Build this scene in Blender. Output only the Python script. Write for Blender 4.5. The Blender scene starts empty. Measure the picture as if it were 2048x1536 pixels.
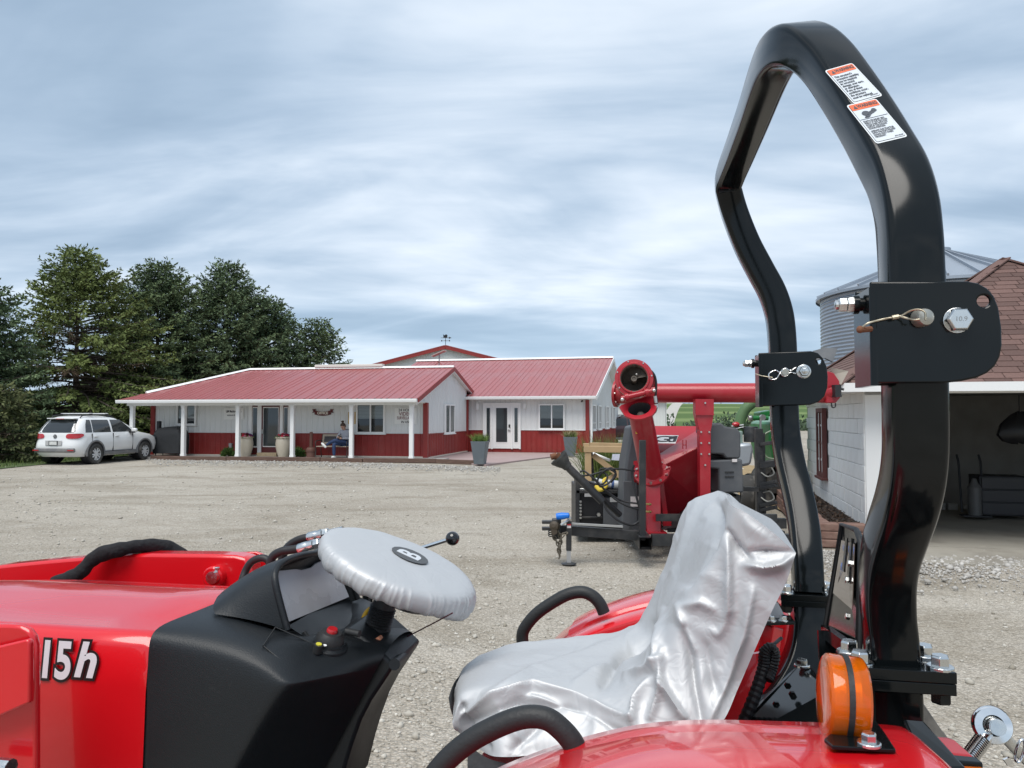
import bpy, bmesh, math, random
import numpy as np
from mathutils import Vector, Matrix

# ------------------------------------------------------------------ camera, sky, sun, exposure
SC = bpy.context.scene
COL = SC.collection
EYE = 1.65
PITCH = math.radians(2.38)
FPX = 1539.0            # focal length in pixels of the 2048 px wide photograph
cam_d = bpy.data.cameras.new('camera')
cam_d.sensor_fit = 'HORIZONTAL'
cam_d.sensor_width = 36.0
cam_d.lens = 36.0 * FPX / 2048.0
cam_d.clip_start = 0.05
cam_d.clip_end = 3000
cam = bpy.data.objects.new('camera', cam_d)
COL.objects.link(cam)
cam.location = (0, 0, EYE)
cam.rotation_euler = (math.radians(90) + PITCH, 0, 0)
SC.camera = cam

SUN_ELEV, SUN_AZ = math.radians(62), math.radians(205)   # azimuth measured clockwise from +Y
world = bpy.data.worlds.new("World")
SC.world = world
world.use_nodes = True
wn, wl = world.node_tree.nodes, world.node_tree.links
wn.clear()
def wnode(t, **kw):
    n = wn.new(t)
    for k, v in kw.items():
        setattr(n, k, v)
    return n
sky = wnode('ShaderNodeTexSky', sky_type='NISHITA', sun_disc=False, sun_elevation=SUN_ELEV, sun_rotation=SUN_AZ)
sky.air_density = 1.0; sky.dust_density = 1.5; sky.ozone_density = 1.2
tc = wnode('ShaderNodeTexCoord')
sep = wnode('ShaderNodeSeparateXYZ'); wl.new(tc.outputs['Generated'], sep.inputs[0])
zc = wnode('ShaderNodeMath', operation='MAXIMUM'); wl.new(sep.outputs['Z'], zc.inputs[0]); zc.inputs[1].default_value = 0.0
zo = wnode('ShaderNodeMath', operation='ADD'); wl.new(zc.outputs[0], zo.inputs[0]); zo.inputs[1].default_value = 0.16
dx = wnode('ShaderNodeMath', operation='DIVIDE'); wl.new(sep.outputs['X'], dx.inputs[0]); wl.new(zo.outputs[0], dx.inputs[1])
dy = wnode('ShaderNodeMath', operation='DIVIDE'); wl.new(sep.outputs['Y'], dy.inputs[0]); wl.new(zo.outputs[0], dy.inputs[1])
comb = wnode('ShaderNodeCombineXYZ'); wl.new(dx.outputs[0], comb.inputs[0]); wl.new(dy.outputs[0], comb.inputs[1])
def cloud_noise(loc, rotz, scl, scale, detail, rough, dist):
    mp = wnode('ShaderNodeMapping'); mp.inputs['Location'].default_value = loc
    mp.inputs['Rotation'].default_value = (0, 0, rotz); mp.inputs['Scale'].default_value = scl
    wl.new(comb.outputs[0], mp.inputs[0])
    nz = wnode('ShaderNodeTexNoise'); nz.inputs['Scale'].default_value = scale
    nz.inputs['Detail'].default_value = detail; nz.inputs['Roughness'].default_value = rough
    nz.inputs['Distortion'].default_value = dist
    wl.new(mp.outputs[0], nz.inputs['Vector'])
    return nz.outputs['Fac']
# layers are laid out on a flat cloud deck seen in perspective: wide banks, drawn-out streaks, soft mottling
big = cloud_noise((7.0, 2.4, 0), math.radians(40), (0.62, 1.0, 1), 0.55, 3.0, 0.5, 1.1)
mid = cloud_noise((2.2, 6.1, 0), math.radians(40), (0.62, 1.25, 1), 1.25, 5.0, 0.52, 0.9)
streak = cloud_noise((7.3, 3.4, 0), math.radians(30), (0.45, 1.7, 1), 2.0, 5.0, 0.55, 0.5)
fine = cloud_noise((8.3, 2.2, 0), math.radians(35), (0.8, 1.5, 1), 4.5, 5.0, 0.55, 0.4)
acc = None
for src, wgt in ((big, 0.62), (mid, 0.34), (streak, 0.09), (fine, 0.06)):
    mm = wnode('ShaderNodeMath', operation='MULTIPLY_ADD'); wl.new(src, mm.inputs[0]); mm.inputs[1].default_value = wgt
    if acc is None: mm.inputs[2].default_value = 0.0
    else: wl.new(acc, mm.inputs[2])
    acc = mm.outputs[0]
cr = wnode('ShaderNodeValToRGB')
wl.new(acc, cr.inputs[0])
CLOUD_GAIN = 10.0 * 0.60
el = cr.color_ramp.elements
el[0].position = 0.44; el[0].color = (0.245, 0.335, 0.445, 1)
el[1].position = 0.70; el[1].color = (0.79, 0.84, 0.895, 1)
e = el.new(0.53); e.color = (0.345, 0.445, 0.565, 1)
e = el.new(0.61); e.color = (0.545, 0.63, 0.73, 1)
cr.color_ramp.interpolation = 'B_SPLINE'
# clear air low in the sky is a cleaner blue
hz = wnode('ShaderNodeMapRange'); hz.inputs['From Min'].default_value = 0.0; hz.inputs['From Max'].default_value = 0.17
hz.inputs['To Min'].default_value = 0.62; hz.inputs['To Max'].default_value = 0.0
wl.new(zc.outputs[0], hz.inputs['Value'])
hmix = wnode('ShaderNodeMix', data_type='RGBA'); wl.new(hz.outputs[0], hmix.inputs[0]); wl.new(cr.outputs[0], hmix.inputs[6]); hmix.inputs[7].default_value = (0.40, 0.555, 0.72, 1)
gain = wnode('ShaderNodeMix', data_type='RGBA', blend_type='MULTIPLY'); gain.inputs[0].default_value = 1.0
wl.new(hmix.outputs[2], gain.inputs[6]); gain.inputs[7].default_value = (CLOUD_GAIN,) * 3 + (1,)
mixs = wnode('ShaderNodeMix', data_type='RGBA'); mixs.inputs[0].default_value = 0.94
wl.new(sky.outputs[0], mixs.inputs[6]); wl.new(gain.outputs[2], mixs.inputs[7])
bg = wnode('ShaderNodeBackground'); bg.inputs['Strength'].default_value = 0.1
wl.new(mixs.outputs[2], bg.inputs['Color'])
wo = wnode('ShaderNodeOutputWorld'); wl.new(bg.outputs[0], wo.inputs['Surface'])

sun_d = bpy.data.lights.new('sun', 'SUN')
sun_d.energy = 1.5
sun_d.angle = math.radians(42)
sun_d.color = (1.0, 0.96, 0.9)
sun = bpy.data.objects.new('sun', sun_d)
COL.objects.link(sun)
sd = Vector((math.sin(SUN_AZ) * math.cos(SUN_ELEV), math.cos(SUN_AZ) * math.cos(SUN_ELEV), math.sin(SUN_ELEV)))
sun.rotation_euler = (-sd).to_track_quat('-Z', 'Y').to_euler()

SC.view_settings.view_transform = 'Standard'
SC.view_settings.look = 'None'
SC.view_settings.gamma = 1.0
SC.view_settings.exposure = 1.15
SC.view_settings.use_curve_mapping = False
SC.render.engine = 'CYCLES'
SC.cycles.max_bounces = 8
SC.cycles.use_denoising = True

random.seed(7)
rng = np.random.default_rng(7)

# ------------------------------------------------------------------ measuring helpers
CP, SP = math.cos(PITCH), math.sin(PITCH)
def ray(px, py):
    """Direction of the photograph's sight line through a pixel, scaled to one metre of depth along +Y."""
    u, v = (px - 1024) / FPX, (768 - py) / FPX
    d = Vector((u, CP - v * SP, SP + v * CP))
    return d / d.y
def P(px, py, Y):
    return Vector((0, 0, EYE)) + ray(px, py) * Y
def G(px, py, z=0.0):
    d = ray(px, py)
    return Vector((0, 0, EYE)) + d * ((z - EYE) / d.z)

# ------------------------------------------------------------------ materials
MATS = {}
def nd(nt, t, **kw):
    n = nt.nodes.new(t)
    for k, v in kw.items():
        setattr(n, k, v)
    return n
def pm(name, col, rough=0.5, metal=0.0, var=0.0, vscale=8.0, bump=0.0, bscale=40.0, coat=0.0, spec=0.5,
       rvar=0.0, trans=0.0, ior=1.45, dirt=None, dscale=2.0, damt=0.5, stretch=None, alpha=None, dmin=0.5):
    """A principled material whose colour, gloss and relief vary procedurally over the object."""
    m = bpy.data.materials.new(name); m.use_nodes = True
    nt = m.node_tree; L = nt.links
    b = nt.nodes['Principled BSDF']
    b.inputs['Base Color'].default_value = tuple(col) + (1,)
    b.inputs['Roughness'].default_value = rough
    b.inputs['Metallic'].default_value = metal
    b.inputs['Coat Weight'].default_value = coat
    b.inputs['Coat Roughness'].default_value = 0.04
    b.inputs['Specular IOR Level'].default_value = spec
    b.inputs['Transmission Weight'].default_value = trans
    b.inputs['IOR'].default_value = ior
    if alpha is not None: b.inputs['Alpha'].default_value = alpha
    co = nd(nt, 'ShaderNodeTexCoord')
    vec = co.outputs['Object']
    if stretch:
        mp = nd(nt, 'ShaderNodeMapping'); mp.inputs['Scale'].default_value = stretch
        L.new(vec, mp.inputs[0]); vec = mp.outputs[0]
    cur = None
    if var > 0:
        nz = nd(nt, 'ShaderNodeTexNoise'); nz.inputs['Scale'].default_value = vscale; nz.inputs['Detail'].default_value = 5
        L.new(vec, nz.inputs['Vector'])
        mx = nd(nt, 'ShaderNodeMix', data_type='RGBA')
        lo = [max(0, c * (1 - var)) for c in col]; hi = [min(1, c * (1 + var)) for c in col]
        mx.inputs[6].default_value = tuple(lo) + (1,); mx.inputs[7].default_value = tuple(hi) + (1,)
        L.new(nz.outputs['Fac'], mx.inputs[0]); cur = mx.outputs[2]
        if rvar > 0:
            mr = nd(nt, 'ShaderNodeMapRange'); mr.inputs['From Min'].default_value = 0.3; mr.inputs['From Max'].default_value = 0.7
            mr.inputs['To Min'].default_value = max(0, rough - rvar); mr.inputs['To Max'].default_value = min(1, rough + rvar)
            L.new(nz.outputs['Fac'], mr.inputs['Value']); L.new(mr.outputs[0], b.inputs['Roughness'])
    if dirt is not None:
        n2 = nd(nt, 'ShaderNodeTexNoise'); n2.inputs['Scale'].default_value = dscale; n2.inputs['Detail'].default_value = 8
        n2.inputs['Roughness'].default_value = 0.65
        L.new(vec, n2.inputs['Vector'])
        mr = nd(nt, 'ShaderNodeMapRange'); mr.inputs['From Min'].default_value = dmin; mr.inputs['From Max'].default_value = dmin + 0.22
        mr.inputs['To Max'].default_value = damt
        L.new(n2.outputs['Fac'], mr.inputs['Value'])
        m2 = nd(nt, 'ShaderNodeMix', data_type='RGBA'); m2.inputs[7].default_value = tuple(dirt) + (1,)
        if cur is None: m2.inputs[6].default_value = tuple(col) + (1,)
        else: L.new(cur, m2.inputs[6])
        L.new(mr.outputs[0], m2.inputs[0]); cur = m2.outputs[2]
    if cur is not None: L.new(cur, b.inputs['Base Color'])
    if bump > 0:
        n3 = nd(nt, 'ShaderNodeTexNoise'); n3.inputs['Scale'].default_value = bscale; n3.inputs['Detail'].default_value = 4
        L.new(vec, n3.inputs['Vector'])
        bp = nd(nt, 'ShaderNodeBump'); bp.inputs['Strength'].default_value = bump; bp.inputs['Distance'].default_value = 0.01
        L.new(n3.outputs['Fac'], bp.inputs['Height']); L.new(bp.outputs[0], b.inputs['Normal'])
    MATS[name] = m
    return m
def leafmat(name, lo, hi, rough=0.75):
    """Colour between two tones by each face's own 'tone' attribute, with some light passing through."""
    m = bpy.data.materials.new(name); m.use_nodes = True
    nt = m.node_tree; L = nt.links; b = nt.nodes['Principled BSDF']
    at = nd(nt, 'ShaderNodeAttribute', attribute_name='tone')
    mx = nd(nt, 'ShaderNodeMix', data_type='RGBA')
    mx.inputs[6].default_value = tuple(lo) + (1,); mx.inputs[7].default_value = tuple(hi) + (1,)
    L.new(at.outputs['Fac'], mx.inputs[0]); L.new(mx.outputs[2], b.inputs['Base Color'])
    b.inputs['Roughness'].default_value = rough; b.inputs['Specular IOR Level'].default_value = 0.25
    MATS[name] = m
    return m
def glassmat(name, tint=(0.9, 0.95, 0.95), dark=0.5):
    """Window glass: clear and slightly tinted, mirroring the sky at its facing-dependent strength."""
    m = bpy.data.materials.new(name); m.use_nodes = True
    nt = m.node_tree; L = nt.links; nt.nodes.remove(nt.nodes['Principled BSDF'])
    tr = nd(nt, 'ShaderNodeBsdfTransparent'); tr.inputs[0].default_value = tuple(c * dark for c in tint) + (1,)
    gl = nd(nt, 'ShaderNodeBsdfGlossy'); gl.inputs['Roughness'].default_value = 0.02
    fr = nd(nt, 'ShaderNodeFresnel'); fr.inputs[0].default_value = 1.75
    mx = nd(nt, 'ShaderNodeMixShader'); L.new(fr.outputs[0], mx.inputs[0]); L.new(tr.outputs[0], mx.inputs[1]); L.new(gl.outputs[0], mx.inputs[2])
    L.new(mx.outputs[0], nt.nodes['Material Output'].inputs[0])
    MATS[name] = m
    return m

# ------------------------------------------------------------------ mesh builder
class MB:
    def __init__(s):
        s.v, s.f = [], []
    def add(s, vs, fs, M=None):
        o = len(s.v)
        if M is not None: vs = [M @ Vector(q) for q in vs]
        s.v.extend([tuple(q) for q in vs]); s.f.extend([tuple(i + o for i in f) for f in fs])
        return s
    def box(s, c, d, M=None, R=None):
        x, y, z = d[0] / 2, d[1] / 2, d[2] / 2
        vs = [Vector((a * x, b * y, e * z)) for e in (-1, 1) for b in (-1, 1) for a in (-1, 1)]
        if R is not None: vs = [R @ q for q in vs]
        vs = [q + Vector(c) for q in vs]
        return s.add(vs, [(0, 2, 3, 1), (4, 5, 7, 6), (0, 1, 5, 4), (2, 6, 7, 3), (0, 4, 6, 2), (1, 3, 7, 5)], M)
    def bar(s, a, b, w, h, up=(0, 0, 1), M=None):
        """A square bar from a to b, w across and h along up."""
        a, b = Vector(a), Vector(b)
        return s.sweep([a, b], [(-w / 2, -h / 2), (w / 2, -h / 2), (w / 2, h / 2), (-w / 2, h / 2)], up=up, M=M)
    def sweep(s, pts, sec, up=(0, 0, 1), M=None, closed=False, cap=True, scales=None):
        """Carries a 2-D section along a path; the section's second axis stays as near to `up` as it can."""
        pts = [Vector(p) for p in pts]; n = len(pts); k = len(sec)
        vs = []
        upv = Vector(up)
        for i, p in enumerate(pts):
            if closed: t = (pts[(i + 1) % n] - pts[i - 1])
            elif i == 0: t = pts[1] - pts[0]
            elif i == n - 1: t = pts[-1] - pts[-2]
            else:
                t = (pts[i + 1] - p).normalized() + (p - pts[i - 1]).normalized()
            t.normalize()
            w = t.cross(upv)
            if w.length < 1e-4: w = t.cross(Vector((1, 0.013, 0.02)))
            w.normalize(); h = w.cross(t).normalized()
            m = 1.0
            if not closed and 0 < i < n - 1:
                c = (pts[i + 1] - p).normalized().dot(t); m = 1 / max(0.5, c)
            sc = scales[i] if scales else 1.0
            for a, b in sec:
                vs.append(p + w * a * sc + h * b * sc)
        fs = []
        for i in range(n if closed else n - 1):
            j = (i + 1) % n
            for q in range(k):
                r = (q + 1) % k
                fs.append((i * k + q, i * k + r, j * k + r, j * k + q))
        if cap and not closed:
            fs.append(tuple(range(k - 1, -1, -1))); fs.append(tuple((n - 1) * k + q for q in range(k)))
        return s.add(vs, fs, M)
    def tube(s, pts, r, n=10, M=None, closed=False, cap=True, radii=None):
        pts = [Vector(p) for p in pts]
        sec = [(math.cos(2 * math.pi * i / n), math.sin(2 * math.pi * i / n)) for i in range(n)]
        # parallel transport keeps round tubes free of twist
        N = len(pts); vs = []; prev = None
        for i, p in enumerate(pts):
            if closed: t = pts[(i + 1) % N] - pts[i - 1]
            else: t = pts[min(i + 1, N - 1)] - pts[max(i - 1, 0)]
            t.normalize()
            if prev is None:
                w = t.cross(Vector((0, 0, 1)))
                if w.length < 1e-3: w = t.cross(Vector((1, 0, 0)))
            else:
                w = prev - t * prev.dot(t)
            w.normalize(); prev = w; h = t.cross(w)
            rr = radii[i] if radii else r
            for a, b in sec: vs.append(p + w * (a * rr) + h * (b * rr))
        fs = []
        for i in range(N if closed else N - 1):
            j = (i + 1) % N
            for q in range(n):
                fs.append((i * n + q, i * n + (q + 1) % n, j * n + (q + 1) % n, j * n + q))
        if cap and not closed:
            fs.append(tuple(range(n - 1, -1, -1))); fs.append(tuple((N - 1) * n + q for q in range(n)))
        return s.add(vs, fs, M)
    def lathe(s, prof, c=(0, 0, 0), axis=(0, 0, 1), n=24, M=None, cap=True):
        """Profile of (radius, height) turned round an axis through c."""
        ax = Vector(axis).normalized()
        x = ax.cross(Vector((0, 0, 1)))
        if x.length < 1e-4: x = Vector((1, 0, 0))
        x.normalize(); y = ax.cross(x)
        c = Vector(c); vs = []; fs = []; k = len(prof)
        for r, h in prof:
            for i in range(n):
                a = 2 * math.pi * i / n
                vs.append(c + ax * h + (x * math.cos(a) + y * math.sin(a)) * r)
        for j in range(k - 1):
            for i in range(n):
                fs.append((j * n + i, j * n + (i + 1) % n, (j + 1) * n + (i + 1) % n, (j + 1) * n + i))
        if cap:
            if prof[0][0] > 1e-4: fs.append(tuple(range(n - 1, -1, -1)))
            if prof[-1][0] > 1e-4: fs.append(tuple((k - 1) * n + i for i in range(n)))
        return s.add(vs, fs, M)
    def ball(s, c, r, n=12, M=None, sq=(1, 1, 1)):
        prof = [(math.sin(math.pi * i / n), -math.cos(math.pi * i / n)) for i in range(n + 1)]
        b = MB(); b.lathe(prof, n=max(8, n), cap=False)
        return s.add([Vector(c) + Vector((q[0] * r * sq[0], q[1] * r * sq[1], q[2] * r * sq[2])) for q in b.v], b.f, M)
    def plate(s, pts, t, nrm, M=None):
        """A flat outline of 3-D points thickened by t along nrm."""
        nrm = Vector(nrm).normalized(); n = len(pts)
        pts = [Vector(p) for p in pts]
        vs = pts + [p + nrm * t for p in pts]
        fs = [tuple(range(n - 1, -1, -1)), tuple(range(n, 2 * n))] + [(i, (i + 1) % n, n + (i + 1) % n, n + i) for i in range(n)]
        return s.add(vs, fs, M)
    def grid(s, rows, M=None, closed=False):
        nr, nc = len(rows), len(rows[0])
        vs = [q for r in rows for q in r]; fs = []
        for i in range(nr - 1):
            for j in range(nc if closed else nc - 1):
                k = (j + 1) % nc
                fs.append((i * nc + j, i * nc + k, (i + 1) * nc + k, (i + 1) * nc + j))
        return s.add(vs, fs, M)
    def quad(s, a, b, c, d, M=None):
        return s.add([a, b, c, d], [(0, 1, 2, 3)], M)
    def hexbolt(s, c, axis, af, h, washer=0.0, M=None, wt=0.15):
        r = af / math.sqrt(3)
        if washer > 0:
            s.lathe([(washer, 0), (washer, h * wt), (washer * 0.9, h * wt * 1.3)], c, axis, 20, M)
        ax = Vector(axis).normalized(); c2 = Vector(c) + ax * (h * wt if washer > 0 else 0)
        s.lathe([(r, 0), (r, h * 0.8), (r * 0.86, h)], c2, axis, 6, M)
        return s

ROOTM = {}
def new_obj(name, data, parent=None):
    o = bpy.data.objects.new(name, data)
    COL.objects.link(o)
    if parent is not None: o.parent = parent
    return o
def root_of(o):
    while o.parent is not None: o = o.parent
    return o
def tag(o, label=None, cat=None, group=None, kind=None):
    if label: o['label'] = label
    if cat: o['category'] = cat
    if group: o['group'] = group
    if kind: o['kind'] = kind
    return o
def thing(name, label, cat, loc=(0, 0, 0), rz=0.0, group=None):
    o = new_obj(name, None)
    o.empty_display_size = 0.2
    o.location = loc; o.rotation_euler = (0, 0, rz)
    ROOTM[o.name] = Matrix.Translation(Vector(loc)) @ Matrix.Rotation(rz, 4, 'Z')
    return tag(o, label, cat, group)
def mesh_from(mb, name, mat, smooth=30, fixn=True):
    me = bpy.data.meshes.new(name)
    me.from_pydata(mb.v, [], mb.f)
    if fixn:
        bm = bmesh.new(); bm.from_mesh(me); bmesh.ops.recalc_face_normals(bm, faces=bm.faces); bm.to_mesh(me); bm.free()
    if smooth:
        me.shade_smooth(); me.set_sharp_from_angle(angle=math.radians(smooth))
    if mat is not None:
        for m in (mat if isinstance(mat, (list, tuple)) else [mat]): me.materials.append(m)
    me.update()
    return me
def part(name, mb, mat, parent=None, smooth=30, bevel=0.0, local=False, sub=0, fixn=True, seg=2):
    """Links the built shape as ONE mesh object. World-space points unless local."""
    me = mesh_from(mb, name, mat, smooth, fixn)
    o = new_obj(name, me, parent)
    if parent is not None and not local:
        me.transform(ROOTM[root_of(parent).name].inverted())
    if bevel > 0:
        b = o.modifiers.new('edges', 'BEVEL'); b.width = bevel; b.segments = seg; b.limit_method = 'ANGLE'
        b.angle_limit = math.radians(35); b.harden_normals = False
    if sub > 0:
        q = o.modifiers.new('rounding', 'SUBSURF'); q.levels = sub; q.render_levels = sub
    return o
def solo(name, mb, mat, label, cat, group=None, origin=None, **kw):
    """A thing that is a single mesh, its origin at its base."""
    if origin is None:
        a = np.array(mb.v); origin = (a[:, 0].mean(), a[:, 1].mean(), a[:, 2].min())
    r = None
    me = mesh_from(mb, name, mat, kw.get('smooth', 30), kw.get('fixn', True))
    me.transform(Matrix.Translation(-Vector(origin)))
    o = new_obj(name, me); o.location = origin
    if kw.get('bevel'):
        b = o.modifiers.new('edges', 'BEVEL'); b.width = kw['bevel']; b.segments = 2; b.limit_method = 'ANGLE'; b.angle_limit = math.radians(35)
    ROOTM[o.name] = Matrix.Translation(Vector(origin))
    return tag(o, label, cat, group)
def copy_tree(o, parent=None, **props):
    c = o.copy(); COL.objects.link(c); c.parent = parent
    for k, v in props.items(): c[k] = v
    for ch in [x for x in SC.objects if x.parent == o]: copy_tree(ch, c)
    return c
def text_obj(name, body, mat, M, size, parent=None, extrude=0.001, offset=0.0, shear=0.0, align='CENTER', sx=1.0, space=1.0, yalign='CENTER'):
    """Lettering as real type lying in the XY plane of M (world)."""
    cu = bpy.data.curves.new(name, 'FONT')
    cu.body = body; cu.size = size; cu.extrude = extrude; cu.offset = offset; cu.shear = shear
    cu.align_x = align; cu.align_y = yalign; cu.space_character = space
    tmp = bpy.data.objects.new('type', cu); me = bpy.data.meshes.new_from_object(tmp)
    bpy.data.objects.remove(tmp); bpy.data.curves.remove(cu)
    me.materials.clear(); me.materials.append(mat); me.name = name
    o = new_obj(name, me, parent)
    Mx = M @ Matrix.Diagonal((sx, 1, 1, 1))
    o.matrix_local = (ROOTM[root_of(parent).name].inverted() @ Mx) if parent is not None else Mx
    return o
def frame_of(o, x, y):
    """Matrix with origin o, X along x, Y along y (made square), Z out."""
    x = Vector(x).normalized(); y = Vector(y); z = x.cross(y).normalized(); y = z.cross(x)
    M = Matrix((x, y, z)).transposed().to_4x4(); M.translation = Vector(o)
    return M
def rrect(w, h, r, n=5):
    out = []
    for cx, cy, a0 in ((w / 2 - r, h / 2 - r, 0), (-w / 2 + r, h / 2 - r, 90), (-w / 2 + r, -h / 2 + r, 180), (w / 2 - r, -h / 2 + r, 270)):
        for i in range(n + 1):
            a = math.radians(a0 + 90 * i / n); out.append((cx + r * math.cos(a), cy + r * math.sin(a)))
    return out
def catmull(pts, n=6):
    pts = [Vector(p) for p in pts]
    q = [pts[0] * 2 - pts[1]] + pts + [pts[-1] * 2 - pts[-2]]
    out = []
    for i in range(1, len(q) - 2):
        for k in range(n):
            t = k / n
            a, b, c, d = q[i - 1], q[i], q[i + 1], q[i + 2]
            out.append(0.5 * ((2 * b) + (c - a) * t + (2 * a - 5 * b + 4 * c - d) * t * t + (3 * b - a - 3 * c + d) * t ** 3))
    out.append(pts[-1])
    return out
def arc_pts(c, r, a0, a1, x, y, n=8):
    return [Vector(c) + Vector(x) * (r * math.cos(math.radians(a0 + (a1 - a0) * i / n))) + Vector(y) * (r * math.sin(math.radians(a0 + (a1 - a0) * i / n))) for i in range(n + 1)]
def np_object(name, verts, faces_flat, loop_total, mat, tone=None, parent=None, smooth=False):
    """Fast mesh from arrays: verts (n,3), faces as flat index array with equal loop counts."""
    me = bpy.data.meshes.new(name)
    nf = len(faces_flat) // loop_total
    me.vertices.add(len(verts)); me.vertices.foreach_set('co', np.asarray(verts, dtype=np.float32).ravel())
    me.loops.add(len(faces_flat)); me.loops.foreach_set('vertex_index', np.asarray(faces_flat, dtype=np.int32))
    me.polygons.add(nf)
    me.polygons.foreach_set('loop_start', np.arange(0, nf * loop_total, loop_total, dtype=np.int32))
    me.polygons.foreach_set('loop_total', np.full(nf, loop_total, dtype=np.int32))
    me.update(calc_edges=True)
    if tone is not None:
        a = me.attributes.new('tone', 'FLOAT', 'FACE'); a.data.foreach_set('value', np.asarray(tone, dtype=np.float32))
    if smooth: me.shade_smooth()
    for m in (mat if isinstance(mat, (list, tuple)) else [mat]): me.materials.append(m)
    o = new_obj(name, me, parent)
    return o
# ------------------------------------------------------------------ ground, fields, gravel
def ground_material():
    m = bpy.data.materials.new('crushed_limestone'); m.use_nodes = True
    nt = m.node_tree; L = nt.links; b = nt.nodes['Principled BSDF']
    co = nd(nt, 'ShaderNodeTexCoord')
    def noise(scale, detail, rough=0.5, st=None, dist=0.0, rot=0.0):
        v = co.outputs['Object']
        if st:
            mp = nd(nt, 'ShaderNodeMapping'); mp.inputs['Scale'].default_value = st; mp.inputs['Rotation'].default_value = (0, 0, rot); L.new(v, mp.inputs[0]); v = mp.outputs[0]
        n = nd(nt, 'ShaderNodeTexNoise'); n.inputs['Scale'].default_value = scale; n.inputs['Detail'].default_value = detail
        n.inputs['Roughness'].default_value = rough; n.inputs['Distortion'].default_value = dist
        L.new(v, n.inputs['Vector']); return n.outputs['Fac']
    def mix(f, a, c, blend='MIX'):
        x = nd(nt, 'ShaderNodeMix', data_type='RGBA', blend_type=blend)
        if isinstance(f, float): x.inputs[0].default_value = f
        else: L.new(f, x.inputs[0])
        for k, q in ((6, a), (7, c)):
            if isinstance(q, tuple): x.inputs[k].default_value = q + (1,)
            else: L.new(q, x.inputs[k])
        return x.outputs[2]
    def rng_(v, a, c, lo=0.0, hi=1.0):
        r = nd(nt, 'ShaderNodeMapRange'); r.inputs['From Min'].default_value = a; r.inputs['From Max'].default_value = c
        r.inputs['To Min'].default_value = lo; r.inputs['To Max'].default_value = hi; L.new(v, r.inputs['Value']); return r.outputs[0]
    large = noise(0.16, 4, 0.6)
    tracks = noise(0.38, 6, 0.62, st=(0.55, 1.35, 1), dist=1.6, rot=math.radians(24))
    c = mix(rng_(large, 0.35, 0.65), (0.42, 0.382, 0.328), (0.55, 0.515, 0.455))
    c = mix(rng_(tracks, 0.47, 0.64, 0, 0.7), c, (0.325, 0.29, 0.235))
    patch = noise(1.7, 6, 0.65)
    c = mix(rng_(patch, 0.52, 0.70, 0, 0.55), c, (0.57, 0.54, 0.49))
    damp = noise(0.9, 5, 0.6, st=(0.6, 1.6, 1))
    c = mix(rng_(damp, 0.60, 0.72, 0, 0.5), c, (0.24, 0.208, 0.165))
    vo = nd(nt, 'ShaderNodeTexVoronoi'); vo.inputs['Scale'].default_value = 46; L.new(co.outputs['Object'], vo.inputs['Vector'])
    grit = mix(rng_(vo.outputs['Distance'], 0.12, 0.55), (1.04, 1.04, 1.04), (0.70, 0.69, 0.67))
    v2 = nd(nt, 'ShaderNodeSeparateColor'); L.new(vo.outputs['Color'], v2.inputs[0])
    c = mix(0.75, c, grit, 'MULTIPLY')
    tone = mix(v2.outputs[0], (0.80, 0.785, 0.76), (1.16, 1.155, 1.15))
    c = mix(1.0, c, tone, 'MULTIPLY')
    sp = noise(120, 3, 0.6)
    c = mix(rng_(sp, 0.35, 0.65), mix(1.0, c, (0.80, 0.79, 0.78), 'MULTIPLY'), mix(1.0, c, (1.14, 1.14, 1.14), 'MULTIPLY'))
    L.new(c, b.inputs['Base Color'])
    b.inputs['Roughness'].default_value = 0.93; b.inputs['Specular IOR Level'].default_value = 0.2
    bp = nd(nt, 'ShaderNodeBump'); bp.inputs['Strength'].default_value = 0.8; bp.inputs['Distance'].default_value = 0.02; bp.invert = True
    L.new(vo.outputs['Distance'], bp.inputs['Height'])
    b2 = nd(nt, 'ShaderNodeBump'); b2.inputs['Strength'].default_value = 0.6; b2.inputs['Distance'].default_value = 0.09
    L.new(patch, b2.inputs['Height']); L.new(bp.outputs[0], b2.inputs['Normal'])
    L.new(b2.outputs[0], b.inputs['Normal'])
    return m
GRAVEL = ground_material()

def hill_z(x, y):
    """The land: flat yard, then farm fields that rise gently beyond it."""
    t = max(0.0, (y - 66) / 260.0); t = min(t, 1.0)
    s = t * t * (3 - 2 * t)
    return -0.5 + 6.8 * s + 0.5 * math.sin(x * 0.021 + 0.6) * t

ys = [-60, -30, -12] + [i * 0.5 for i in range(-10, 60)] + [30 + i * 2 for i in range(0, 21)] + [80, 120, 200, 400, 900, 1800]
xs = [-1500, -600, -200, -90, -60] + [-45 + i * 1.0 for i in range(0, 76)] + [45, 60, 90, 200, 600, 1500]
prn = [(random.uniform(0.2, 1.6), random.uniform(0, 6.28), random.uniform(0, 6.28)) for _ in range(10)]
def gz(x, y):
    if y < -8 or y > 27 or abs(x) > 40: return 0.0
    z = 0
    for k, p, a in prn: z += 0.006 * math.sin(k * (x * math.cos(a) + y * math.sin(a)) + p)
    fade = min(1, (27 - y) / 4, (y + 8) / 4)
    return max(-0.03, min(0.03, z)) * fade - 0.004
gm = MB(); gm.grid([[(x, y, gz(x, y)) for x in xs] for y in ys])
g = part('ground', gm, GRAVEL, smooth=180, fixn=False); tag(g, kind='structure')

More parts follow.
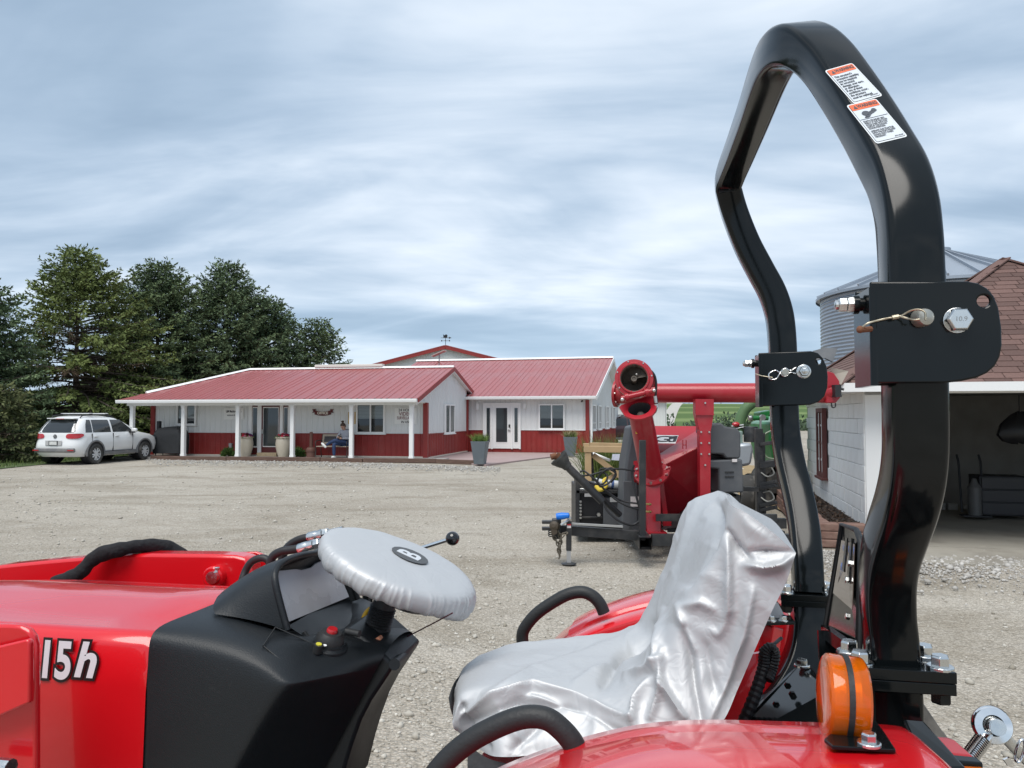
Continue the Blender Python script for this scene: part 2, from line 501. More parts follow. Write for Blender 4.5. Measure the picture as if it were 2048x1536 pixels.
# field: crop rows on the rising land
def field_material():
    m = bpy.data.materials.new('crop_field'); m.use_nodes = True
    nt = m.node_tree; L = nt.links; b = nt.nodes['Principled BSDF']
    co = nd(nt, 'ShaderNodeTexCoord')
    sepx = nd(nt, 'ShaderNodeSeparateXYZ'); L.new(co.outputs['Object'], sepx.inputs[0])
    nz0 = nd(nt, 'ShaderNodeTexNoise'); nz0.inputs['Scale'].default_value = 0.012; L.new(co.outputs['Object'], nz0.inputs['Vector'])
    ma = nd(nt, 'ShaderNodeMath', operation='MULTIPLY_ADD'); L.new(nz0.outputs['Fac'], ma.inputs[0]); ma.inputs[1].default_value = 60; L.new(sepx.outputs['Y'], ma.inputs[2])
    wv = nd(nt, 'ShaderNodeMath', operation='MULTIPLY'); L.new(ma.outputs[0], wv.inputs[0]); wv.inputs[1].default_value = 0.16
    sn = nd(nt, 'ShaderNodeMath', operation='SINE'); L.new(wv.outputs[0], sn.inputs[0])
    mr = nd(nt, 'ShaderNodeMapRange'); mr.inputs['From Min'].default_value = 0.2; mr.inputs['From Max'].default_value = 0.95; L.new(sn.outputs[0], mr.inputs['Value'])
    mx = nd(nt, 'ShaderNodeMix', data_type='RGBA'); mx.inputs[6].default_value = (0.085, 0.135, 0.045, 1); mx.inputs[7].default_value = (0.165, 0.22, 0.085, 1)
    L.new(mr.outputs[0], mx.inputs[0])
    nz = nd(nt, 'ShaderNodeTexNoise'); nz.inputs['Scale'].default_value = 0.6; nz.inputs['Detail'].default_value = 6; L.new(co.outputs['Object'], nz.inputs['Vector'])
    m2 = nd(nt, 'ShaderNodeMix', data_type='RGBA', blend_type='MULTIPLY'); m2.inputs[0].default_value = 0.6
    L.new(mx.outputs[2], m2.inputs[6]); L.new(nz.outputs['Color'], m2.inputs[7])
    L.new(mx.outputs[2], b.inputs['Base Color']); b.inputs['Roughness'].default_value = 0.95; b.inputs['Specular IOR Level'].default_value = 0.1
    return m
fx = [-1500, -700, -400] + [-260 + i * 20 for i in range(27)] + [400, 700, 1500]
fy = [62, 66, 70, 76, 84, 92, 100, 115, 130, 150, 170, 190, 210, 230, 250, 270, 290, 310, 330, 360, 420, 600, 1200, 1900]
fm = MB(); fm.grid([[(x, y, hill_z(x, y)) for x in fx] for y in fy])
f = part('field', fm, field_material(), smooth=180, fixn=False); tag(f, kind='structure')
# gravel lane climbing the field
lm = MB(); ln = []
for t in range(0, 25):
    y = 80 + t * 10.5
    px = 1322 + (1362 - 1322) * (t / 24) ** 0.7
    x = (px - 1024) / FPX * y
    w = 0.5 + 0.005 * y
    ln.append([(x - w, y, hill_z(x - w, y) + 0.06), (x + w, y, hill_z(x + w, y) + 0.06)])
lm.grid(ln)
tag(part('lane', lm, pm('lane_gravel', (0.42, 0.40, 0.36), 0.95, var=0.15, vscale=0.6), smooth=180, fixn=False), kind='structure')

# lawn under the conifers at the left
LAWN = pm('lawn_turf', (0.055, 0.085, 0.022), 0.95, var=0.5, vscale=1.6, bump=0.6, bscale=20, dirt=(0.15, 0.12, 0.07), dscale=0.9, damt=0.6)
lw = MB()
edge = [G(-420, 990), G(-120, 955), G(0, 938), G(70, 931), G(140, 925), G(230, 917), G(312, 909)]
far = [Vector((-80, 24, 0)), Vector((-70, 40, 0)), Vector((-60, 58, 0)), Vector((-45, 62, 0)), Vector((-30, 62, 0)), Vector((-15, 60, 0)), Vector((-11.5, 44, 0))]
lw.grid([[(p.x, p.y, 0.012) for p in edge], [((p.x + q.x) / 2, (p.y + q.y) / 2, 0.03) for p, q in zip(edge, far)], [(q.x, q.y, 0.012) for q in far]])
tag(part('lawn', lw, LAWN, smooth=180, fixn=False), kind='structure')

# ------------------------------------------------------------------ loose stones and grass: nobody could count them
ICO_V, ICO_F = None, None
_b = bmesh.new(); bmesh.ops.create_icosphere(_b, subdivisions=1, radius=1.0)
ICO_V = np.array([v.co[:] for v in _b.verts]); ICO_F = np.array([[v.index for v in f.verts] for f in _b.faces]); _b.free()
def scatter_stones(name, pts, sizes, mats, seed, label):
    r = np.random.default_rng(seed); n = len(pts)
    V = ICO_V[None] * (1 + r.uniform(-0.35, 0.25, (n, 12, 1)))
    V = V * r.uniform(0.6, 1.25, (n, 1, 3)) * np.array([1, 1, 0.72])
    a = r.uniform(0, 6.28, n); ca, sa = np.cos(a)[:, None], np.sin(a)[:, None]
    X = V[:, :, 0] * ca - V[:, :, 1] * sa; Y = V[:, :, 0] * sa + V[:, :, 1] * ca
    V = np.stack([X, Y, V[:, :, 2]], 2) * sizes[:, None, None] + pts[:, None, :]
    F = (ICO_F[None] + (np.arange(n) * 12)[:, None, None]).reshape(-1)
    tone = np.repeat(np.clip(r.normal(0.5, 0.22, n), 0, 1), 20)
    o = np_object(name, V.reshape(-1, 3), F, 3, mats, tone)
    return tag(o, label, 'gravel', kind='stuff')
STONE = leafmat('limestone_chips', (0.27, 0.245, 0.20), (0.60, 0.57, 0.51), 0.9)
WSTONE = leafmat('white_chips', (0.27, 0.255, 0.23), (0.54, 0.52, 0.49), 0.9)
n = 36000
D = 2.2 * (26 / 2.2) ** rng.uniform(0, 1, n)
U = rng.uniform(-0.78, 0.78, n)
pts = np.stack([U * D, D, np.zeros(n)], 1)
cl = np.sin(pts[:, 0] * 1.1 + 2 * np.sin(pts[:, 1] * 0.4)) + np.sin(pts[:, 1] * 1.7 + pts[:, 0] * 0.5)
keep = rng.uniform(0, 1, n) < 0.35 + 0.28 * (cl + 1)
pts = pts[keep]; n = len(pts)
sz = np.minimum(0.004 + rng.exponential(0.0050, n), 0.030)
sz = np.where(pts[:, 1] > 12, sz * 1.3, sz)
pts[:, 2] = np.array([gz(x, y) for x, y, _ in pts]) + sz * 0.25
scatter_stones('gravel_stones', pts, sz, STONE, 3, 'loose crushed limestone scattered over the gravel yard')
# heaped white rock along the porch timbers and in front of the garage
A = []; S = []
for k in range(4200):
    px = rng.uniform(290, 1000); base = np.interp(px, [290, 420, 640, 820, 968, 1000], [917, 919, 923, 928, 934, 934])
    q = G(px, base + abs(rng.normal(0, 5)) + 0.5); A.append((q.x, q.y, 0.0)); S.append(0.010 + rng.exponential(0.010))
for k in range(5000):
    px = rng.uniform(1640, 2300); q = G(px, np.interp(px, [1640, 1800, 2300], [1108, 1118, 1125]) + abs(rng.normal(0, 26)) - 6)
    A.append((q.x, q.y, 0.0)); S.append(0.006 + rng.exponential(0.006))
A = np.array(A); S = np.minimum(np.array(S), 0.045); A[:, 2] = S * 0.3
scatter_stones('white_gravel', A, S, WSTONE, 5, 'pale crushed rock heaped along the porch timbers and the garage apron')

def grass_blades(name, pts, hmin, hmax, w, mat, seed, label=None, parent=None, lean=0.35, cat='grass'):
    r = np.random.default_rng(seed); n = len(pts); pts = np.asarray(pts, dtype=float)
    a = r.uniform(0, 6.28, n); h = r.uniform(hmin, hmax, n)
    dx_, dy_ = np.cos(a) * w, np.sin(a) * w
    lx, ly = r.normal(0, lean, n) * h, r.normal(0, lean, n) * h
    V = np.zeros((n, 5, 3))
    for i, (sx, hh, ww) in enumerate(((-1, 0, 1), (1, 0, 1), (0.7, 0.55, 1), (-0.7, 0.55, 1), (0, 1, 0))):
        V[:, i, 0] = pts[:, 0] + dx_ * sx + lx * hh ** 1.6
        V[:, i, 1] = pts[:, 1] + dy_ * sx + ly * hh ** 1.6
        V[:, i, 2] = pts[:, 2] + h * hh * (1 - 0.25 * hh * np.abs(lx + ly) / (h + 1e-6))
    F = np.array([[0, 1, 2], [0, 2, 3], [3, 2, 4]]); F = (F[None] + (np.arange(n) * 5)[:, None, None]).reshape(-1)
    tone = np.repeat(r.uniform(0, 1, n), 3)
    o = np_object(name, V.reshape(-1, 3), F, 3, mat, tone, parent)
    if label: tag(o, label, cat, kind='stuff')
    return o
GRASS = leafmat('grass_blades', (0.035, 0.075, 0.015), (0.13, 0.17, 0.045))
gp = []
while len(gp) < 9000:
    px, py = random.uniform(-140, 330), 896 + abs(random.gauss(0, 18))
    lim = np.interp(px, [-140, 0, 70, 140, 230, 330], [956, 936, 930, 924, 916, 907])
    if py < lim + random.uniform(-3, 1): q = G(px, py); gp.append((q.x, q.y, 0.012))
grass_blades('grass', gp, 0.04, 0.16, 0.012, GRASS, 11, 'rough grass along the edge of the gravel under the conifers')
# ------------------------------------------------------------------ building materials
ROOF = pm('red_roof_metal', (0.37, 0.115, 0.115), 0.36, 0.25, var=0.08, vscale=0.8, rvar=0.08)
REDM = pm('red_wall_metal', (0.27, 0.028, 0.024), 0.45, 0.1, var=0.07, vscale=1.2, dirt=(0.30, 0.22, 0.18), dscale=1.5, damt=0.12)
REDT = pm('red_trim', (0.25, 0.030, 0.026), 0.4)
WHM = pm('white_wall_metal', (0.70, 0.71, 0.70), 0.45, 0.0, var=0.04, vscale=1.0, dirt=(0.5, 0.49, 0.45), dscale=0.9, damt=0.2)
WHT = pm('white_trim', (0.80, 0.80, 0.79), 0.45)
SOFF = pm('white_soffit', (0.72, 0.73, 0.72), 0.6)
GLASS = glassmat('window_glass', dark=0.82)
BLIND = pm('window_blind', (0.66, 0.66, 0.64), 0.7)
INSIDE = pm('unlit_inside', (0.03, 0.032, 0.034), 0.9)  # near-black colour stands for the shade indoors
CONC = pm('concrete', (0.36, 0.345, 0.325), 0.9, var=0.12, vscale=1.5, bump=0.2, bscale=30, dirt=(0.2, 0.18, 0.15), dscale=0.8, damt=0.4)
PATIO = pm('pink_patio', (0.345, 0.255, 0.245), 0.8, var=0.10, vscale=2.5, bump=0.15, bscale=25, dirt=(0.42, 0.36, 0.33), dscale=0.7, damt=0.4)
TIMBER = pm('old_timber', (0.115, 0.070, 0.055), 0.85, var=0.35, vscale=5, stretch=(1, 6, 6), bump=0.4, bscale=30, dirt=(0.24, 0.17, 0.12), dscale=3, damt=0.5)
BLACKM = pm('black_fitting', (0.02, 0.02, 0.022), 0.4)
STEEL = pm('plated_steel', (0.62, 0.61, 0.58), 0.3, 1.0, var=0.1, vscale=30)
INK = pm('dark_ink', (0.025, 0.022, 0.025), 0.6)
INKR = pm('maroon_ink', (0.16, 0.02, 0.03), 0.6)

def ribbed(mb, o, du, dn, dv, u0, u1, lo, hi, pitch=0.2286, rh=0.018, rw=0.032, extra=()):
    """A ribbed metal sheet: columns along du, ribs raised along dn, each column running from lo(u) to hi(u) along dv."""
    o, du, dn, dv = Vector(o), Vector(du), Vector(dn), Vector(dv)
    cols = [(u0, 0.0)]
    k = math.ceil((u0 + rw) / pitch)
    while k * pitch + rw < u1:
        c = k * pitch; cols += [(c - rw, 0), (c - rw * 0.45, rh), (c + rw * 0.45, rh), (c + rw, 0)]; k += 1
    cols.append((u1, 0.0))
    for e in extra:
        if u0 < e < u1:
            h = 0.0
            for i in range(len(cols) - 1):
                if cols[i][0] <= e <= cols[i + 1][0]:
                    a, b = cols[i], cols[i + 1]; f = (e - a[0]) / max(1e-6, b[0] - a[0]); h = a[1] + (b[1] - a[1]) * f
                    cols.insert(i + 1, (e, h)); break
    rows = [[o + du * u + dn * h + dv * lo(u) for u, h in cols], [o + du * u + dn * h + dv * hi(u) for u, h in cols]]
    mb.grid(rows)
    return mb
class Frame:
    """A building's own axes: a along its front to the right, b back from the front, z up."""
    def __init__(s, origin, deg):
        s.o = Vector(origin); r = math.radians(deg)
        s.e = Vector((math.cos(r), -math.sin(r), 0)); s.b = Vector((math.sin(r), math.cos(r), 0)); s.rz = -r
    def at(s, px, py, b):
        d = ray(px, py); u = d.x
        a = (u * (s.o.y + b * s.b.y) - s.o.x - b * s.b.x) / (s.e.x - u * s.e.y)
        Y = s.o.y + a * s.e.y + b * s.b.y
        return a, EYE + d.z * Y
    def bt(s, px, py, a):
        d = ray(px, py); u = d.x
        b = (u * (s.o.y + a * s.e.y) - s.o.x - a * s.e.x) / (s.b.x - u * s.b.y)
        Y = s.o.y + a * s.e.y + b * s.b.y
        return b, EYE + d.z * Y
    def w(s, a, b, z): return s.o + s.e * a + s.b * b + Vector((0, 0, z))
    def inv(s, p):
        d = Vector(p) - s.o; return d.dot(s.e), d.dot(s.b)
def window(bld, M, w, h, mull=(0.5,), name='window', blind=0.5, sill=True, ft=0.06, horiz=None, frame_mat=None, label=None):
    """Window proud of its wall on matrix M (X along, Y up, Z out): frame, sill, panes, blind and a dark sheet for the unlit inside."""
    fm = MB(); t = ft
    for x, y, a, b in ((0, h / 2 - t / 2, w, t), (0, -h / 2 + t / 2, w, t), (-w / 2 + t / 2, 0, t, h - 2 * t), (w / 2 - t / 2, 0, t, h - 2 * t)):
        fm.box((x, y, 0.045), (a, b, 0.07), M)
    for m in mull: fm.box((-w / 2 + w * m, 0, 0.045), (t * 0.8, h - 2 * t, 0.06), M)
    if horiz: fm.box((0, -h / 2 + h * horiz, 0.04), (w - 2 * t, t * 0.7, 0.05), M)
    f = part(name, fm, frame_mat or WHT, bld, local=True, smooth=0)
    if label: f['label'] = label
    r = MB(); r.box((0, 0, 0.012), (w - t, h - t, 0.004), M); part('shade_backing', r, INSIDE, f, local=True, smooth=0)  # flat dark sheet paints the unlit interior behind the glass
    if blind > 0:
        b = MB(); hh = (h - 2 * t) * blind; n = max(3, int(hh / 0.05))
        for i in range(n):
            yy = h / 2 - t - hh * (i + 0.5) / n
            b.box((0, yy, 0.022), (w - 2.2 * t, hh / n * 0.86, 0.004), M, Matrix.Rotation(0.2, 3, 'X'))
        part('blind', b, BLIND, f, local=True, smooth=0)
    xs_ = [0] + list(mull) + [1]
    for i in range(len(xs_) - 1):
        x0, x1 = -w / 2 + w * xs_[i] + t * 0.5, -w / 2 + w * xs_[i + 1] - t * 0.5
        g_ = MB(); g_.quad((x0, -h / 2 + t, 0.034), (x1, -h / 2 + t, 0.034), (x1, h / 2 - t, 0.034), (x0, h / 2 - t, 0.034), M)
        part('pane', g_, GLASS, f, local=True, smooth=0, fixn=False)
    if sill:
        s_ = MB(); s_.box((0, -h / 2 - 0.02, 0.055), (w + 0.08, 0.04, 0.11), M); part('sill', s_, frame_mat or WHT, f, local=True, smooth=0, bevel=0.004)
    return f
def LM(o, x, y):  # local matrix
    return frame_of(o, x, y)
EX, EB, EZ = Vector((1, 0, 0)), Vector((0, 1, 0)), Vector((0, 0, 1))

# ------------------------------------------------------------------ office with its porch
OF = Frame((-3.21, 28.7, 0), 11.6)
office = thing('office_building', 'low white and red metal office with posted front porch and red ribbed roof', 'building', OF.o, OF.rz)
DECK = 0.10
AL = -11.44; DEP = 5.85
B0, Z0 = -1.45, 2.27
rb, _ = OF.bt(908, 735, 0.16); _, RZ = OF.bt(908, 735, 0.16); RB = rb
BB = 6.75; ZB = 2.66
RAL, _ = OF.at(500, 738, RB)
EAL, _ = OF.at(235, 800, B0)
RAR = 0.16
def roofz(b): return Z0 + (RZ - Z0) * (b - B0) / (RB - B0) if b <= RB else RZ + (ZB - RZ) * (b - RB) / (BB - RB)
# walls: white above, red below
WS = 0.97
def gable_hi(u): return roofz(u) - 0.03
m = MB(); ribbed(m, (0, 0, 0), EX, -EB, EZ, AL, 0, lambda u: WS, lambda u: roofz(0) - 0.03); part('front_wall', m, WHM, office, local=True, fixn=False)
m = MB(); ribbed(m, (0, 0, 0), EB, EX, EZ, 0, DEP, lambda u: WS, gable_hi, extra=(RB,)); 
ribbed(m, (0, 0, 0), EB, EX, EZ, B0 + 0.25, -0.002, lambda u: 2.12, gable_hi)
part('gable_wall', m, WHM, office, local=True, fixn=False)
m = MB(); ribbed(m, (0, DEP, 0), EX, EB, EZ, AL, 0, lambda u: 0.05, lambda u: roofz(DEP) - 0.03); ribbed(m, (AL, 0, 0), EB, -EX, EZ, 0, DEP, lambda u: 0.05, lambda u: 2.3); part('back_wall', m, WHM, office, local=True, fixn=False)
m = MB(); ribbed(m, (0, 0, 0), EX, -EB, EZ, AL, 0, lambda u: DECK, lambda u: WS); ribbed(m, (0, 0, 0), EB, EX, EZ, 0, DEP, lambda u: 0.08, lambda u: WS)
part('wainscot', m, REDM, office, local=True, fixn=False)
m = MB()
m.box(((AL) / 2, -0.018, WS), (-AL, 0.03, 0.035)); m.box((0.018, DEP / 2, WS), (0.03, DEP, 0.035))
part('wainscot_cap', m, REDT, office, local=True, smooth=0)
m = MB(); m.box((AL / 2, -0.03, DECK + 0.02), (-AL, 0.06, 0.045)); m.box((0.03, DEP / 2, 0.085), (0.06, DEP + 0.06, 0.05)); part('base_trim', m, pm('cream_base_trim', (0.62, 0.57, 0.49), 0.6), office, local=True, smooth=0)
for ca, cb in ((0.0, 0.0), (AL, 0.0), (0.0, DEP)):
    m = MB(); m.box((ca, cb, (DECK + 2.13) / 2 if cb == 0 else 1.35), (0.17, 0.17, 2.06 if cb == 0 else 2.5)); part('corner_trim', m, REDT, office, local=True, smooth=0)
# porch ceiling and beam
m = MB(); m.box(((EAL + RAR) / 2, (B0 + 0.12) / 2, 2.165), (RAR - EAL - 0.1, -B0 - 0.12, 0.02)); part('porch_ceiling', m, SOFF, office, local=True, smooth=0)
m = MB(); m.box(((EAL + RAR) / 2, -1.06, 2.10), (RAR - EAL - 0.3, 0.11, 0.11)); part('porch_beam', m, WHT, office, local=True, smooth=0)
m = MB()
gz0 = Z0 - 0.13
m.sweep([(EAL, B0 - 0.06, Z0 - 0.07), (RAR, B0 - 0.06, Z0 - 0.07)], [(-0.055, -0.06), (0.045, -0.06), (0.065, 0.0), (0.065, 0.05), (0.05, 0.06), (-0.055, 0.06)], up=(0, 0, 1))
part('gutter', m, WHT, office, local=True, smooth=20)
# roof panels, each its own sheet
sl = Vector((0, RB - B0, RZ - Z0)); SL = sl.length; sld = sl.normalized(); nrm_f = EX.cross(sld).normalized()
def hip_hi(a): return SL if a >= RAL else SL * max(0.0, (a - EAL) / (RAL - EAL))
a = RAR; PW = 0.9144; shared = None
while a > EAL + 0.05:
    a1 = max(EAL, a - PW)
    full = a1 >= RAL and abs((a - a1) - PW) < 1e-3
    if full and shared:
        o = new_obj('roof_panel', shared, office); o.location = (a, B0, Z0)
    else:
        m = MB(); ribbed(m, (0, 0, 0), EX, nrm_f, sld, a1 - a + 0.003, -0.003, lambda u: 0.0, lambda u: hip_hi(a + u), rh=0.024, rw=0.03, extra=((RAL - a),) if a1 < RAL < a else ())
        o = part('roof_panel', m, ROOF, office, local=True, fixn=False); o.location = (a, B0, Z0)
        if full: shared = o.data
    a = a1
slb = Vector((0, BB - RB, ZB - RZ)); SLB = slb.length; slbd = slb.normalized()
m = MB(); ribbed(m, (0, RB, RZ), EX, slbd.cross(EX) * -1, slbd, RAL, RAR, lambda u: 0, lambda u: SLB); part('back_roof', m, ROOF, office, local=True, fixn=False)
m = MB(); m.add([(EAL, B0, Z0), (EAL, BB, ZB), (RAL, RB, RZ)], [(0, 1, 2)]); m.add([(EAL, BB, ZB), (RAL, BB, ZB), (RAL, RB, RZ)], [(0, 1, 2)]); part('hip_roof', m, ROOF, office, local=True, smooth=0)
m = MB(); m.sweep([(EAL + 0.55, B0 + 0.55 * (RB - B0) / (RAL - EAL), Z0 + 0.55 * (RZ - Z0) / (RAL - EAL) + 0.05), (RAL, RB, RZ + 0.05), (RAR, RB, RZ + 0.05)], [(-0.10, -0.04), (0.10, -0.04), (0.03, 0.035), (-0.03, 0.035)]); part('ridge_cap', m, WHT, office, local=True, smooth=0)
v0, _ = OF.at(631, 735, RB); v1, _ = OF.at(766, 735, RB)
m = MB(); m.box(((v0 + v1) / 2, RB + 0.05, RZ + 0.13), (v1 - v0, 0.3, 0.12)); part('ridge_vent', m, pm('vent_cream', (0.66, 0.65, 0.6), 0.6), office, local=True, bevel=0.02, smooth=0)
# rake trim on the gable
for (b0, z0, b1, z1) in ((B0, Z0, RB, RZ), (RB, RZ, BB, ZB)):
    m = MB(); m.bar((RAR + 0.02, b0, z0 - 0.06), (RAR + 0.02, b1, z1 - 0.06), 0.035, 0.17); part('rake_trim', m, REDT, office, local=True, smooth=0)
    m = MB(); m.bar((RAR + 0.012, b0, z0 - 0.165), (RAR + 0.012, b1, z1 - 0.165), 0.02, 0.04); m.bar((RAR / 2, b0, z0 - 0.13), (RAR / 2, b1, z1 - 0.13), RAR - 0.01, 0.015); part('rake_soffit', m, WHT, office, local=True, smooth=0)
# posts
for i, (px, pb) in enumerate(((264, -1.06), (367, -1.06), (476, -1.06), (585, -1.06), (703, -1.06), (823, -1.06))):
    aa, _ = OF.at(px, 880, pb)
    m = MB(); m.box((aa, pb, (DECK + 2.05) / 2), (0.14, 0.14, 2.05 - DECK)); m.box((aa, pb, DECK + 0.05), (0.165, 0.165, 0.1)); m.box((aa, pb, 2.01), (0.165, 0.165, 0.07))
    part('porch_post', m, WHT, office, local=True, smooth=0)
# porch floor
m = MB(); m.box(((EAL + 0.9) / 2, -0.80, DECK / 2 - 0.05), (0.9 - EAL, 1.6, DECK + 0.1)); part('porch_floor', m, CONC, office, local=True, smooth=0)
# windows
def fwin(px0, px1, py0, py1, **kw):
    a0, z1 = OF.at(px0, py0, 0); a1, z0 = OF.at(px1, py1, 0)
    return window(office, LM((( a0 + a1) / 2, -0.02, (z0 + z1) / 2), EX, EZ), a1 - a0, z1 - z0, **kw)
fwin(356, 394, 806, 850, blind=0.72)
fwin(714, 771, 806, 867, blind=0.52)
b0, z1 = OF.bt(887, 808, 0); b1, z0 = OF.bt(906, 866, 0)
window(office, LM((0.02, (b0 + b1) / 2, (z0 + z1) / 2), EB, EZ), b1 - b0, z1 - z0, blind=0.95)
# entrance: white trims, maroon door and sidelights
def fbox(mb, px0, px1, py0, py1, proud, t=0.03):
    a0, z1 = OF.at(px0, py0, 0); a1, z0 = OF.at(px1, py1, 0)
    mb.box(((a0 + a1) / 2, -proud, (z0 + z1) / 2), (a1 - a0, t, z1 - z0)); return (a0 + a1) / 2, (z0 + z1) / 2, a1 - a0, z1 - z0
m = MB()
for q in ((500, 505), (518, 524), (562, 567), (579, 584)): fbox(m, q[0], q[1], 806, 906, 0.05, 0.08)
fbox(m, 500, 584, 801, 807, 0.052, 0.08)
ent = part('entrance', m, WHT, office, local=True, smooth=0)
MAROON = pm('maroon_door', (0.115, 0.022, 0.022), 0.35)
for nm, p0, p1 in (('sidelight', 505, 518), ('door', 524, 562), ('sidelight', 567, 579)):
    m = MB(); fbox(m, p0 + 0.2, p1 - 0.2, 808, 906, 0.03, 0.035); d = part(nm, m, MAROON, ent, local=True, smooth=0)
    w_ = 5 if nm == 'door' else 3
    m = MB(); fbox(m, p0 + w_ - 1, p1 - w_ + 1, 814, 895 if nm != 'door' else 894, 0.052, 0.012); part('glazing_frame', m, WHT, ent, local=True, smooth=0)
    m = MB(); fbox(m, p0 + w_, p1 - w_, 816, 892, 0.061, 0.008); part('door_glass', m, pm('door_glass', (0.04, 0.05, 0.055), 0.04, spec=0.9), ent, local=True, smooth=0)
m = MB(); m.box((OF.at(527, 866, 0)[0], -0.085, OF.at(527, 863, 0)[1]), (0.04, 0.05, 0.16)); part('handle', m, STEEL, ent, local=True)
m = MB(); a0 = OF.at(524, 905, 0)[0]; a1 = OF.at(563, 905, 0)[0]
m.box(((a0 + a1) / 2, -0.22, DECK + 0.07), (a1 - a0, 0.36, 0.14)); part('doorstep', m, pm('tan_step', (0.36, 0.28, 0.18), 0.9, var=0.3, vscale=14), office, local=True, bevel=0.01)
# grey box on the wall base
m = MB(); a_, z_ = OF.at(463, 891, 0); m.box((a_, -0.06, z_), (0.12, 0.08, 0.18)); part('outlet_box', m, pm('grey_box', (0.35, 0.35, 0.35), 0.5), office, local=True)

# signs and poster hang on the wall: things of their own
def wall_sign(name, label, px0, px1, py0, py1, mat, cat='sign', t=0.02):
    a0, z1 = OF.at(px0, py0, 0); a1, z0 = OF.at(px1, py1, 0)
    c = OF.w((a0 + a1) / 2, -0.03, (z0 + z1) / 2)
    t_ = thing(name, label, cat, c, OF.rz)
    mb = MB(); mb.box((0, 0, 0), (a1 - a0, t, z1 - z0)); part('board', mb, mat, t_, local=True, smooth=0, bevel=0.004)
    return t_, a1 - a0, z1 - z0
SIGNW = pm('sign_white', (0.78, 0.78, 0.76), 0.5, var=0.03)
def sgn_text(t_, body, x, z, size, mat, offset=0.0, sx=1.0, name='lettering'):
    Mw = ROOTM[t_.name] @ LM((x, -0.014, z), EX, EZ)
    return text_obj(name, body, mat, Mw, size, t_, extrude=0.001, offset=offset, sx=sx)
s1, w, h = wall_sign('company_sign', 'small white company sign with one bold dark line beside the maroon entrance', 449, 488, 816, 839, SIGNW)
sgn_text(s1, 'L&M Machine & Sales', 0, h * 0.20, 0.125, INK, 0.004, sx=0.62)
sgn_text(s1, 'equipment & service', 0, -h * 0.12, 0.085, INK, 0.001, sx=0.80)
s2, w, h = wall_sign('surveillance_sign', 'white sign warning of 24 hour video surveillance beside the porch corner', 790, 834, 816, 848, SIGNW)
for body, zz, sz, mt, sx in (('24 HOUR', 0.36, 0.15, INK, 0.95), ('VIDEO', 0.12, 0.20, INKR, 0.95), ('SURVEILLANCE', -0.13, 0.165, INKR, 0.64), ('IN USE', -0.38, 0.13, INK, 0.95)):
    sgn_text(s2, body, 0, h * zz, sz * 0.95, mt, 0.002, sx=sx)
# ribbon-shaped OFFICE plaque
a0, zt = OF.at(625, 818, 0); a1, zb = OF.at(668, 829, 0); wq = a1 - a0; hq = zt - zb
rs = thing('ribbon_sign', 'dark red ribbon shaped OFFICE plaque on the white porch wall', 'sign', OF.w((a0 + a1) / 2, -0.03, (zt + zb) / 2), OF.rz)
m = MB(); top = []; bot = []
for i in range(13):
    x = -wq * 0.38 + wq * 0.76 * i / 12; cz = -0.10 * hq - 0.25 * hq * (1 - (2 * i / 12 - 1) ** 2)
    top.append((x, 0, cz + 0.38 * hq)); bot.append((x, 0, cz - 0.38 * hq))
m.plate(top + bot[::-1], 0.02, (0, -1, 0)); part('ribbon', m, pm('ribbon_maroon', (0.11, 0.02, 0.02), 0.5), rs, local=True, smooth=0)
for sg in (-1, 1):
    m = MB(); m.plate([(sg * wq * 0.34, 0.01, 0.5 * hq), (sg * wq * 0.5, 0.01, 0.42 * hq), (sg * wq * 0.44, 0.01, 0.12 * hq), (sg * wq * 0.5, 0.01, -0.2 * hq), (sg * wq * 0.34, 0.01, -0.1 * hq)], 0.012, (0, -1, 0)); part('ribbon_tail', m, MATS['ribbon_maroon'], rs, local=True, smooth=0)
text_obj('lettering', 'OFFICE', pm('cream_letters', (0.8, 0.76, 0.66), 0.5), ROOTM[rs.name] @ LM((0, -0.024, -0.26 * hq), EX, EZ), 0.135, rs, offset=0.005, sx=1.02)
ps, w, h = wall_sign('poster', 'faded yellow poster half behind a white porch post', 697, 712, 824, 848, pm('yellow_poster', (0.55, 0.36, 0.12), 0.7, var=0.15, vscale=6), 'poster', 0.01)
mb = MB(); mb.box((0, -0.007, 0.05), (w * 0.7, 0.004, h * 0.5)); part('print', mb, pm('poster_print', (0.42, 0.20, 0.12), 0.7, var=0.3, vscale=10), ps, local=True, smooth=0)

# ------------------------------------------------------------------ wing with the white entrance
WF = Frame((3.3, 33.4, 0), 13.5)
wing = thing('wing_building', 'taller white and red metal wing with white glazed entrance and side windows', 'building', WF.o, WF.rz)
WL = -5.5 - 4.2; WD = 13.0; WZ0 = 2.50; WB0 = -0.5
WRB = 6.6; _, WRZ = WF.at(1218, 716, WRB); WRR, _ = WF.at(1218, 716, WRB)
WRR = 0.42; WRL, _ = WF.at(835, 719, WRB)
WBB = 13.7; WZB = 2.5
def wroof(b): return WZ0 + (WRZ - WZ0) * (b - WB0) / (WRB - WB0) if b <= WRB else WRZ + (WZB - WRZ) * (b - WRB) / (WBB - WRB)
_, WS2 = WF.at(1100, 860, 0)
PZ = 0.05
m = MB(); ribbed(m, (0, 0, 0), EX, -EB, EZ, WL, 0, lambda u: WS2, lambda u: wroof(0) - 0.03); part('front_wall', m, WHM, wing, local=True, fixn=False)
m = MB(); ribbed(m, (0, 0, 0), EB, EX, EZ, 0, WD, lambda u: WS2, lambda u: wroof(u) - 0.03, extra=(WRB,)); part('gable_wall', m, WHM, wing, local=True, fixn=False)
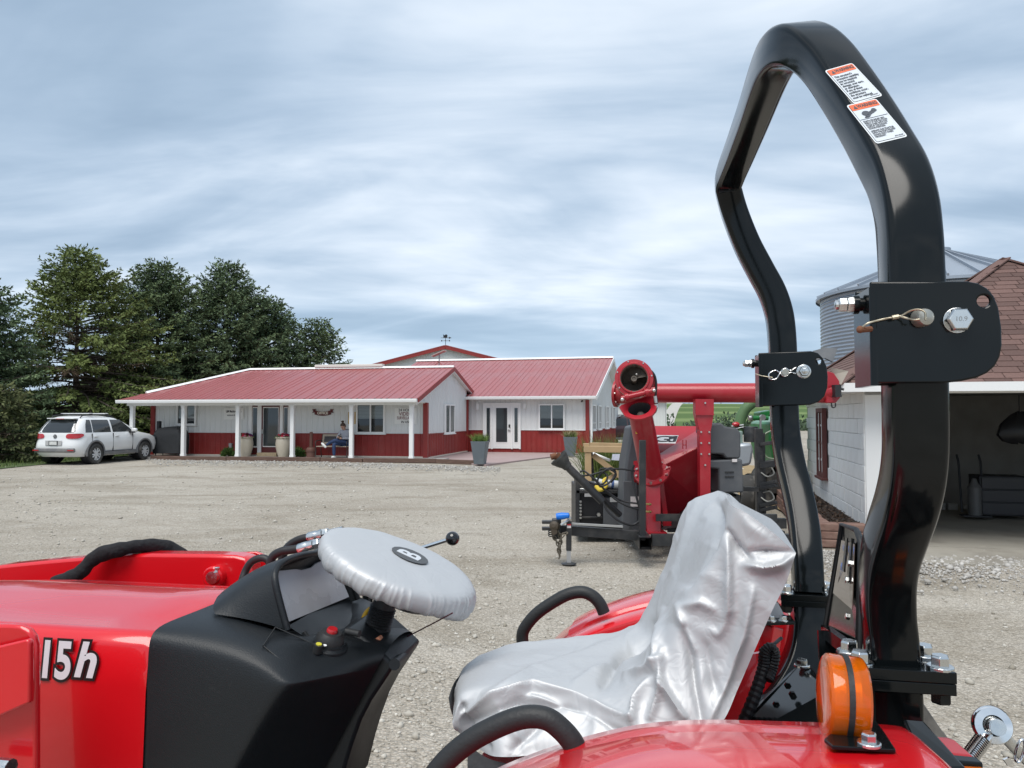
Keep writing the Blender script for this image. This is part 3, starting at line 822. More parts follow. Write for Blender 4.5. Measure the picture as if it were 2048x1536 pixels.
m = MB(); ribbed(m, (0, WD, 0), EX, EB, EZ, WL, 0, lambda u: 0.05, lambda u: 2.6); ribbed(m, (WL, 0, 0), EB, -EX, EZ, 0, WD, lambda u: 0.05, lambda u: wroof(u) - 0.03, extra=(WRB,)); part('back_wall', m, WHM, wing, local=True, fixn=False)
m = MB(); ribbed(m, (0, 0, 0), EX, -EB, EZ, WL, 0, lambda u: PZ, lambda u: WS2); ribbed(m, (0, 0, 0), EB, EX, EZ, 0, WD, lambda u: PZ, lambda u: WS2); part('wainscot', m, REDM, wing, local=True, fixn=False)
m = MB(); m.box((WL / 2, -0.018, WS2), (-WL, 0.03, 0.03)); m.box((0.018, WD / 2, WS2), (0.03, WD, 0.03)); part('wainscot_cap', m, WHT, wing, local=True, smooth=0)
m = MB(); m.box((-0.02, -0.02, 1.2), (0.16, 0.16, 2.3)); part('corner_trim', m, REDT, wing, local=True, smooth=0)
m = MB(); m.tube([(0.16, -0.1, 2.4), (0.16, -0.1, 0.05)], 0.05, 8); part('downspout', m, WHT, wing, local=True)
m = MB(); m.sweep([(WRL, WB0 - 0.06, WZ0 - 0.05), (WRR, WB0 - 0.06, WZ0 - 0.05)], [(-0.055, -0.07), (0.045, -0.07), (0.065, 0.0), (0.065, 0.05), (-0.055, 0.06)]); part('gutter', m, WHT, wing, local=True, smooth=20)
m = MB(); m.box(((WRL + WRR) / 2, WB0 / 2, WZ0 - 0.08), (WRR - WRL, -WB0, 0.02)); part('soffit', m, SOFF, wing, local=True, smooth=0)
sl = Vector((0, WRB - WB0, WRZ - WZ0)); SL = sl.length; sld = sl.normalized(); nf = EX.cross(sld)
a = WRR; shared = None
while a > WRL + 0.02:
    a1 = max(WRL, a - PW)
    if shared and abs(a - a1 - PW) < 1e-3: o = new_obj('roof_panel', shared, wing)
    else:
        m = MB(); ribbed(m, (0, 0, 0), EX, nf, sld, a1 - a + 0.003, -0.003, lambda u: 0.0, lambda u: SL, rh=0.024, rw=0.03)
        o = part('roof_panel', m, ROOF, wing, local=True, fixn=False); shared = shared or o.data
    o.location = (a, WB0, WZ0); a = a1
slb = Vector((0, WBB - WRB, WZB - WRZ)); m = MB(); ribbed(m, (0, WRB, WRZ), EX, EX.cross(slb.normalized()) , slb.normalized(), WRL, WRR, lambda u: 0, lambda u: slb.length); part('back_roof', m, ROOF, wing, local=True, fixn=False)
m = MB(); m.sweep([(WRL - 0.05, WRB, WRZ + 0.05), (WRR, WRB, WRZ + 0.05)], [(-0.13, -0.05), (0.13, -0.05), (0.04, 0.04), (-0.04, 0.04)]); part('ridge_cap', m, WHT, wing, local=True, smooth=0)
for (b0, z0, b1, z1) in ((WB0, WZ0, WRB, WRZ), (WRB, WRZ, WBB, WZB)):
    m = MB(); m.bar((WRR + 0.015, b0, z0 - 0.08), (WRR + 0.015, b1, z1 - 0.08), 0.03, 0.19); m.bar((WRR / 2, b0, z0 - 0.13), (WRR / 2, b1, z1 - 0.13), WRR - 0.02, 0.015); part('rake_trim', m, WHT, wing, local=True, smooth=0)
def wwin(px0, px1, py0, py1, **kw):
    a0, z1 = WF.at(px0, py0, 0); a1, z0 = WF.at(px1, py1, 0)
    return window(wing, LM(((a0 + a1) / 2, -0.02, (z0 + z1) / 2), EX, EZ), a1 - a0, z1 - z0, **kw)
wwin(1078, 1130, 808, 859, blind=0.58)
for p0, p1 in ((1181.5, 1188), (1194, 1199.5), (1209.5, 1214.5), (1222.5, 1227)):
    b0, z1 = WF.bt(p0, 811, 0); b1, z0 = WF.bt(p1, 855, 0)
    zc_ = (2.12 + 1.05) / 2
    window(wing, LM((0.02, (b0 + b1) / 2, zc_), EB, EZ), max(0.55, b1 - b0), 1.15, blind=0.0, mull=(0.5,), horiz=0.28)
def wbox(mb, px0, px1, py0, py1, proud, t=0.03):
    a0, z1 = WF.at(px0, py0, 0); a1, z0 = WF.at(px1, py1, 0)
    mb.box(((a0 + a1) / 2, -proud, (z0 + z1) / 2), (a1 - a0, t, z1 - z0))
m = MB()
for p0, p1 in ((967, 970), (983, 986), (1023, 1026), (1039, 1042)): wbox(m, p0, p1, 808, 898, 0.05, 0.08)
wbox(m, 967, 1042, 806, 809.5, 0.052, 0.084)
ent = part('entrance', m, WHT, wing, local=True, smooth=0)
for nm, p0, p1, g0, g1 in (('sidelight', 970, 983, 974, 980.5), ('door', 986, 1023, 993, 1015), ('sidelight', 1026, 1039, 1029.5, 1036)):
    m = MB(); wbox(m, p0, p1, 809.5, 897, 0.03, 0.035); part(nm, m, WHT, ent, local=True, smooth=0)
    m = MB(); wbox(m, g0 - 1.2, g1 + 1.2, 814.5, 886, 0.052, 0.012); part('glazing_frame', m, WHT, ent, local=True, smooth=0)
    m = MB(); wbox(m, g0, g1, 816, 884, 0.061, 0.008); part('door_glass', m, MATS['door_glass'], ent, local=True, smooth=0)
m = MB(); wbox(m, 1018, 1021, 849, 855, 0.07, 0.04); part('keypad_lock', m, BLACKM, ent, local=True)
m = MB(); wbox(m, 1016.5, 1021.5, 859, 861, 0.08, 0.05); part('handle', m, STEEL, ent, local=True)
for lab, p0, p1, y0, y1 in (('white box wall lamp between the porch gable and the white entrance', 953.5, 958.5, 807, 820), ('white box wall lamp between the white entrance and the wing window', 1047.5, 1052.5, 807, 817)):
    a0, z1 = WF.at(p0, y0, 0); a1, z0 = WF.at(p1, y1, 0)
    t_ = thing('wall_lamp', lab, 'lamp', WF.w((a0 + a1) / 2, -0.09, (z0 + z1) / 2), WF.rz, 'white wall lamps beside the wing entrance')
    m = MB(); m.box((0, 0, 0), (a1 - a0, 0.10, z1 - z0)); part('shade', m, WHT, t_, local=True, bevel=0.01)
    m = MB(); m.box((0, 0.06, 0), ((a1 - a0) * 0.7, 0.04, (z1 - z0) * 0.5)); part('bracket', m, WHT, t_, local=True)
a0, z0 = WF.at(1165, 802, 0)
t_ = thing('security_camera', 'small dark security camera under the wing gutter near the downspout', 'camera', WF.w(a0, -0.12, z0), WF.rz)
m = MB(); m.tube([(0, -0.1, -0.02), (0, 0.06, 0.01)], 0.04, 10); part('body', m, BLACKM, t_, local=True)
m = MB(); m.tube([(0, 0.06, 0.01), (0, 0.11, 0.04)], 0.018, 8); m.lathe([(0.05, 0), (0.05, 0.02)], (0, 0.10, 0.04), (0, 1, 0), 12); part('mount', m, WHT, t_, local=True)

# satellite dish on the wing roof
a0, _ = WF.at(877, 738, 3.6); zr = wroof(3.6)
bq, _ = 3.9, 0
dsh = thing('satellite_dish', 'flat satellite dish tilted on a short mast on the red wing roof', 'satellite dish', WF.w(WF.at(878, 735, 4.9)[0], 4.9, wroof(4.9)), WF.rz)
m = MB(); m.box((0, 0, 0.78), (0.78, 0.46, 0.045), R=Matrix.Rotation(math.radians(-22), 3, 'Y')); part('panel', m, pm('dish_face', (0.42, 0.32, 0.30), 0.4), dsh, local=True, bevel=0.015)
m = MB(); m.tube([(0, 0, 0), (0.02, 0, 0.75)], 0.03, 8); part('mast', m, pm('grey_metal', (0.3, 0.3, 0.3), 0.4, 0.6), dsh, local=True)
m = MB()
for sx in (-1, 1): m.tube([(sx * 0.45, -0.35, -0.09), (0, 0, 0.35)], 0.018, 6)
m.box((0, -0.3, -0.05), (1.0, 0.12, 0.06)); part('roof_mount', m, pm('mount_red', (0.3, 0.06, 0.05), 0.5), dsh, local=True)

# ------------------------------------------------------------------ shed behind, its weathervane, and the grey shed to the right
D = 70.0
ap = P(892, 692, D)
SF = Frame((ap.x, ap.y, 0), 3)
shed = thing('machine_shed', 'big pale machine shed with shallow gable showing above the office roofs', 'building', SF.o, SF.rz)
hw = 9.0; slp = 0.255; zt = ap.z; ze = zt - hw * slp
WHM2 = pm('pale_shed_metal', (0.62, 0.64, 0.62), 0.5, var=0.04, vscale=0.6)
m = MB(); ribbed(m, (0, 0, 0), EX, -EB, EZ, -hw, hw, lambda u: 0, lambda u: zt - 0.25 - abs(u) * slp, extra=(0.0,)); part('gable_wall', m, WHM2, shed, local=True, fixn=False)
m = MB(); m.box((-hw, 12, ze / 2 - 0.1), (0.1, 24, ze - 0.3)); part('side_wall', m, WHM2, shed, local=True, smooth=0)
m = MB(); m.box((hw, 12, ze / 2 - 0.1), (0.1, 24, ze - 0.3)); part('side_wall', m, WHM2, shed, local=True, smooth=0)
for sg in (-1, 1):
    m = MB(); m.bar((0, -0.45, zt - 0.12), (sg * (hw + 0.6), -0.45, ze - 0.12 - 0.6 * slp), 0.05, 0.36); part('rake_trim', m, REDT, shed, local=True, smooth=0)
    sv = Vector((sg, 0, -slp)).normalized(); m = MB(); L_ = (hw + 0.6) / abs(sv.x)
    ribbed(m, (0, 0, zt), EB, Vector((slp * sg, 0, 1)).normalized(), sv, -0.5, 24, lambda u: 0, lambda u: L_); part('roof_slope', m, ROOF, shed, local=True, fixn=False)
wv = thing('weathervane', 'thin iron weathervane on the peak of the machine shed', 'weathervane', SF.w(0, -0.3, zt), SF.rz)
m = MB(); m.tube([(0, 0, 0), (0, 0, 0.95)], 0.025, 6); part('rod', m, BLACKM, wv, local=True)
m = MB(); m.tube([(-0.36, 0, 0.45), (0.36, 0, 0.45)], 0.02, 6); m.tube([(0, -0.36, 0.45), (0, 0.36, 0.45)], 0.02, 6)
for sx in (-0.36, 0.36): m.box((sx, 0, 0.45), (0.1, 0.02, 0.12))
part('compass_arms', m, BLACKM, wv, local=True)
m = MB(); m.tube([(-0.42, 0, 0.72), (0.45, 0, 0.72)], 0.022, 6); m.plate([(0.3, 0, 0.62), (0.55, 0, 0.72), (0.3, 0, 0.82)], 0.02, (0, 1, 0)); m.plate([(-0.2, 0, 0.74), (0.15, 0, 0.74), (0.18, 0, 0.95), (0.05, 0, 1.05), (-0.1, 0, 0.95), (-0.22, 0, 1.05)], 0.02, (0, 1, 0)); part('arrow', m, BLACKM, wv, local=True, smooth=0)

D = 58.0; c = P(1332, 830, D)
GF = Frame((c.x, c.y, 0), 9)
gs = thing('grey_shed', 'plain pale grey shed standing behind the wing with a dark small paned window', 'building', GF.o, GF.rz)
_, zt = GF.at(1300, 803, 0)
m = MB(); ribbed(m, (0, 0, 0), EX, -EB, EZ, -5.2, 0, lambda u: 0, lambda u: zt); part('front_wall', m, WHM2, gs, local=True, fixn=False)
m = MB(); m.box((0, 4, zt / 2), (0.1, 8, zt)); part('side_wall', m, WHM2, gs, local=True, smooth=0)
m = MB(); m.plate([(-5.5, -0.35, zt), (0.35, -0.35, zt), (0.35, 4, zt + 1.0), (-5.5, 4, zt + 1.0)], 0.06, (0, -0.24, 1)); m.plate([(-5.5, 8.3, zt), (0.35, 8.3, zt), (0.35, 4, zt + 1.0), (-5.5, 4, zt + 1.0)], 0.06, (0, 0.24, 1)); part('roof', m, pm('grey_roof', (0.55, 0.56, 0.55), 0.5), gs, local=True, smooth=0)
a0, z1 = GF.at(1235, 833, 0); a1, z0 = GF.at(1243, 862, 0)
window(gs, LM(((a0 + a1) / 2, -0.03, (z0 + z1) / 2), EX, EZ), 0.8, 1.3, blind=0, mull=(0.33, 0.66), horiz=0.5)

# ------------------------------------------------------------------ porch timbers, patio
tb = -1.68
pp = [OF.w(OF.at(q, 915, tb)[0], tb, 0) for q in (300, 452, 640, 725, 872)] + [G(968, 930)]
labs = ['weathered landscape timber edging the porch beside the parked white car', 'weathered landscape timber edging the porch in front of the maroon entrance',
        'short weathered timber edging the porch below the seated person', 'weathered landscape timber edging the porch below the surveillance sign', 'dark reddish timber with a notched end at the patio corner']
for i in range(5):
    p, q = pp[i], pp[i + 1]
    d_ = (q - p).normalized(); p2 = p + d_ * 0.02
    L_ = (q - p2).length; ang = math.atan2(d_.y, d_.x)
    t_ = MB(); t_.bar((0, 0, 0.085), (L_, 0, 0.085 + (0.01 if i % 2 else -0.008)), 0.15, 0.15)
    me = mesh_from(t_, 'landscape_timber', TIMBER, 0); o = new_obj('landscape_timber', me); o.location = p2 + Vector((0, 0.09, -0.01)); o.rotation_euler = (0, 0, ang)
    bv = o.modifiers.new('edges', 'BEVEL'); bv.width = 0.015; bv.segments = 2
    tag(o, labs[i], 'timber', 'landscape timbers edging the porch'); ROOTM[o.name] = Matrix.Translation(o.location)
pa = [G(868, 919, 0.05), G(972, 929, 0.05), G(1060, 918, 0.05), G(1168, 905.5, 0.05), WF.w(0.05, -0.02, 0.05), WF.w(-5.6, -0.02, 0.05), OF.w(0.05, 5.7, 0.05), OF.w(0.05, 0.0, 0.05), OF.w(0.05, -1.3, 0.05)]
m = MB(); m.plate([Vector((p.x, p.y, -0.06)) for p in pa], 0.11, (0, 0, 1)); tag(part('patio', m, PATIO, smooth=0), kind='structure')
# ------------------------------------------------------------------ conifers behind the office
BARK = pm('conifer_bark', (0.085, 0.068, 0.055), 0.95, var=0.35, vscale=9, bump=0.5, bscale=30)
DEADTWIG = leafmat('dead_twigs', (0.10, 0.07, 0.05), (0.26, 0.18, 0.12))
def kites(P_, D_, L_, W_, r):
    n = len(P_)
    rnd = r.normal(0, 1, (n, 3)); s = np.cross(D_, rnd); s /= np.linalg.norm(s, axis=1)[:, None] + 1e-9
    V = np.zeros((n, 4, 3)); mid = P_ + D_ * (L_ * 0.45)[:, None]
    V[:, 0] = P_; V[:, 1] = mid + s * W_[:, None]; V[:, 2] = P_ + D_ * L_[:, None]; V[:, 3] = mid - s * W_[:, None]
    return V.reshape(-1, 3)
def conifer(label, px, pytop, D, R, mat, seed, zlow=0.3, power=0.75, dead=0.06, group='conifers standing behind the office', skew=None, density=1.0, bare=0.24, droop=0.26, zbase=0.0, pxbase=None, lean=0.0):
    r = np.random.default_rng(seed)
    top = P(px, pytop, D); H = top.z - zbase
    t_ = thing('conifer', label, 'tree', (top.x, top.y, zbase), 0, group)
    m = MB(); m.tube([(0.03 * math.sin(k * 1.7) * (1 - k / 10), 0.03 * math.cos(k * 2.1), H * k / 10.0) for k in range(11)], 0.1, 9, radii=[max(0.015, (0.019 * H) * (1 - k / 10.3)) for k in range(11)])
    part('trunk', m, BARK, t_, local=True, smooth=60)
    PP, DD, LL, WW, TT = [], [], [], [], []
    DP, DDi, DL, DW, DT = [], [], [], [], []
    lm = MB(); z = zlow; ph = 0
    while z < H - 0.12:
        h = (z - zlow) / (H - zlow)
        rad = R * (1 - h) ** power * (0.55 + 0.45 * min(1, h / 0.12)) + 0.10
        nb = 9 if h < 0.8 else 6
        ph += r.uniform(0.4, 1.2)
        for b in range(nb):
            az = ph + b * 2 * math.pi / nb + r.normal(0, 0.18)
            ln = rad * r.uniform(0.72, 1.12)
            if skew is not None: ln *= 1 + skew(az, h)
            if ln < 0.12: continue
            tone_b = r.uniform(-0.22, 0.22)
            isdead = r.uniform() < dead and h < 0.6
            up = 0.55 * h - 0.10 + r.normal(0, 0.08)
            n = max(3, int(ln / 0.12))
            pts = []
            for k in range(n + 1):
                s = k / n
                x = ln * s
                zz = z + ln * (up * s - droop * s * s * (1 - h) * 1.2 + 0.16 * s ** 3)
                wob = 0.05 * ln * math.sin(3 * s + b)
                pts.append((math.cos(az) * x - math.sin(az) * wob, math.sin(az) * x + math.cos(az) * wob, zz))
            if ln > 0.7: lm.tube(pts[::max(1, n // 4)], 0.02, 4, radii=[max(0.006, 0.011 * ln * (1 - 0.85 * i / len(pts[::max(1, n // 4)]))) for i in range(len(pts[::max(1, n // 4)]))], cap=False)
            pts = np.array(pts)
            for k in range(1, n + 1):
                s = k / n
                dr = pts[k] - pts[k - 1]; dr /= np.linalg.norm(dr) + 1e-9
                side = np.array([-dr[1], dr[0], 0]); side /= np.linalg.norm(side) + 1e-9
                leafy = s > (bare if h < 0.75 else 0.1) and not isdead
                for sg in (-1, 1):
                    if r.uniform() > 0.93 * density + 0.05: continue
                    tl = (0.16 + 0.30 * ln * (1 - s) * 0.55 + 0.08) * r.uniform(0.6, 1.25)
                    tl = min(tl, 0.62)
                    td = dr * r.uniform(0.45, 0.9) + side * sg * r.uniform(0.5, 0.95) + np.array([0, 0, r.normal(-0.26, 0.22)])
                    td /= np.linalg.norm(td)
                    nk = max(2, int(tl / 0.060))
                    for q in range(nk):
                        f = (q + r.uniform(0, 1)) / nk
                        p = pts[k] + td * tl * f
                        dd = td * 0.8 + r.normal(0, 0.42, 3) + np.array([0, 0, -0.10])
                        dd /= np.linalg.norm(dd)
                        if leafy:
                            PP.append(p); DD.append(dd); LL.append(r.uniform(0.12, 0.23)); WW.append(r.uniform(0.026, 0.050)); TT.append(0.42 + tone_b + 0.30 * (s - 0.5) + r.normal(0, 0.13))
                        elif r.uniform() < (0.5 if isdead else 0.14):
                            DP.append(p); DDi.append(dd); DL.append(r.uniform(0.12, 0.3)); DW.append(0.007); DT.append(r.uniform(0, 1) if isdead else r.uniform(0, 0.35))
                if leafy and s > 0.85:
                    for q in range(4):
                        dd = dr + r.normal(0, 0.35, 3); dd /= np.linalg.norm(dd)
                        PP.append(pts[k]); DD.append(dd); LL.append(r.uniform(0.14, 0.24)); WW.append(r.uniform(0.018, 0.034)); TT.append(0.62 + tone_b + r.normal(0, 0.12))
        z += r.uniform(0.17, 0.28) * (0.75 if h > 0.7 else 1.0)
    for q in range(26):
        dd = np.array([r.normal(0, 0.4), r.normal(0, 0.4), 1.0]); dd /= np.linalg.norm(dd)
        PP.append(np.array([0, 0, H - 0.35 + 0.3 * r.uniform()])); DD.append(dd); LL.append(0.2); WW.append(0.025); TT.append(0.6)
    part('limbs', lm, BARK, t_, local=True, smooth=60, fixn=False)
    V = kites(np.array(PP), np.array(DD), np.array(LL), np.array(WW), r)
    np_object('crown', V, np.arange(len(V)), 4, mat, np.clip(np.array(TT), 0, 1), t_)
    if DP:
        V = kites(np.array(DP), np.array(DDi), np.array(DL), np.array(DW), r)
        np_object('dead_twigs', V, np.arange(len(V)), 4, DEADTWIG, np.array(DT), t_)
    return t_
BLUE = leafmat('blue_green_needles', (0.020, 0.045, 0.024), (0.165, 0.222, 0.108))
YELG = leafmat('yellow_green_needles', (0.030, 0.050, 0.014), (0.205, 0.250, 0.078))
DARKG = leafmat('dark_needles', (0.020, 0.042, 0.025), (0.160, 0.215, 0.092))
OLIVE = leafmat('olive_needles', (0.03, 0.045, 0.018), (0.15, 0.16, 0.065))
def sk(c, a): return lambda az, h: a * math.cos(az - c) * (1 - h)
conifer('dark blue green conifer cut off by the left edge of the photo', -40, 560, 30, 3.3, BLUE, 21, zlow=0.2, power=0.66, dead=0.12)
conifer('broad yellowish green conifer with bare lower limbs behind the white car', 158, 500, 34.5, 5.0, YELG, 22, zlow=1.0, power=0.78, dead=0.10, bare=0.36, skew=sk(0.1, 0.42), droop=0.32)
conifer('dense green conifer between the yellowish one and the pointed blue one', 318, 527, 39, 5.2, DARKG, 23, zlow=0.6, power=0.74, dead=0.04, bare=0.25)
conifer('tall blue green conifer with a narrow rounded top', 456, 527, 41, 4.3, BLUE, 24, zlow=0.8, power=0.72, dead=0.03, skew=sk(0.0, 0.15))
conifer('mid height blue green conifer right of the tallest blue one', 538, 597, 42.5, 4.0, BLUE, 25, zlow=0.8, power=0.72, dead=0.03)
conifer('smallest conifer in the row with loose top above the office ridge', 636, 641, 43.5, 2.6, DARKG, 26, zlow=0.9, power=0.58, dead=0.03, density=0.8)
conifer('small olive conifer at the left edge in front of the bigger ones', 0, 775, 27.5, 1.55, OLIVE, 27, zlow=0.1, power=0.55, dead=0.1, group='conifers standing behind the office')
conifer('low dark conifer filling the gap behind the parked white car', 236, 745, 40, 3.4, DARKG, 28, zlow=0.1, power=0.5, dead=0.1)

# far trees on the rise, seen under the red auger tube
FARLEAF = leafmat('far_leaves', (0.045, 0.075, 0.045), (0.10, 0.14, 0.085))
def round_tree(label, px, py0, py1, D, w, seed, group='round trees on the far field edge'):
    r = np.random.default_rng(seed); b = P(px, py1, D); t = P(px, py0, D); H = t.z - b.z
    zb = hill_z(b.x, D); t_ = thing('round_tree', label, 'tree', (b.x, D, zb), 0, group); H = t.z - zb
    m = MB(); m.tube([(0, 0, -0.3), (0, 0, H * 0.5)], 0.03 * H, 6); part('trunk', m, BARK, t_, local=True)
    n = 700; C = r.normal(0, 1, (9, 3)); C /= np.linalg.norm(C, axis=1)[:, None]; C = C * np.array([w * 0.33, w * 0.33, H * 0.2]) + np.array([0, 0, H * 0.66])
    k = r.integers(0, 9, n); d = r.normal(0, 1, (n, 3)); d /= np.linalg.norm(d, axis=1)[:, None]
    p = C[k] + d * np.array([w * 0.24, w * 0.24, H * 0.16]) * r.uniform(0.5, 1, (n, 1))
    V = kites(p, d, np.full(n, 0.12 * H), np.full(n, 0.05 * H), r)
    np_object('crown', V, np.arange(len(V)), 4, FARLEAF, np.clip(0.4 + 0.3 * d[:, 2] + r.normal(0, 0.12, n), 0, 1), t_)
for i, (lb, px, y0, y1, w) in enumerate((('round far tree just right of the grey shed', 1322, 790, 812, 9), ('broad far tree beside the pale farmhouse', 1378, 791, 813, 8), ('far tree crown left of the red auger post', 1398, 794, 813, 6),
        ('lone far tree right of the red auger post', 1442, 786, 812, 9), ('small far tree right of the green hose', 1512, 795, 812, 6), ('dark far tree half behind the grey shed roof', 1300, 787, 814, 9))):
    round_tree(lb, px, y0, y1, 300, w, 60 + i)
hx = P(1346, 800, 310); hz = hill_z(hx.x, 310)
fh = thing('farmhouse', 'tiny pale farmhouse among far trees at the top of the lane', 'house', (hx.x, 310, hz), 0)
m = MB(); m.box((0, 0, 1.4), (6, 5, 3.4)); part('wall', m, WHT, fh, local=True, smooth=0)
m = MB(); m.plate([(-3.3, -2.9, 3.0), (3.3, -2.9, 3.0), (3.3, 0, 4.9), (-3.3, 0, 4.9)], 0.1, (0, -0.5, 1)); m.plate([(-3.3, 2.9, 3.0), (3.3, 2.9, 3.0), (3.3, 0, 4.9), (-3.3, 0, 4.9)], 0.1, (0, 0.5, 1)); part('roof', m, pm('far_roof', (0.3, 0.3, 0.31), 0.7), fh, local=True, smooth=0)
for sx in (-1.5, 1.5):
    m = MB(); m.box((sx, -2.52, 1.7), (0.9, 0.06, 1.2)); part('window', m, INSIDE, fh, local=True, smooth=0)
# band of roadside brush at the foot of the field
n = 2600; r_ = np.random.default_rng(5)
xs_ = r_.uniform(14, 36, n); ys_ = 88 + r_.uniform(-3, 3, n); hh = r_.uniform(0.2, 1, n) ** 0.7 * (2.2 + 0.7 * np.sin(xs_ * 0.8))
kp = ~((xs_ > 18.2) & (xs_ < 20.0)); xs_, ys_, hh = xs_[kp], ys_[kp], hh[kp]; n = len(xs_)
d = r_.normal(0, 1, (n, 3)); d[:, 2] = np.abs(d[:, 2]); d /= np.linalg.norm(d, axis=1)[:, None]
V = kites(np.stack([xs_, ys_, np.array([hill_z(a, b) for a, b in zip(xs_, ys_)]) + hh * r_.uniform(0, 0.8, n)], 1), d, np.full(n, 0.5), np.full(n, 0.14), r_)
o = np_object('roadside_brush', V, np.arange(len(V)), 4, FARLEAF, np.clip(r_.normal(0.45, 0.2, n), 0, 1)); tag(o, 'green brush along the foot of the far field', 'brush', kind='stuff')

# ------------------------------------------------------------------ cars
TYRE = pm('tyre_rubber', (0.045, 0.044, 0.042), 0.85, var=0.3, vscale=5, dirt=(0.30, 0.28, 0.25), dscale=4, damt=0.55)
ALLOY = pm('alloy_rim', (0.66, 0.67, 0.68), 0.35, 0.15)
PLASTG = pm('grey_bumper', (0.16, 0.16, 0.165), 0.6, dirt=(0.34, 0.32, 0.29), dscale=2.5, damt=0.6)
CARGL = pm('car_glass', (0.025, 0.03, 0.034), 0.03, spec=0.8)
TAILR = pm('tail_red', (0.42, 0.015, 0.02), 0.15, coat=0.6)
SLICES = [(0.27, -0.66, 3.30, 0.78, 0.30), (0.40, -0.82, 3.50, 0.865, 0.34), (0.60, -0.865, 3.56, 0.90, 0.40), (0.72, -0.85, 3.55, 0.905, 0.42), (0.86, -0.805, 3.48, 0.90, 0.45), (0.97, -0.80, 3.22, 0.88, 0.45),
          (1.04, -0.79, 2.70, 0.855, 0.34), (1.09, -0.77, 2.42, 0.83, 0.28), (1.28, -0.665, 2.08, 0.775, 0.27), (1.46, -0.53, 1.72, 0.705, 0.27), (1.57, -0.42, 1.42, 0.64, 0.28), (1.63, -0.25, 1.18, 0.54, 0.28), (1.66, 0.05, 0.9, 0.33, 0.2)]
def slice_at(z):
    for i in range(len(SLICES) - 1):
        a, b = SLICES[i], SLICES[i + 1]
        if a[0] <= z <= b[0]:
            f = (z - a[0]) / (b[0] - a[0]); return tuple(p + (q - p) * f for p, q in zip(a, b))
    return SLICES[-1]
def wheel(car, x, y, sg, R=0.345, name='wheel'):
    w = MB(); prof = [(R * 0.62, -0.11), (R * 0.9, -0.115), (R, -0.085), (R, 0.085), (R * 0.9, 0.115), (R * 0.62, 0.11)]
    w.lathe(prof, (x, y, R), (0, 1, 0), 36, cap=False); o = part(name, w, TYRE, car, local=True, smooth=40)
    m = MB(); yo = y + sg * 0.085
    m.lathe([(R * 0.66, -0.02), (R * 0.66, 0.02), (R * 0.61, 0.02), (R * 0.58, -0.06)], (x, yo, R), (0, sg, 0), 30, cap=False)
    m.lathe([(0.001, 0.012), (0.055, 0.012), (0.06, -0.03)], (x, yo, R), (0, sg, 0), 14, cap=False)
    for k in range(10):
        a = 2 * math.pi * k / 10 + 0.06 * (1 if k % 2 else -1)
        m.bar((x + 0.03 * math.cos(a), yo, R + 0.03 * math.sin(a)), (x + R * 0.63 * math.cos(a), yo, R + R * 0.63 * math.sin(a)), 0.04, 0.03, up=(0, 1, 0))
    part('rim', m, ALLOY, o, local=True)
    m = MB(); m.lathe([(0.001, -0.09), (R * 0.6, -0.09), (R * 0.6, -0.088), (0.001, -0.088)], (x, yo, R), (0, sg, 0), 24); part('brake_disc', m, BLACKM, o, local=True)
def end_in(s, y):
    """How far the rounded corner has drawn in from the car's flat end at offset y."""
    r = min(s[4], s[3] * 0.95, (s[2] - s[1]) * 0.45); e = abs(y) - (s[3] - r)
    return 0.0 if e <= 0 else r - math.sqrt(max(0.0, r * r - e * e))
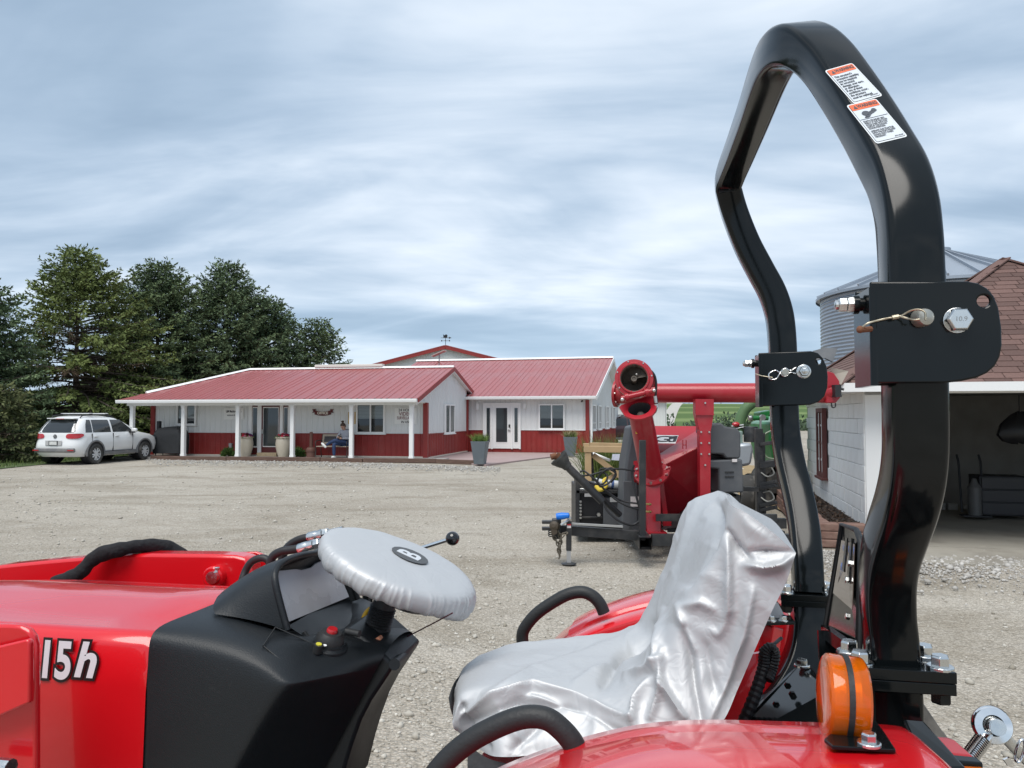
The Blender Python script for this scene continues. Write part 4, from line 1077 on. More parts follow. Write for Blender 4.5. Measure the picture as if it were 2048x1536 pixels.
def make_car(car, paint, detailed=True):
    m = MB(); rows = []
    for z, x0, x1, hw, r in SLICES:
        c = (x0 + x1) / 2; rows.append([(c + x, y, z) for x, y in rrect(x1 - x0, 2 * hw, min(r, hw * 0.95, (x1 - x0) * 0.45), 7)])
    m.grid(rows, closed=True); m.f.append(tuple(range(len(m.v) - len(rows[-1]), len(m.v)))); part('body', m, paint, car, local=True, smooth=50)
    for wx in (0.0, 2.604):
        for sg in (-1, 1):
            m = MB(); m.lathe([(0.40, -0.3), (0.40, 0.012), (0.001, 0.012)], (wx, sg * 0.895, 0.40), (0, sg, 0), 30, cap=False); part('wheel_well_shade', m, BLACKM, car, local=True)  # black disc paints the shaded arch opening; the body is uncut
            m = MB(); m.sweep(arc_pts((wx, sg * 0.905, 0.375), 0.425, -12, 192, EX, EZ, 18), [(-0.025, -0.03), (0.025, -0.03), (0.025, 0.03), (-0.025, 0.03)], up=(0, sg, 0)); part('arch_trim', m, PLASTG, car, local=True, smooth=20)
            wheel(car, wx, sg * 0.83, sg)
    def side_patch(sg, zs, xl, xr):
        mb = MB(); rows = []
        for z in zs:
            s = slice_at(z); rows.append([(xl(z) + (xr(z) - xl(z)) * k / 6, sg * (s[3] + 0.006), z) for k in range(7)])
        mb.grid(rows); return mb
    zs = [1.085, 1.16, 1.25, 1.35, 1.45, 1.52]
    fr = lambda z: 1.99 - (z - 1.085) * 1.35 + 0.05
    for sg in (-1, 1):
        for nm, xl, xr in (('quarter_window', lambda z: -0.42 + (z - 1.085) * 0.30 + max(0, z - 1.38) * 0.5, lambda z: -0.10 + (z - 1.085) * 0.12),
                           ('rear_door_window', lambda z: -0.06 + (z - 1.085) * 0.12, lambda z: 0.84),
                           ('front_door_window', lambda z: 0.93, lambda z: max(0.95, fr(z)))):
            part(nm, side_patch(sg, zs, xl, xr), CARGL, car, local=True, smooth=60, fixn=False)
        # lower cladding
        m = MB(); m.box((1.3, sg * 0.872, 0.36), (1.78, 0.06, 0.13)); part('sill_cladding', m, PLASTG, car, local=True, bevel=0.02)
        mm = MB()
        for sx in (-0.17, 0.885, 1.93):
            mm.box((sx, sg * 0.893, 0.74), (0.012, 0.03, 0.62))
        mm.box((0.9, sg * 0.90, 0.43), (2.0, 0.012, 0.01)); part('door_seams', mm, BLACKM, car, local=True, smooth=0)
        for sx in (0.02, 1.08):
            m = MB(); m.box((sx, sg * 0.905, 0.945), (0.18, 0.035, 0.035)); part('door_handle', m, paint, car, local=True, bevel=0.01)
        m = MB(); m.box((1.90, sg * 0.98, 1.13), (0.14, 0.20, 0.15)); part('mirror', m, paint, car, local=True, bevel=0.045)
        m = MB(); m.box((1.83, sg * 0.94, 1.06), (0.12, 0.2, 0.05)); part('mirror_base', m, BLACKM, car, local=True, bevel=0.01)
        m = MB(); m.tube(catmull([(-0.35, sg * 0.55, 1.58), (-0.2, sg * 0.555, 1.665), (0.4, sg * 0.56, 1.69), (1.0, sg * 0.56, 1.675), (1.35, sg * 0.56, 1.585)], 4), 0.018, 8); part('roof_rail', m, BLACKM, car, local=True)
    # roof bars
    for sx in (0.15, 0.95):
        m = MB(); m.box((sx, 0, 1.735), (0.06, 1.2, 0.028)); o = part('crossbar', m, ALLOY, car, local=True, bevel=0.008)
        m = MB()
        for sg in (-1, 1): m.box((sx, sg * 0.56, 1.71), (0.12, 0.07, 0.05))
        part('bar_foot', m, BLACKM, o, local=True, bevel=0.01)
    # hatch: glass, spoiler, lamps, plate, badge, bumper
    m = MB(); rows = []
    for z in (1.09, 1.13, 1.2, 1.28, 1.37, 1.46, 1.53):
        s = slice_at(z); hw = 0.70 - (z - 1.1) * 0.36 - (0.07 if z == 1.09 else 0)
        rows.append([(s[1] - 0.010 + end_in(s, hw * (k / 4.0 - 1)), hw * (k / 4.0 - 1), z) for k in range(9)])
    m.grid(rows); part('rear_window', m, CARGL, car, local=True, smooth=60, fixn=False)
    m = MB(); m.box((-0.47, 0, 1.565), (0.26, 1.05, 0.035)); part('spoiler', m, paint, car, local=True, bevel=0.015)
    m = MB(); m.box((-0.605, 0, 1.555), (0.02, 0.3, 0.018)); part('brake_light', m, TAILR, car, local=True)
    m = MB(); m.tube([(-0.76, 0, 1.11), (-0.735, 0.25, 1.135)], 0.012, 6); part('rear_wiper', m, BLACKM, car, local=True)
    for sg in (-1, 1):
        m = MB(); rows = []
        for z, a, b in ((0.89, 0.50, 0.50), (0.91, 0.42, 0.62), (0.97, 0.40, 0.72), (1.03, 0.43, 0.74), (1.055, 0.5, 0.66)):
            s = slice_at(z); r = []
            for k in range(9):
                # distance along the outline from the tail's flat onto the flank
                t = a + (b + 0.26 - a) * k / 8; xx, yy = s[1], t
                rr = min(s[4], 0.4); cx, cy = s[1] + rr, s[3] - rr
                if t > cy:
                    ang = min(1.45, (t - cy) / rr); xx = cx - rr * math.cos(ang); yy = cy + rr * math.sin(ang)
                r.append((xx - 0.012, sg * (yy + 0.006), z))
            rows.append(r)
        m.grid(rows); part('tail_lamp', m, TAILR, car, local=True, smooth=60, fixn=False)
        m = MB(); m.box((-0.89, sg * 0.66, 0.50), (0.03, 0.22, 0.035)); part('reflector', m, TAILR, car, local=True)
    m = MB(); m.box((-0.815, 0, 0.50), (0.14, 1.5, 0.15)); part('bumper', m, PLASTG, car, local=True, bevel=0.04)
    m = MB(); m.box((-0.872, 0, 0.745), (0.025, 0.62, 0.17)); part('plate_recess', m, pm('recess_grey', (0.45, 0.45, 0.45), 0.5), car, local=True, bevel=0.01)
    m = MB(); m.box((-0.888, 0, 0.74), (0.012, 0.34, 0.155)); o = part('plate_frame', m, BLACKM, car, local=True)
    m = MB(); m.box((-0.896, 0, 0.74), (0.006, 0.28, 0.115)); part('number_plate', m, pm('plate_face', (0.62, 0.62, 0.60), 0.4, var=0.25, vscale=14), o, local=True)
    m = MB(); ring = arc_pts((-0.815, 0, 0.965), 0.058, 0, 360, EB, EZ, 20)[:-1]; m.tube(ring, 0.009, 6, closed=True); m.lathe([(0.001, 0), (0.05, 0), (0.05, 0.004)], (-0.808, 0, 0.965), (-1, 0, 0), 18)
    o = part('badge', m, pm('badge_dark', (0.10, 0.10, 0.11), 0.3, 0.6), car, local=True)
    m = MB()
    for q in ([(-0.022, 0.045), (0, 0.008), (0.022, 0.045)], [(-0.044, 0.03), (-0.022, -0.04), (0, 0.0), (0.022, -0.04), (0.044, 0.03)]):
        m.tube([(-0.822, -a, 0.965 + b) for a, b in q], 0.005, 5)
    part('badge_letters', m, ALLOY, o, local=True)
    # windscreen and front lamps, for the other side
    m = MB(); rows = []
    for z in (1.12, 1.25, 1.38, 1.5):
        s = slice_at(z); hw = 0.70 - (z - 1.1) * 0.3; rows.append([(s[2] + 0.012 - end_in(s, hw * (k / 4.0 - 1)), hw * (k / 4.0 - 1), z) for k in range(9)])
    m.grid(rows); part('windscreen', m, CARGL, car, local=True, smooth=60, fixn=False)
    for sg in (-1, 1):
        m = MB(); m.ball((3.38, sg * 0.68, 0.82), 0.13, 10, sq=(0.9, 1.3, 0.8)); part('headlight', m, CARGL, car, local=True)
rc, fc = G(187, 928), G(291, 919)
hd = (fc - rc).normalized(); lf = Vector((-hd.y, hd.x, 0)); og = rc + lf * 0.83
suv = thing('parked_car', 'dusty white parked crossover car with roof rails beside the office porch', 'car', (og.x, og.y, 0), math.atan2(hd.y, hd.x))
make_car(suv, pm('white_car_paint', (0.74, 0.745, 0.745), 0.3, coat=0.7, dirt=(0.55, 0.53, 0.49), dscale=1.6, damt=0.18))
pc = P(1247, 850, 47)
c2 = thing('parked_car', 'dark red car mostly hidden between the wing and the red grain machine', 'car', (pc.x + 0.6, pc.y - 1, 0), math.radians(195))
make_car(c2, pm('dark_car_paint', (0.06, 0.02, 0.02), 0.3, coat=0.7))

# ------------------------------------------------------------------ porch furniture
def ground_on_deck(px, py, z=DECK): return G(px, py, z)
GRILLC = pm('grill_cover', (0.028, 0.030, 0.033), 0.75, var=0.3, vscale=5, bump=0.5, bscale=9)
gp_ = OF.at(341, 905, -0.62)[0]
gl = thing('covered_grill', 'barbecue grill under a saggy dark cover at the left end of the porch', 'grill', OF.w(gp_, -0.62, DECK), OF.rz)
m = MB(); rows = []
for z, hx_, hy_ in ((0.10, 0.60, 0.30), (0.35, 0.62, 0.32), (0.62, 0.63, 0.33), (0.80, 0.61, 0.33), (0.95, 0.55, 0.30), (1.08, 0.44, 0.22), (1.13, 0.25, 0.12)):
    rows.append([(x + 0.015 * math.sin(9 * y + z * 5) , y + 0.02 * math.sin(11 * x + 3 * z), z + 0.02 * math.sin(5 * x)) for x, y in rrect(2 * hx_, 2 * hy_, min(0.1, hy_ * 0.8), 5)])
m.grid(rows, closed=True); m.f.append(tuple(range(len(m.v) - len(rows[-1]), len(m.v)))); part('cover', m, GRILLC, gl, local=True, smooth=60)
m = MB(); m.box((-0.56, 0.05, 1.16), (0.12, 0.16, 0.38)); part('chimney', m, GRILLC, gl, local=True, bevel=0.02)
for sx in (-0.5, 0.5):
    for sy in (-0.22, 0.22): m = MB(); m.tube([(sx, sy, 0), (sx, sy, 0.3)], 0.02, 6); part('leg', m, BLACKM, gl, local=True)
CREAM = pm('cream_glaze', (0.56, 0.50, 0.40), 0.35, var=0.06, vscale=3, dirt=(0.40, 0.34, 0.26), dscale=3, damt=0.3)
SOIL = pm('potting_soil', (0.05, 0.04, 0.03), 0.95)
PETALS = [leafmat('petunia_red', (0.30, 0.01, 0.03), (0.55, 0.03, 0.07)), leafmat('petunia_purple', (0.07, 0.01, 0.11), (0.20, 0.03, 0.25)), leafmat('petunia_pink', (0.5, 0.12, 0.2), (0.7, 0.35, 0.42))]
LEAVES = leafmat('plant_leaves', (0.03, 0.07, 0.015), (0.12, 0.19, 0.05))
def flower_pot(label, flabel, px, pyb, seed):
    p = OF.w(OF.at(px, pyb, -0.46)[0], -0.46, DECK)
    t_ = thing('flower_pot', label, 'pot', p, 0, 'cream urns beside the maroon entrance')
    m = MB(); prof = [(0.001, 0), (0.19, 0), (0.20, 0.03), (0.25, 0.18), (0.295, 0.38), (0.30, 0.52), (0.285, 0.64), (0.27, 0.68), (0.30, 0.70), (0.31, 0.735), (0.30, 0.76), (0.265, 0.76), (0.25, 0.70)]
    m.lathe(prof, n=36, cap=False); part('urn', m, CREAM, t_, local=True, smooth=50)
    m = MB(); m.lathe([(0.001, 0.71), (0.262, 0.71)], n=24, cap=False); part('soil', m, SOIL, t_, local=True)
    r = np.random.default_rng(seed)
    f_ = thing('petunias', flabel, 'flowers', (p.x, p.y, DECK + 0.71), 0, 'petunias in the cream urns')
    n = 260; d = r.normal(0, 1, (n, 3)); d[:, 2] = np.abs(d[:, 2]); d /= np.linalg.norm(d, axis=1)[:, None]
    V = kites(d * np.array([0.24, 0.24, 0.06]), d, r.uniform(0.06, 0.14, n), np.full(n, 0.025), r); np_object('foliage', V, np.arange(len(V)), 4, LEAVES, r.uniform(0, 1, n), f_)
    for k, mt in enumerate(PETALS):
        n = (90, 60, 26)[k]; a = r.uniform(0, 6.28, n); rr = 0.29 * np.sqrt(r.uniform(0, 1, n)); 
        if k == 1: a = r.normal(0.4, 0.5, n)
        c = np.stack([rr * np.cos(a), rr * np.sin(a), 0.15 - 0.10 * (rr / 0.29) ** 2 + r.uniform(-0.03, 0.04, n)], 1)
        ang = np.arange(5) * 2 * math.pi / 5; V = []; F = []
        for i in range(n):
            nr = Vector((c[i][0] * 2 + r.normal(0, 0.2), c[i][1] * 2 + r.normal(0, 0.2), 0.6)).normalized(); M = nr.to_track_quat('Z', 'Y').to_matrix()
            V.extend([tuple(Vector(c[i]) + M @ Vector((0.042 * math.cos(q), 0.042 * math.sin(q), 0))) for q in ang])
        np_object('blossoms', np.array(V), np.arange(5 * n), 5, mt, r.uniform(0, 1, n), f_)
flower_pot('cream urn partly behind a porch post left of the maroon door', 'red and purple petunias in the urn left of the maroon door', 490, 908, 1)
flower_pot('cream urn right of the maroon door in full view', 'red petunias filling the urn right of the maroon door', 567, 909, 2)
def leaf_plant(name, label, p, rad, h, seed, group=None, n=420, cat='plant', mat=None):
    r = np.random.default_rng(seed); t_ = thing(name, label, cat, p, 0, group)
    d = r.normal(0, 1, (n, 3)); d[:, 2] = np.abs(d[:, 2]) * 1.2; d /= np.linalg.norm(d, axis=1)[:, None]
    V = kites(d * np.array([rad, rad, h]) * r.uniform(0.2, 0.85, (n, 1)), d, r.uniform(0.10, 0.2, n), r.uniform(0.02, 0.035, n), r); np_object('foliage', V, np.arange(len(V)), 4, mat or LEAVES, r.uniform(0, 1, n), t_)
    m = MB()
    for k in range(5): a = k * 1.26; m.tube([(0, 0, 0), (0.3 * rad * math.cos(a), 0.3 * rad * math.sin(a), h * 0.6)], 0.008, 4)
    part('stem', m, BARK, t_, local=True)
leaf_plant('hosta', 'low leafy green plant left of the cream urns by a porch post', OF.w(OF.at(456, 905, -0.5)[0], -0.5, DECK), 0.24, 0.30, 41, 'leafy plants on the porch')
leaf_plant('hosta', 'low leafy green plant between an urn and the brown ash stand', OF.w(OF.at(598, 905, -0.5)[0], -0.5, DECK), 0.20, 0.32, 42, 'leafy plants on the porch')
# ash stand
p = OF.w(OF.at(622, 905, -0.55)[0], -0.55, DECK); ASHB = pm('ash_stand_brown', (0.155, 0.075, 0.058), 0.6)
t_ = thing('ash_stand', 'brown smokers ash stand with tall thin neck beside the bench', 'ash stand', p)
m = MB(); m.lathe([(0.001, 0), (0.17, 0), (0.17, 0.20), (0.195, 0.22), (0.195, 0.30), (0.15, 0.36), (0.07, 0.39), (0.001, 0.39)], n=24); part('base', m, ASHB, t_, local=True)
m = MB(); m.lathe([(0.065, 0.38), (0.058, 0.92), (0.06, 0.95), (0.001, 0.95)], n=16); part('neck', m, ASHB, t_, local=True)

# grey planters on the patio
GREYP = pm('grey_planter', (0.135, 0.16, 0.18), 0.5, var=0.06, vscale=4, dirt=(0.3, 0.3, 0.29), dscale=3, damt=0.2)
ORN = leafmat('ornamental_grass', (0.05, 0.11, 0.02), (0.22, 0.30, 0.08))
DRYG = leafmat('dry_tips', (0.25, 0.20, 0.12), (0.45, 0.36, 0.24))
def planter(label, glabel, px, pyb, seed, dry=0):
    p = G(px, pyb, 0.05)
    t_ = thing('planter', label, 'planter', p, -0.2, 'tall grey square planters on the patio')
    m = MB(); rows = []
    for z, s_ in ((0, 0.17), (0.02, 0.175), (0.72, 0.262), (0.755, 0.27), (0.76, 0.27), (0.76, 0.235), (0.70, 0.23)):
        rows.append([(x, y, z) for x, y in rrect(2 * s_, 2 * s_, 0.03, 4)])
    m.grid(rows, closed=True); part('pot', m, GREYP, t_, local=True, smooth=30)
    m = MB(); m.box((0, 0, 0.69), (0.46, 0.46, 0.02)); part('soil', m, SOIL, t_, local=True)
    r = np.random.default_rng(seed); n = 700
    g_ = thing('ornamental_grass', glabel, 'plant', (p.x, p.y, 0.05 + 0.70), 0, 'ornamental grass in the grey planters')
    pts_ = np.stack([r.uniform(-0.2, 0.2, n), r.uniform(-0.2, 0.2, n), np.zeros(n)], 1)
    grass_blades('blades', pts_, 0.18, 0.38, 0.006, ORN, seed, parent=g_, lean=0.45)
    if dry: grass_blades('dry_tips', pts_[:160], 0.28, 0.44, 0.008, DRYG, seed + 1, parent=g_, lean=0.6)
planter('grey square planter at the near patio corner by the timber end', 'fresh green grass in the planter at the near patio corner', 960, 928, 51)
planter('grey square planter standing under the wing window', 'grass with dry pinkish tips in the planter under the wing window', 1141, 911.5, 53, 1)

# ------------------------------------------------------------------ bench and seated person
WOODB = pm('bench_slat', (0.40, 0.33, 0.26), 0.7, var=0.2, vscale=6)
IRON = pm('bench_iron', (0.035, 0.03, 0.028), 0.5)
ba = OF.at(668, 895, -0.62)[0]
bench = thing('bench', 'slatted porch bench with dark decorated back and iron ends', 'bench', OF.w(ba, -0.62, DECK), OF.rz)
BW = 0.62
for i in range(4):
    m = MB(); m.box((0, -0.20 + i * 0.115, 0.42), (2 * BW, 0.095, 0.03)); part('slat', m, WOODB, bench, local=True, smooth=0)
tilt = Matrix.Rotation(math.radians(-14), 3, 'X')
m = MB()
for zc_, hh in ((0.82, 0.08), (0.53, 0.06)): m.box((0, 0.25 + (zc_ - 0.42) * 0.25, zc_), (2 * BW, 0.03, hh), R=tilt)
for sx in (-BW + 0.04, BW - 0.04): m.box((sx, 0.25 + 0.06, 0.67), (0.08, 0.03, 0.34), R=tilt)
part('backrest', m, WOODB, bench, local=True, smooth=0)
m = MB(); m.box((0, 0.32, 0.67), (2 * BW - 0.16, 0.015, 0.24), R=tilt); part('back_panel', m, pm('cast_panel', (0.05, 0.045, 0.05), 0.6, var=0.8, vscale=12, bump=1.0, bscale=14), bench, local=True)
for sx in (-BW, BW):
    m = MB(); m.tube(catmull([(sx, -0.28, 0), (sx, -0.22, 0.25), (sx, -0.26, 0.42), (sx, -0.24, 0.6), (sx, 0.05, 0.64), (sx, 0.25, 0.62)], 4), 0.018, 6); m.tube(catmull([(sx, 0.26, 0), (sx, 0.2, 0.25), (sx, 0.22, 0.42), (sx, 0.36, 0.86)], 4), 0.018, 6); part('end_frame', m, IRON, bench, local=True)

def skin_chain(name, joints, edges, mat, parent, local_M, sub=2):
    """One continuous body grown over a skeleton: joints = name -> (position, radius_x, radius_y)."""
    me = bpy.data.meshes.new(name); ks = list(joints)
    me.from_pydata([local_M @ Vector(joints[k][0]) for k in ks], [(ks.index(a), ks.index(b)) for a, b in edges], [])
    o = new_obj(name, me, parent)
    md = o.modifiers.new('skin', 'SKIN'); md.use_smooth_shade = True
    for i, k in enumerate(ks):
        sv = me.skin_vertices[0].data[i]; sv.radius = (joints[k][1], joints[k][2] if len(joints[k]) > 2 else joints[k][1]); sv.use_root = (i == 0)
    s = o.modifiers.new('smooth', 'SUBSURF'); s.levels = sub; s.render_levels = sub
    me.materials.append(mat); return o
SKIN = pm('skin', (0.46, 0.27, 0.20), 0.55, var=0.08, vscale=12)
HOOD = pm('grey_hoodie', (0.27, 0.285, 0.33), 0.85, var=0.15, vscale=14, bump=0.4, bscale=18)
JEAN = pm('blue_jeans', (0.022, 0.042, 0.105), 0.8, var=0.35, vscale=9, bump=0.3, bscale=30)
HAIR = pm('brown_hair', (0.055, 0.032, 0.022), 0.5, var=0.4, vscale=30, bump=0.6, bscale=60)
SHOE = pm('white_shoe', (0.72, 0.72, 0.70), 0.6)
# local axes of the figure: x to the photo's right along the bench, y towards the wall, z up from the porch floor
pw = OF.at(691, 893, -0.66)[0]
per = thing('person', 'person in grey hoodie and jeans on the bench, legs crossed, looking at a phone', 'person', OF.w(pw, -0.66, DECK), OF.rz)
I4 = Matrix.Identity(4)
J = {'pelvis': ((0.0, 0.02, 0.54), 0.155, 0.13), 'waist': ((0.0, 0.06, 0.70), 0.14, 0.115), 'chest': ((-0.02, 0.05, 0.88), 0.165, 0.12), 'neckbase': ((-0.04, 0.02, 1.02), 0.085, 0.075),
     'shoulderL': ((-0.20, 0.0, 0.96), 0.07), 'elbowL': ((-0.27, -0.12, 0.74), 0.05), 'wristL': ((-0.16, -0.30, 0.74), 0.035),
     'shoulderR': ((0.16, 0.06, 0.96), 0.07), 'elbowR': ((0.22, -0.06, 0.72), 0.05), 'wristR': ((-0.01, -0.28, 0.72), 0.035)}
E = [('pelvis', 'waist'), ('waist', 'chest'), ('chest', 'neckbase'), ('chest', 'shoulderL'), ('shoulderL', 'elbowL'), ('elbowL', 'wristL'), ('chest', 'shoulderR'), ('shoulderR', 'elbowR'), ('elbowR', 'wristR')]
skin_chain('hoodie', J, E, HOOD, per, I4)
J = {'pelvis': ((0.0, 0.0, 0.53), 0.165, 0.13), 'hipA': ((-0.09, -0.06, 0.53), 0.105), 'kneeA': ((-0.26, -0.44, 0.54), 0.075), 'midA': ((-0.255, -0.44, 0.3), 0.065), 'ankleA': ((-0.25, -0.44, 0.09), 0.055),
     'hipB': ((0.09, -0.06, 0.56), 0.105), 'kneeB': ((-0.22, -0.42, 0.66), 0.078), 'midB': ((-0.42, -0.40, 0.57), 0.062), 'ankleB': ((-0.60, -0.38, 0.47), 0.05)}
E = [('pelvis', 'hipA'), ('hipA', 'kneeA'), ('kneeA', 'midA'), ('midA', 'ankleA'), ('pelvis', 'hipB'), ('hipB', 'kneeB'), ('kneeB', 'midB'), ('midB', 'ankleB')]
skin_chain('jeans', J, E, JEAN, per, I4)
hc = Vector((-0.08, -0.05, 1.17))
hM = Matrix.Translation(hc) @ Matrix.Rotation(math.radians(-18), 4, 'Z') @ Matrix.Rotation(math.radians(28), 4, 'X')   # bowed towards the phone
m = MB(); rows = []
for z, rx, ry, yo in ((-0.12, 0.03, 0.03, -0.04), (-0.105, 0.045, 0.05, -0.035), (-0.07, 0.06, 0.075, -0.015), (-0.02, 0.07, 0.09, 0), (0.03, 0.075, 0.097, 0.0), (0.08, 0.066, 0.085, 0.005), (0.11, 0.04, 0.05, 0.005), (0.12, 0.01, 0.01, 0.005)):
    rows.append([(rx * math.cos(a * math.pi / 8), yo + ry * math.sin(a * math.pi / 8) * (1.0), z) for a in range(16)])
m.grid([[hM @ Vector(q) for q in r] for r in rows], closed=True)
m.tube([hM @ Vector((0, 0.02, -0.06)), Vector((-0.05, 0.01, 1.0))], 0.05, 10)
head = part('head', m, SKIN, per, local=True, smooth=80)
m = MB(); m.add([hM @ Vector(q) for q in ((-0.012, -0.092, 0.0), (0.012, -0.092, 0.0), (0, -0.118, -0.035), (-0.016, -0.088, -0.04), (0.016, -0.088, -0.04), (0, -0.09, 0.015))], [(0, 2, 1), (0, 3, 2), (1, 2, 4), (0, 1, 5), (3, 4, 2)]); part('nose', m, SKIN, head, local=True)
for sx in (-1, 1):
    m = MB(); m.ball(hM @ Vector((sx * 0.03, -0.085, 0.005)), 0.012, 8); part('eye', m, INK, head, local=True)
    m = MB(); m.ball(hM @ Vector((sx * 0.076, 0.005, -0.01)), 0.03, 8, sq=(0.4, 0.7, 1)); part('ear', m, SKIN, head, local=True)
m = MB(); m.tube([hM @ Vector((-0.022, -0.082, -0.06)), hM @ Vector((0, -0.09, -0.062)), hM @ Vector((0.022, -0.082, -0.06))], 0.006, 6); part('mouth', m, pm('lips', (0.35, 0.12, 0.11), 0.5), head, local=True)
m = MB(); rows = []
for z, rx, ry, y0 in ((-0.06, 0.07, 0.06, 0.045), (-0.02, 0.082, 0.085, 0.028), (0.03, 0.088, 0.097, 0.018), (0.07, 0.082, 0.1, 0.0), (0.1, 0.065, 0.08, 0.0), (0.128, 0.03, 0.035, 0.0), (0.133, 0.005, 0.005, 0)):
    rows.append([hM @ Vector((rx * math.cos(a * math.pi / 8), y0 + ry * math.sin(a * math.pi / 8), z)) for a in range(16)])
m.grid(rows, closed=True); part('hair', m, HAIR, per, local=True, smooth=80)
m = MB(); m.ball(hM @ Vector((0.01, 0.05, 0.165)), 0.05, 10, sq=(1.0, 1.0, 0.9)); m.ball(hM @ Vector((-0.01, 0.02, 0.19)), 0.025, 8); part('hair_bun', m, HAIR, per, local=True, smooth=80)
m = MB(); m.sweep(arc_pts((0.0, 0.06, 1.0), 0.11, 200, -20, EX, Vector((0, 1, 0.3)), 10), [(-0.03, -0.02), (0.03, -0.02), (0.02, 0.035), (-0.02, 0.035)]); part('hood', m, HOOD, per, local=True, smooth=60)
def hand(c, fwd, upv, mirror):
    """Palm and five bent fingers closed on the phone."""
    f = Vector(fwd).normalized(); u = Vector(upv); s_ = f.cross(u).normalized() * mirror; u = s_.cross(f) * mirror; c = Vector(c)
    mb = MB(); mb.tube([c - f * 0.045, c, c + f * 0.04], 0.03, 8, radii=[0.026, 0.036, 0.032])
    for k, ln in enumerate((0.065, 0.075, 0.07, 0.055)):
        b = c + f * 0.035 + s_ * (-0.027 + 0.018 * k)
        mb.tube([b, b + f * ln * 0.5, b + f * ln * 0.8 + u * 0.02, b + f * ln * 0.75 + u * 0.04], 0.008, 6)
    b = c - f * 0.01 - s_ * 0.03; mb.tube([b, b - s_ * 0.02 + f * 0.025, b - s_ * 0.012 + f * 0.05 + u * 0.02], 0.0095, 6)
    return mb
part('hand', hand((-0.14, -0.35, 0.745), (0.35, -0.8, 0.1), (0, 0, 1), 1), SKIN, per, local=True, smooth=60)
part('hand', hand((-0.05, -0.34, 0.73), (-0.6, -0.7, 0.1), (0, 0, 1), -1), SKIN, per, local=True, smooth=60)
for c, d_ in (((-0.25, -0.50, 0.045), (0.0, -1, 0)), ((-0.67, -0.40, 0.47), (-0.7, -0.1, 0.7))):
    d_ = Vector(d_).normalized(); m = MB(); c = Vector(c); m.tube([c - d_ * 0.11, c - d_ * 0.02, c + d_ * 0.09, c + d_ * 0.13], 0.045, 10, radii=[0.042, 0.05, 0.043, 0.022]); part('shoe', m, SHOE, per, local=True, smooth=60)
ph_ = thing('phone', 'dark phone held in both hands by the seated person', 'phone', OF.w(pw - 0.11, -0.66 - 0.385, DECK + 0.785), OF.rz)
m = MB(); m.box((0, 0, 0), (0.08, 0.015, 0.15), R=Matrix.Rotation(math.radians(-40), 3, 'X')); part('body', m, BLACKM, ph_, local=True, bevel=0.006)
# ------------------------------------------------------------------ white block garage with a hip roof
PAINTB = pm('painted_block', (0.86, 0.86, 0.84), 0.75, var=0.03, vscale=3, bump=0.5, bscale=22, dirt=(0.50, 0.47, 0.42), dscale=1.6, damt=0.25)
MORT = pm('painted_mortar', (0.80, 0.80, 0.78), 0.85)
def shingle_material():
    m = pm('brown_shingle', (0.135, 0.080, 0.068), 0.92, var=0.22, vscale=30, bump=0.5, bscale=160)
    nt = m.node_tree; b = nt.nodes['Principled BSDF']; src = b.inputs['Base Color'].links[0].from_socket
    oi = nd(nt, 'ShaderNodeObjectInfo'); mr = nd(nt, 'ShaderNodeMapRange'); mr.inputs['To Min'].default_value = 0.72; mr.inputs['To Max'].default_value = 1.25
    nt.links.new(oi.outputs['Random'], mr.inputs['Value'])
    mx = nd(nt, 'ShaderNodeMix', data_type='RGBA', blend_type='MULTIPLY'); mx.inputs[0].default_value = 1
    nt.links.new(src, mx.inputs[6]); nt.links.new(mr.outputs[0], mx.inputs[7]); nt.links.new(mx.outputs[2], b.inputs['Base Color'])
    return m
SHING = shingle_material()
GA = Frame((4.04, 9.6, 0), 13.4)
S_ = 5.96; WC = 0.40; GE = 2.02; GZ = 4.07
gar = thing('garage', 'white painted block garage with brown shingle hip roof and open dark bay', 'building', GA.o, GA.rz)
m = MB(); m.box((WC + 0.11, S_ / 2, GE / 2), (0.19, S_ - 2 * WC, GE)); lw_ = part('side_wall', m, MORT, gar, local=True, smooth=0)
wb0, wz1 = GA.bt(1654, 816, WC); wb1, wz0 = GA.bt(1643, 950, WC)
wins = [(wb0, wb1, wz0, wz1)]
bm_ = MB(); bm_.box((0, 0, 0), (0.03, 0.394, 0.195)); bme = mesh_from(bm_, 'block', PAINTB, 0)
half = MB(); half.box((0, 0, 0), (0.03, 0.194, 0.195)); hme = mesh_from(half, 'block', PAINTB, 0)
rb_ = random.Random(4)
for c_ in range(10):
    z = 0.1 + 0.202 * c_; off = 0 if c_ % 2 else 0.2
    k = WC + 0.2 - off
    while k < S_ - WC:
        cut = [w_ for w_ in wins if w_[2] - 0.09 < z < w_[3] + 0.09 and w_[0] - 0.19 < k < w_[1] + 0.19]
        if not cut:
            o = new_obj('block', bme if k > WC + 0.15 else hme, lw_); o.location = (WC + 0.008 + rb_.uniform(-0.003, 0.003), k if k > WC + 0.15 else k + 0.1, z); o.rotation_euler = (rb_.uniform(-0.006, 0.006), 0, rb_.uniform(-0.012, 0.012))
            if not hasattr(o, '_bv'):
                b = o.modifiers.new('edges', 'BEVEL'); b.width = 0.007; b.segments = 2
        k += 0.402
MARW = pm('maroon_window_frame', (0.13, 0.045, 0.04), 0.6)
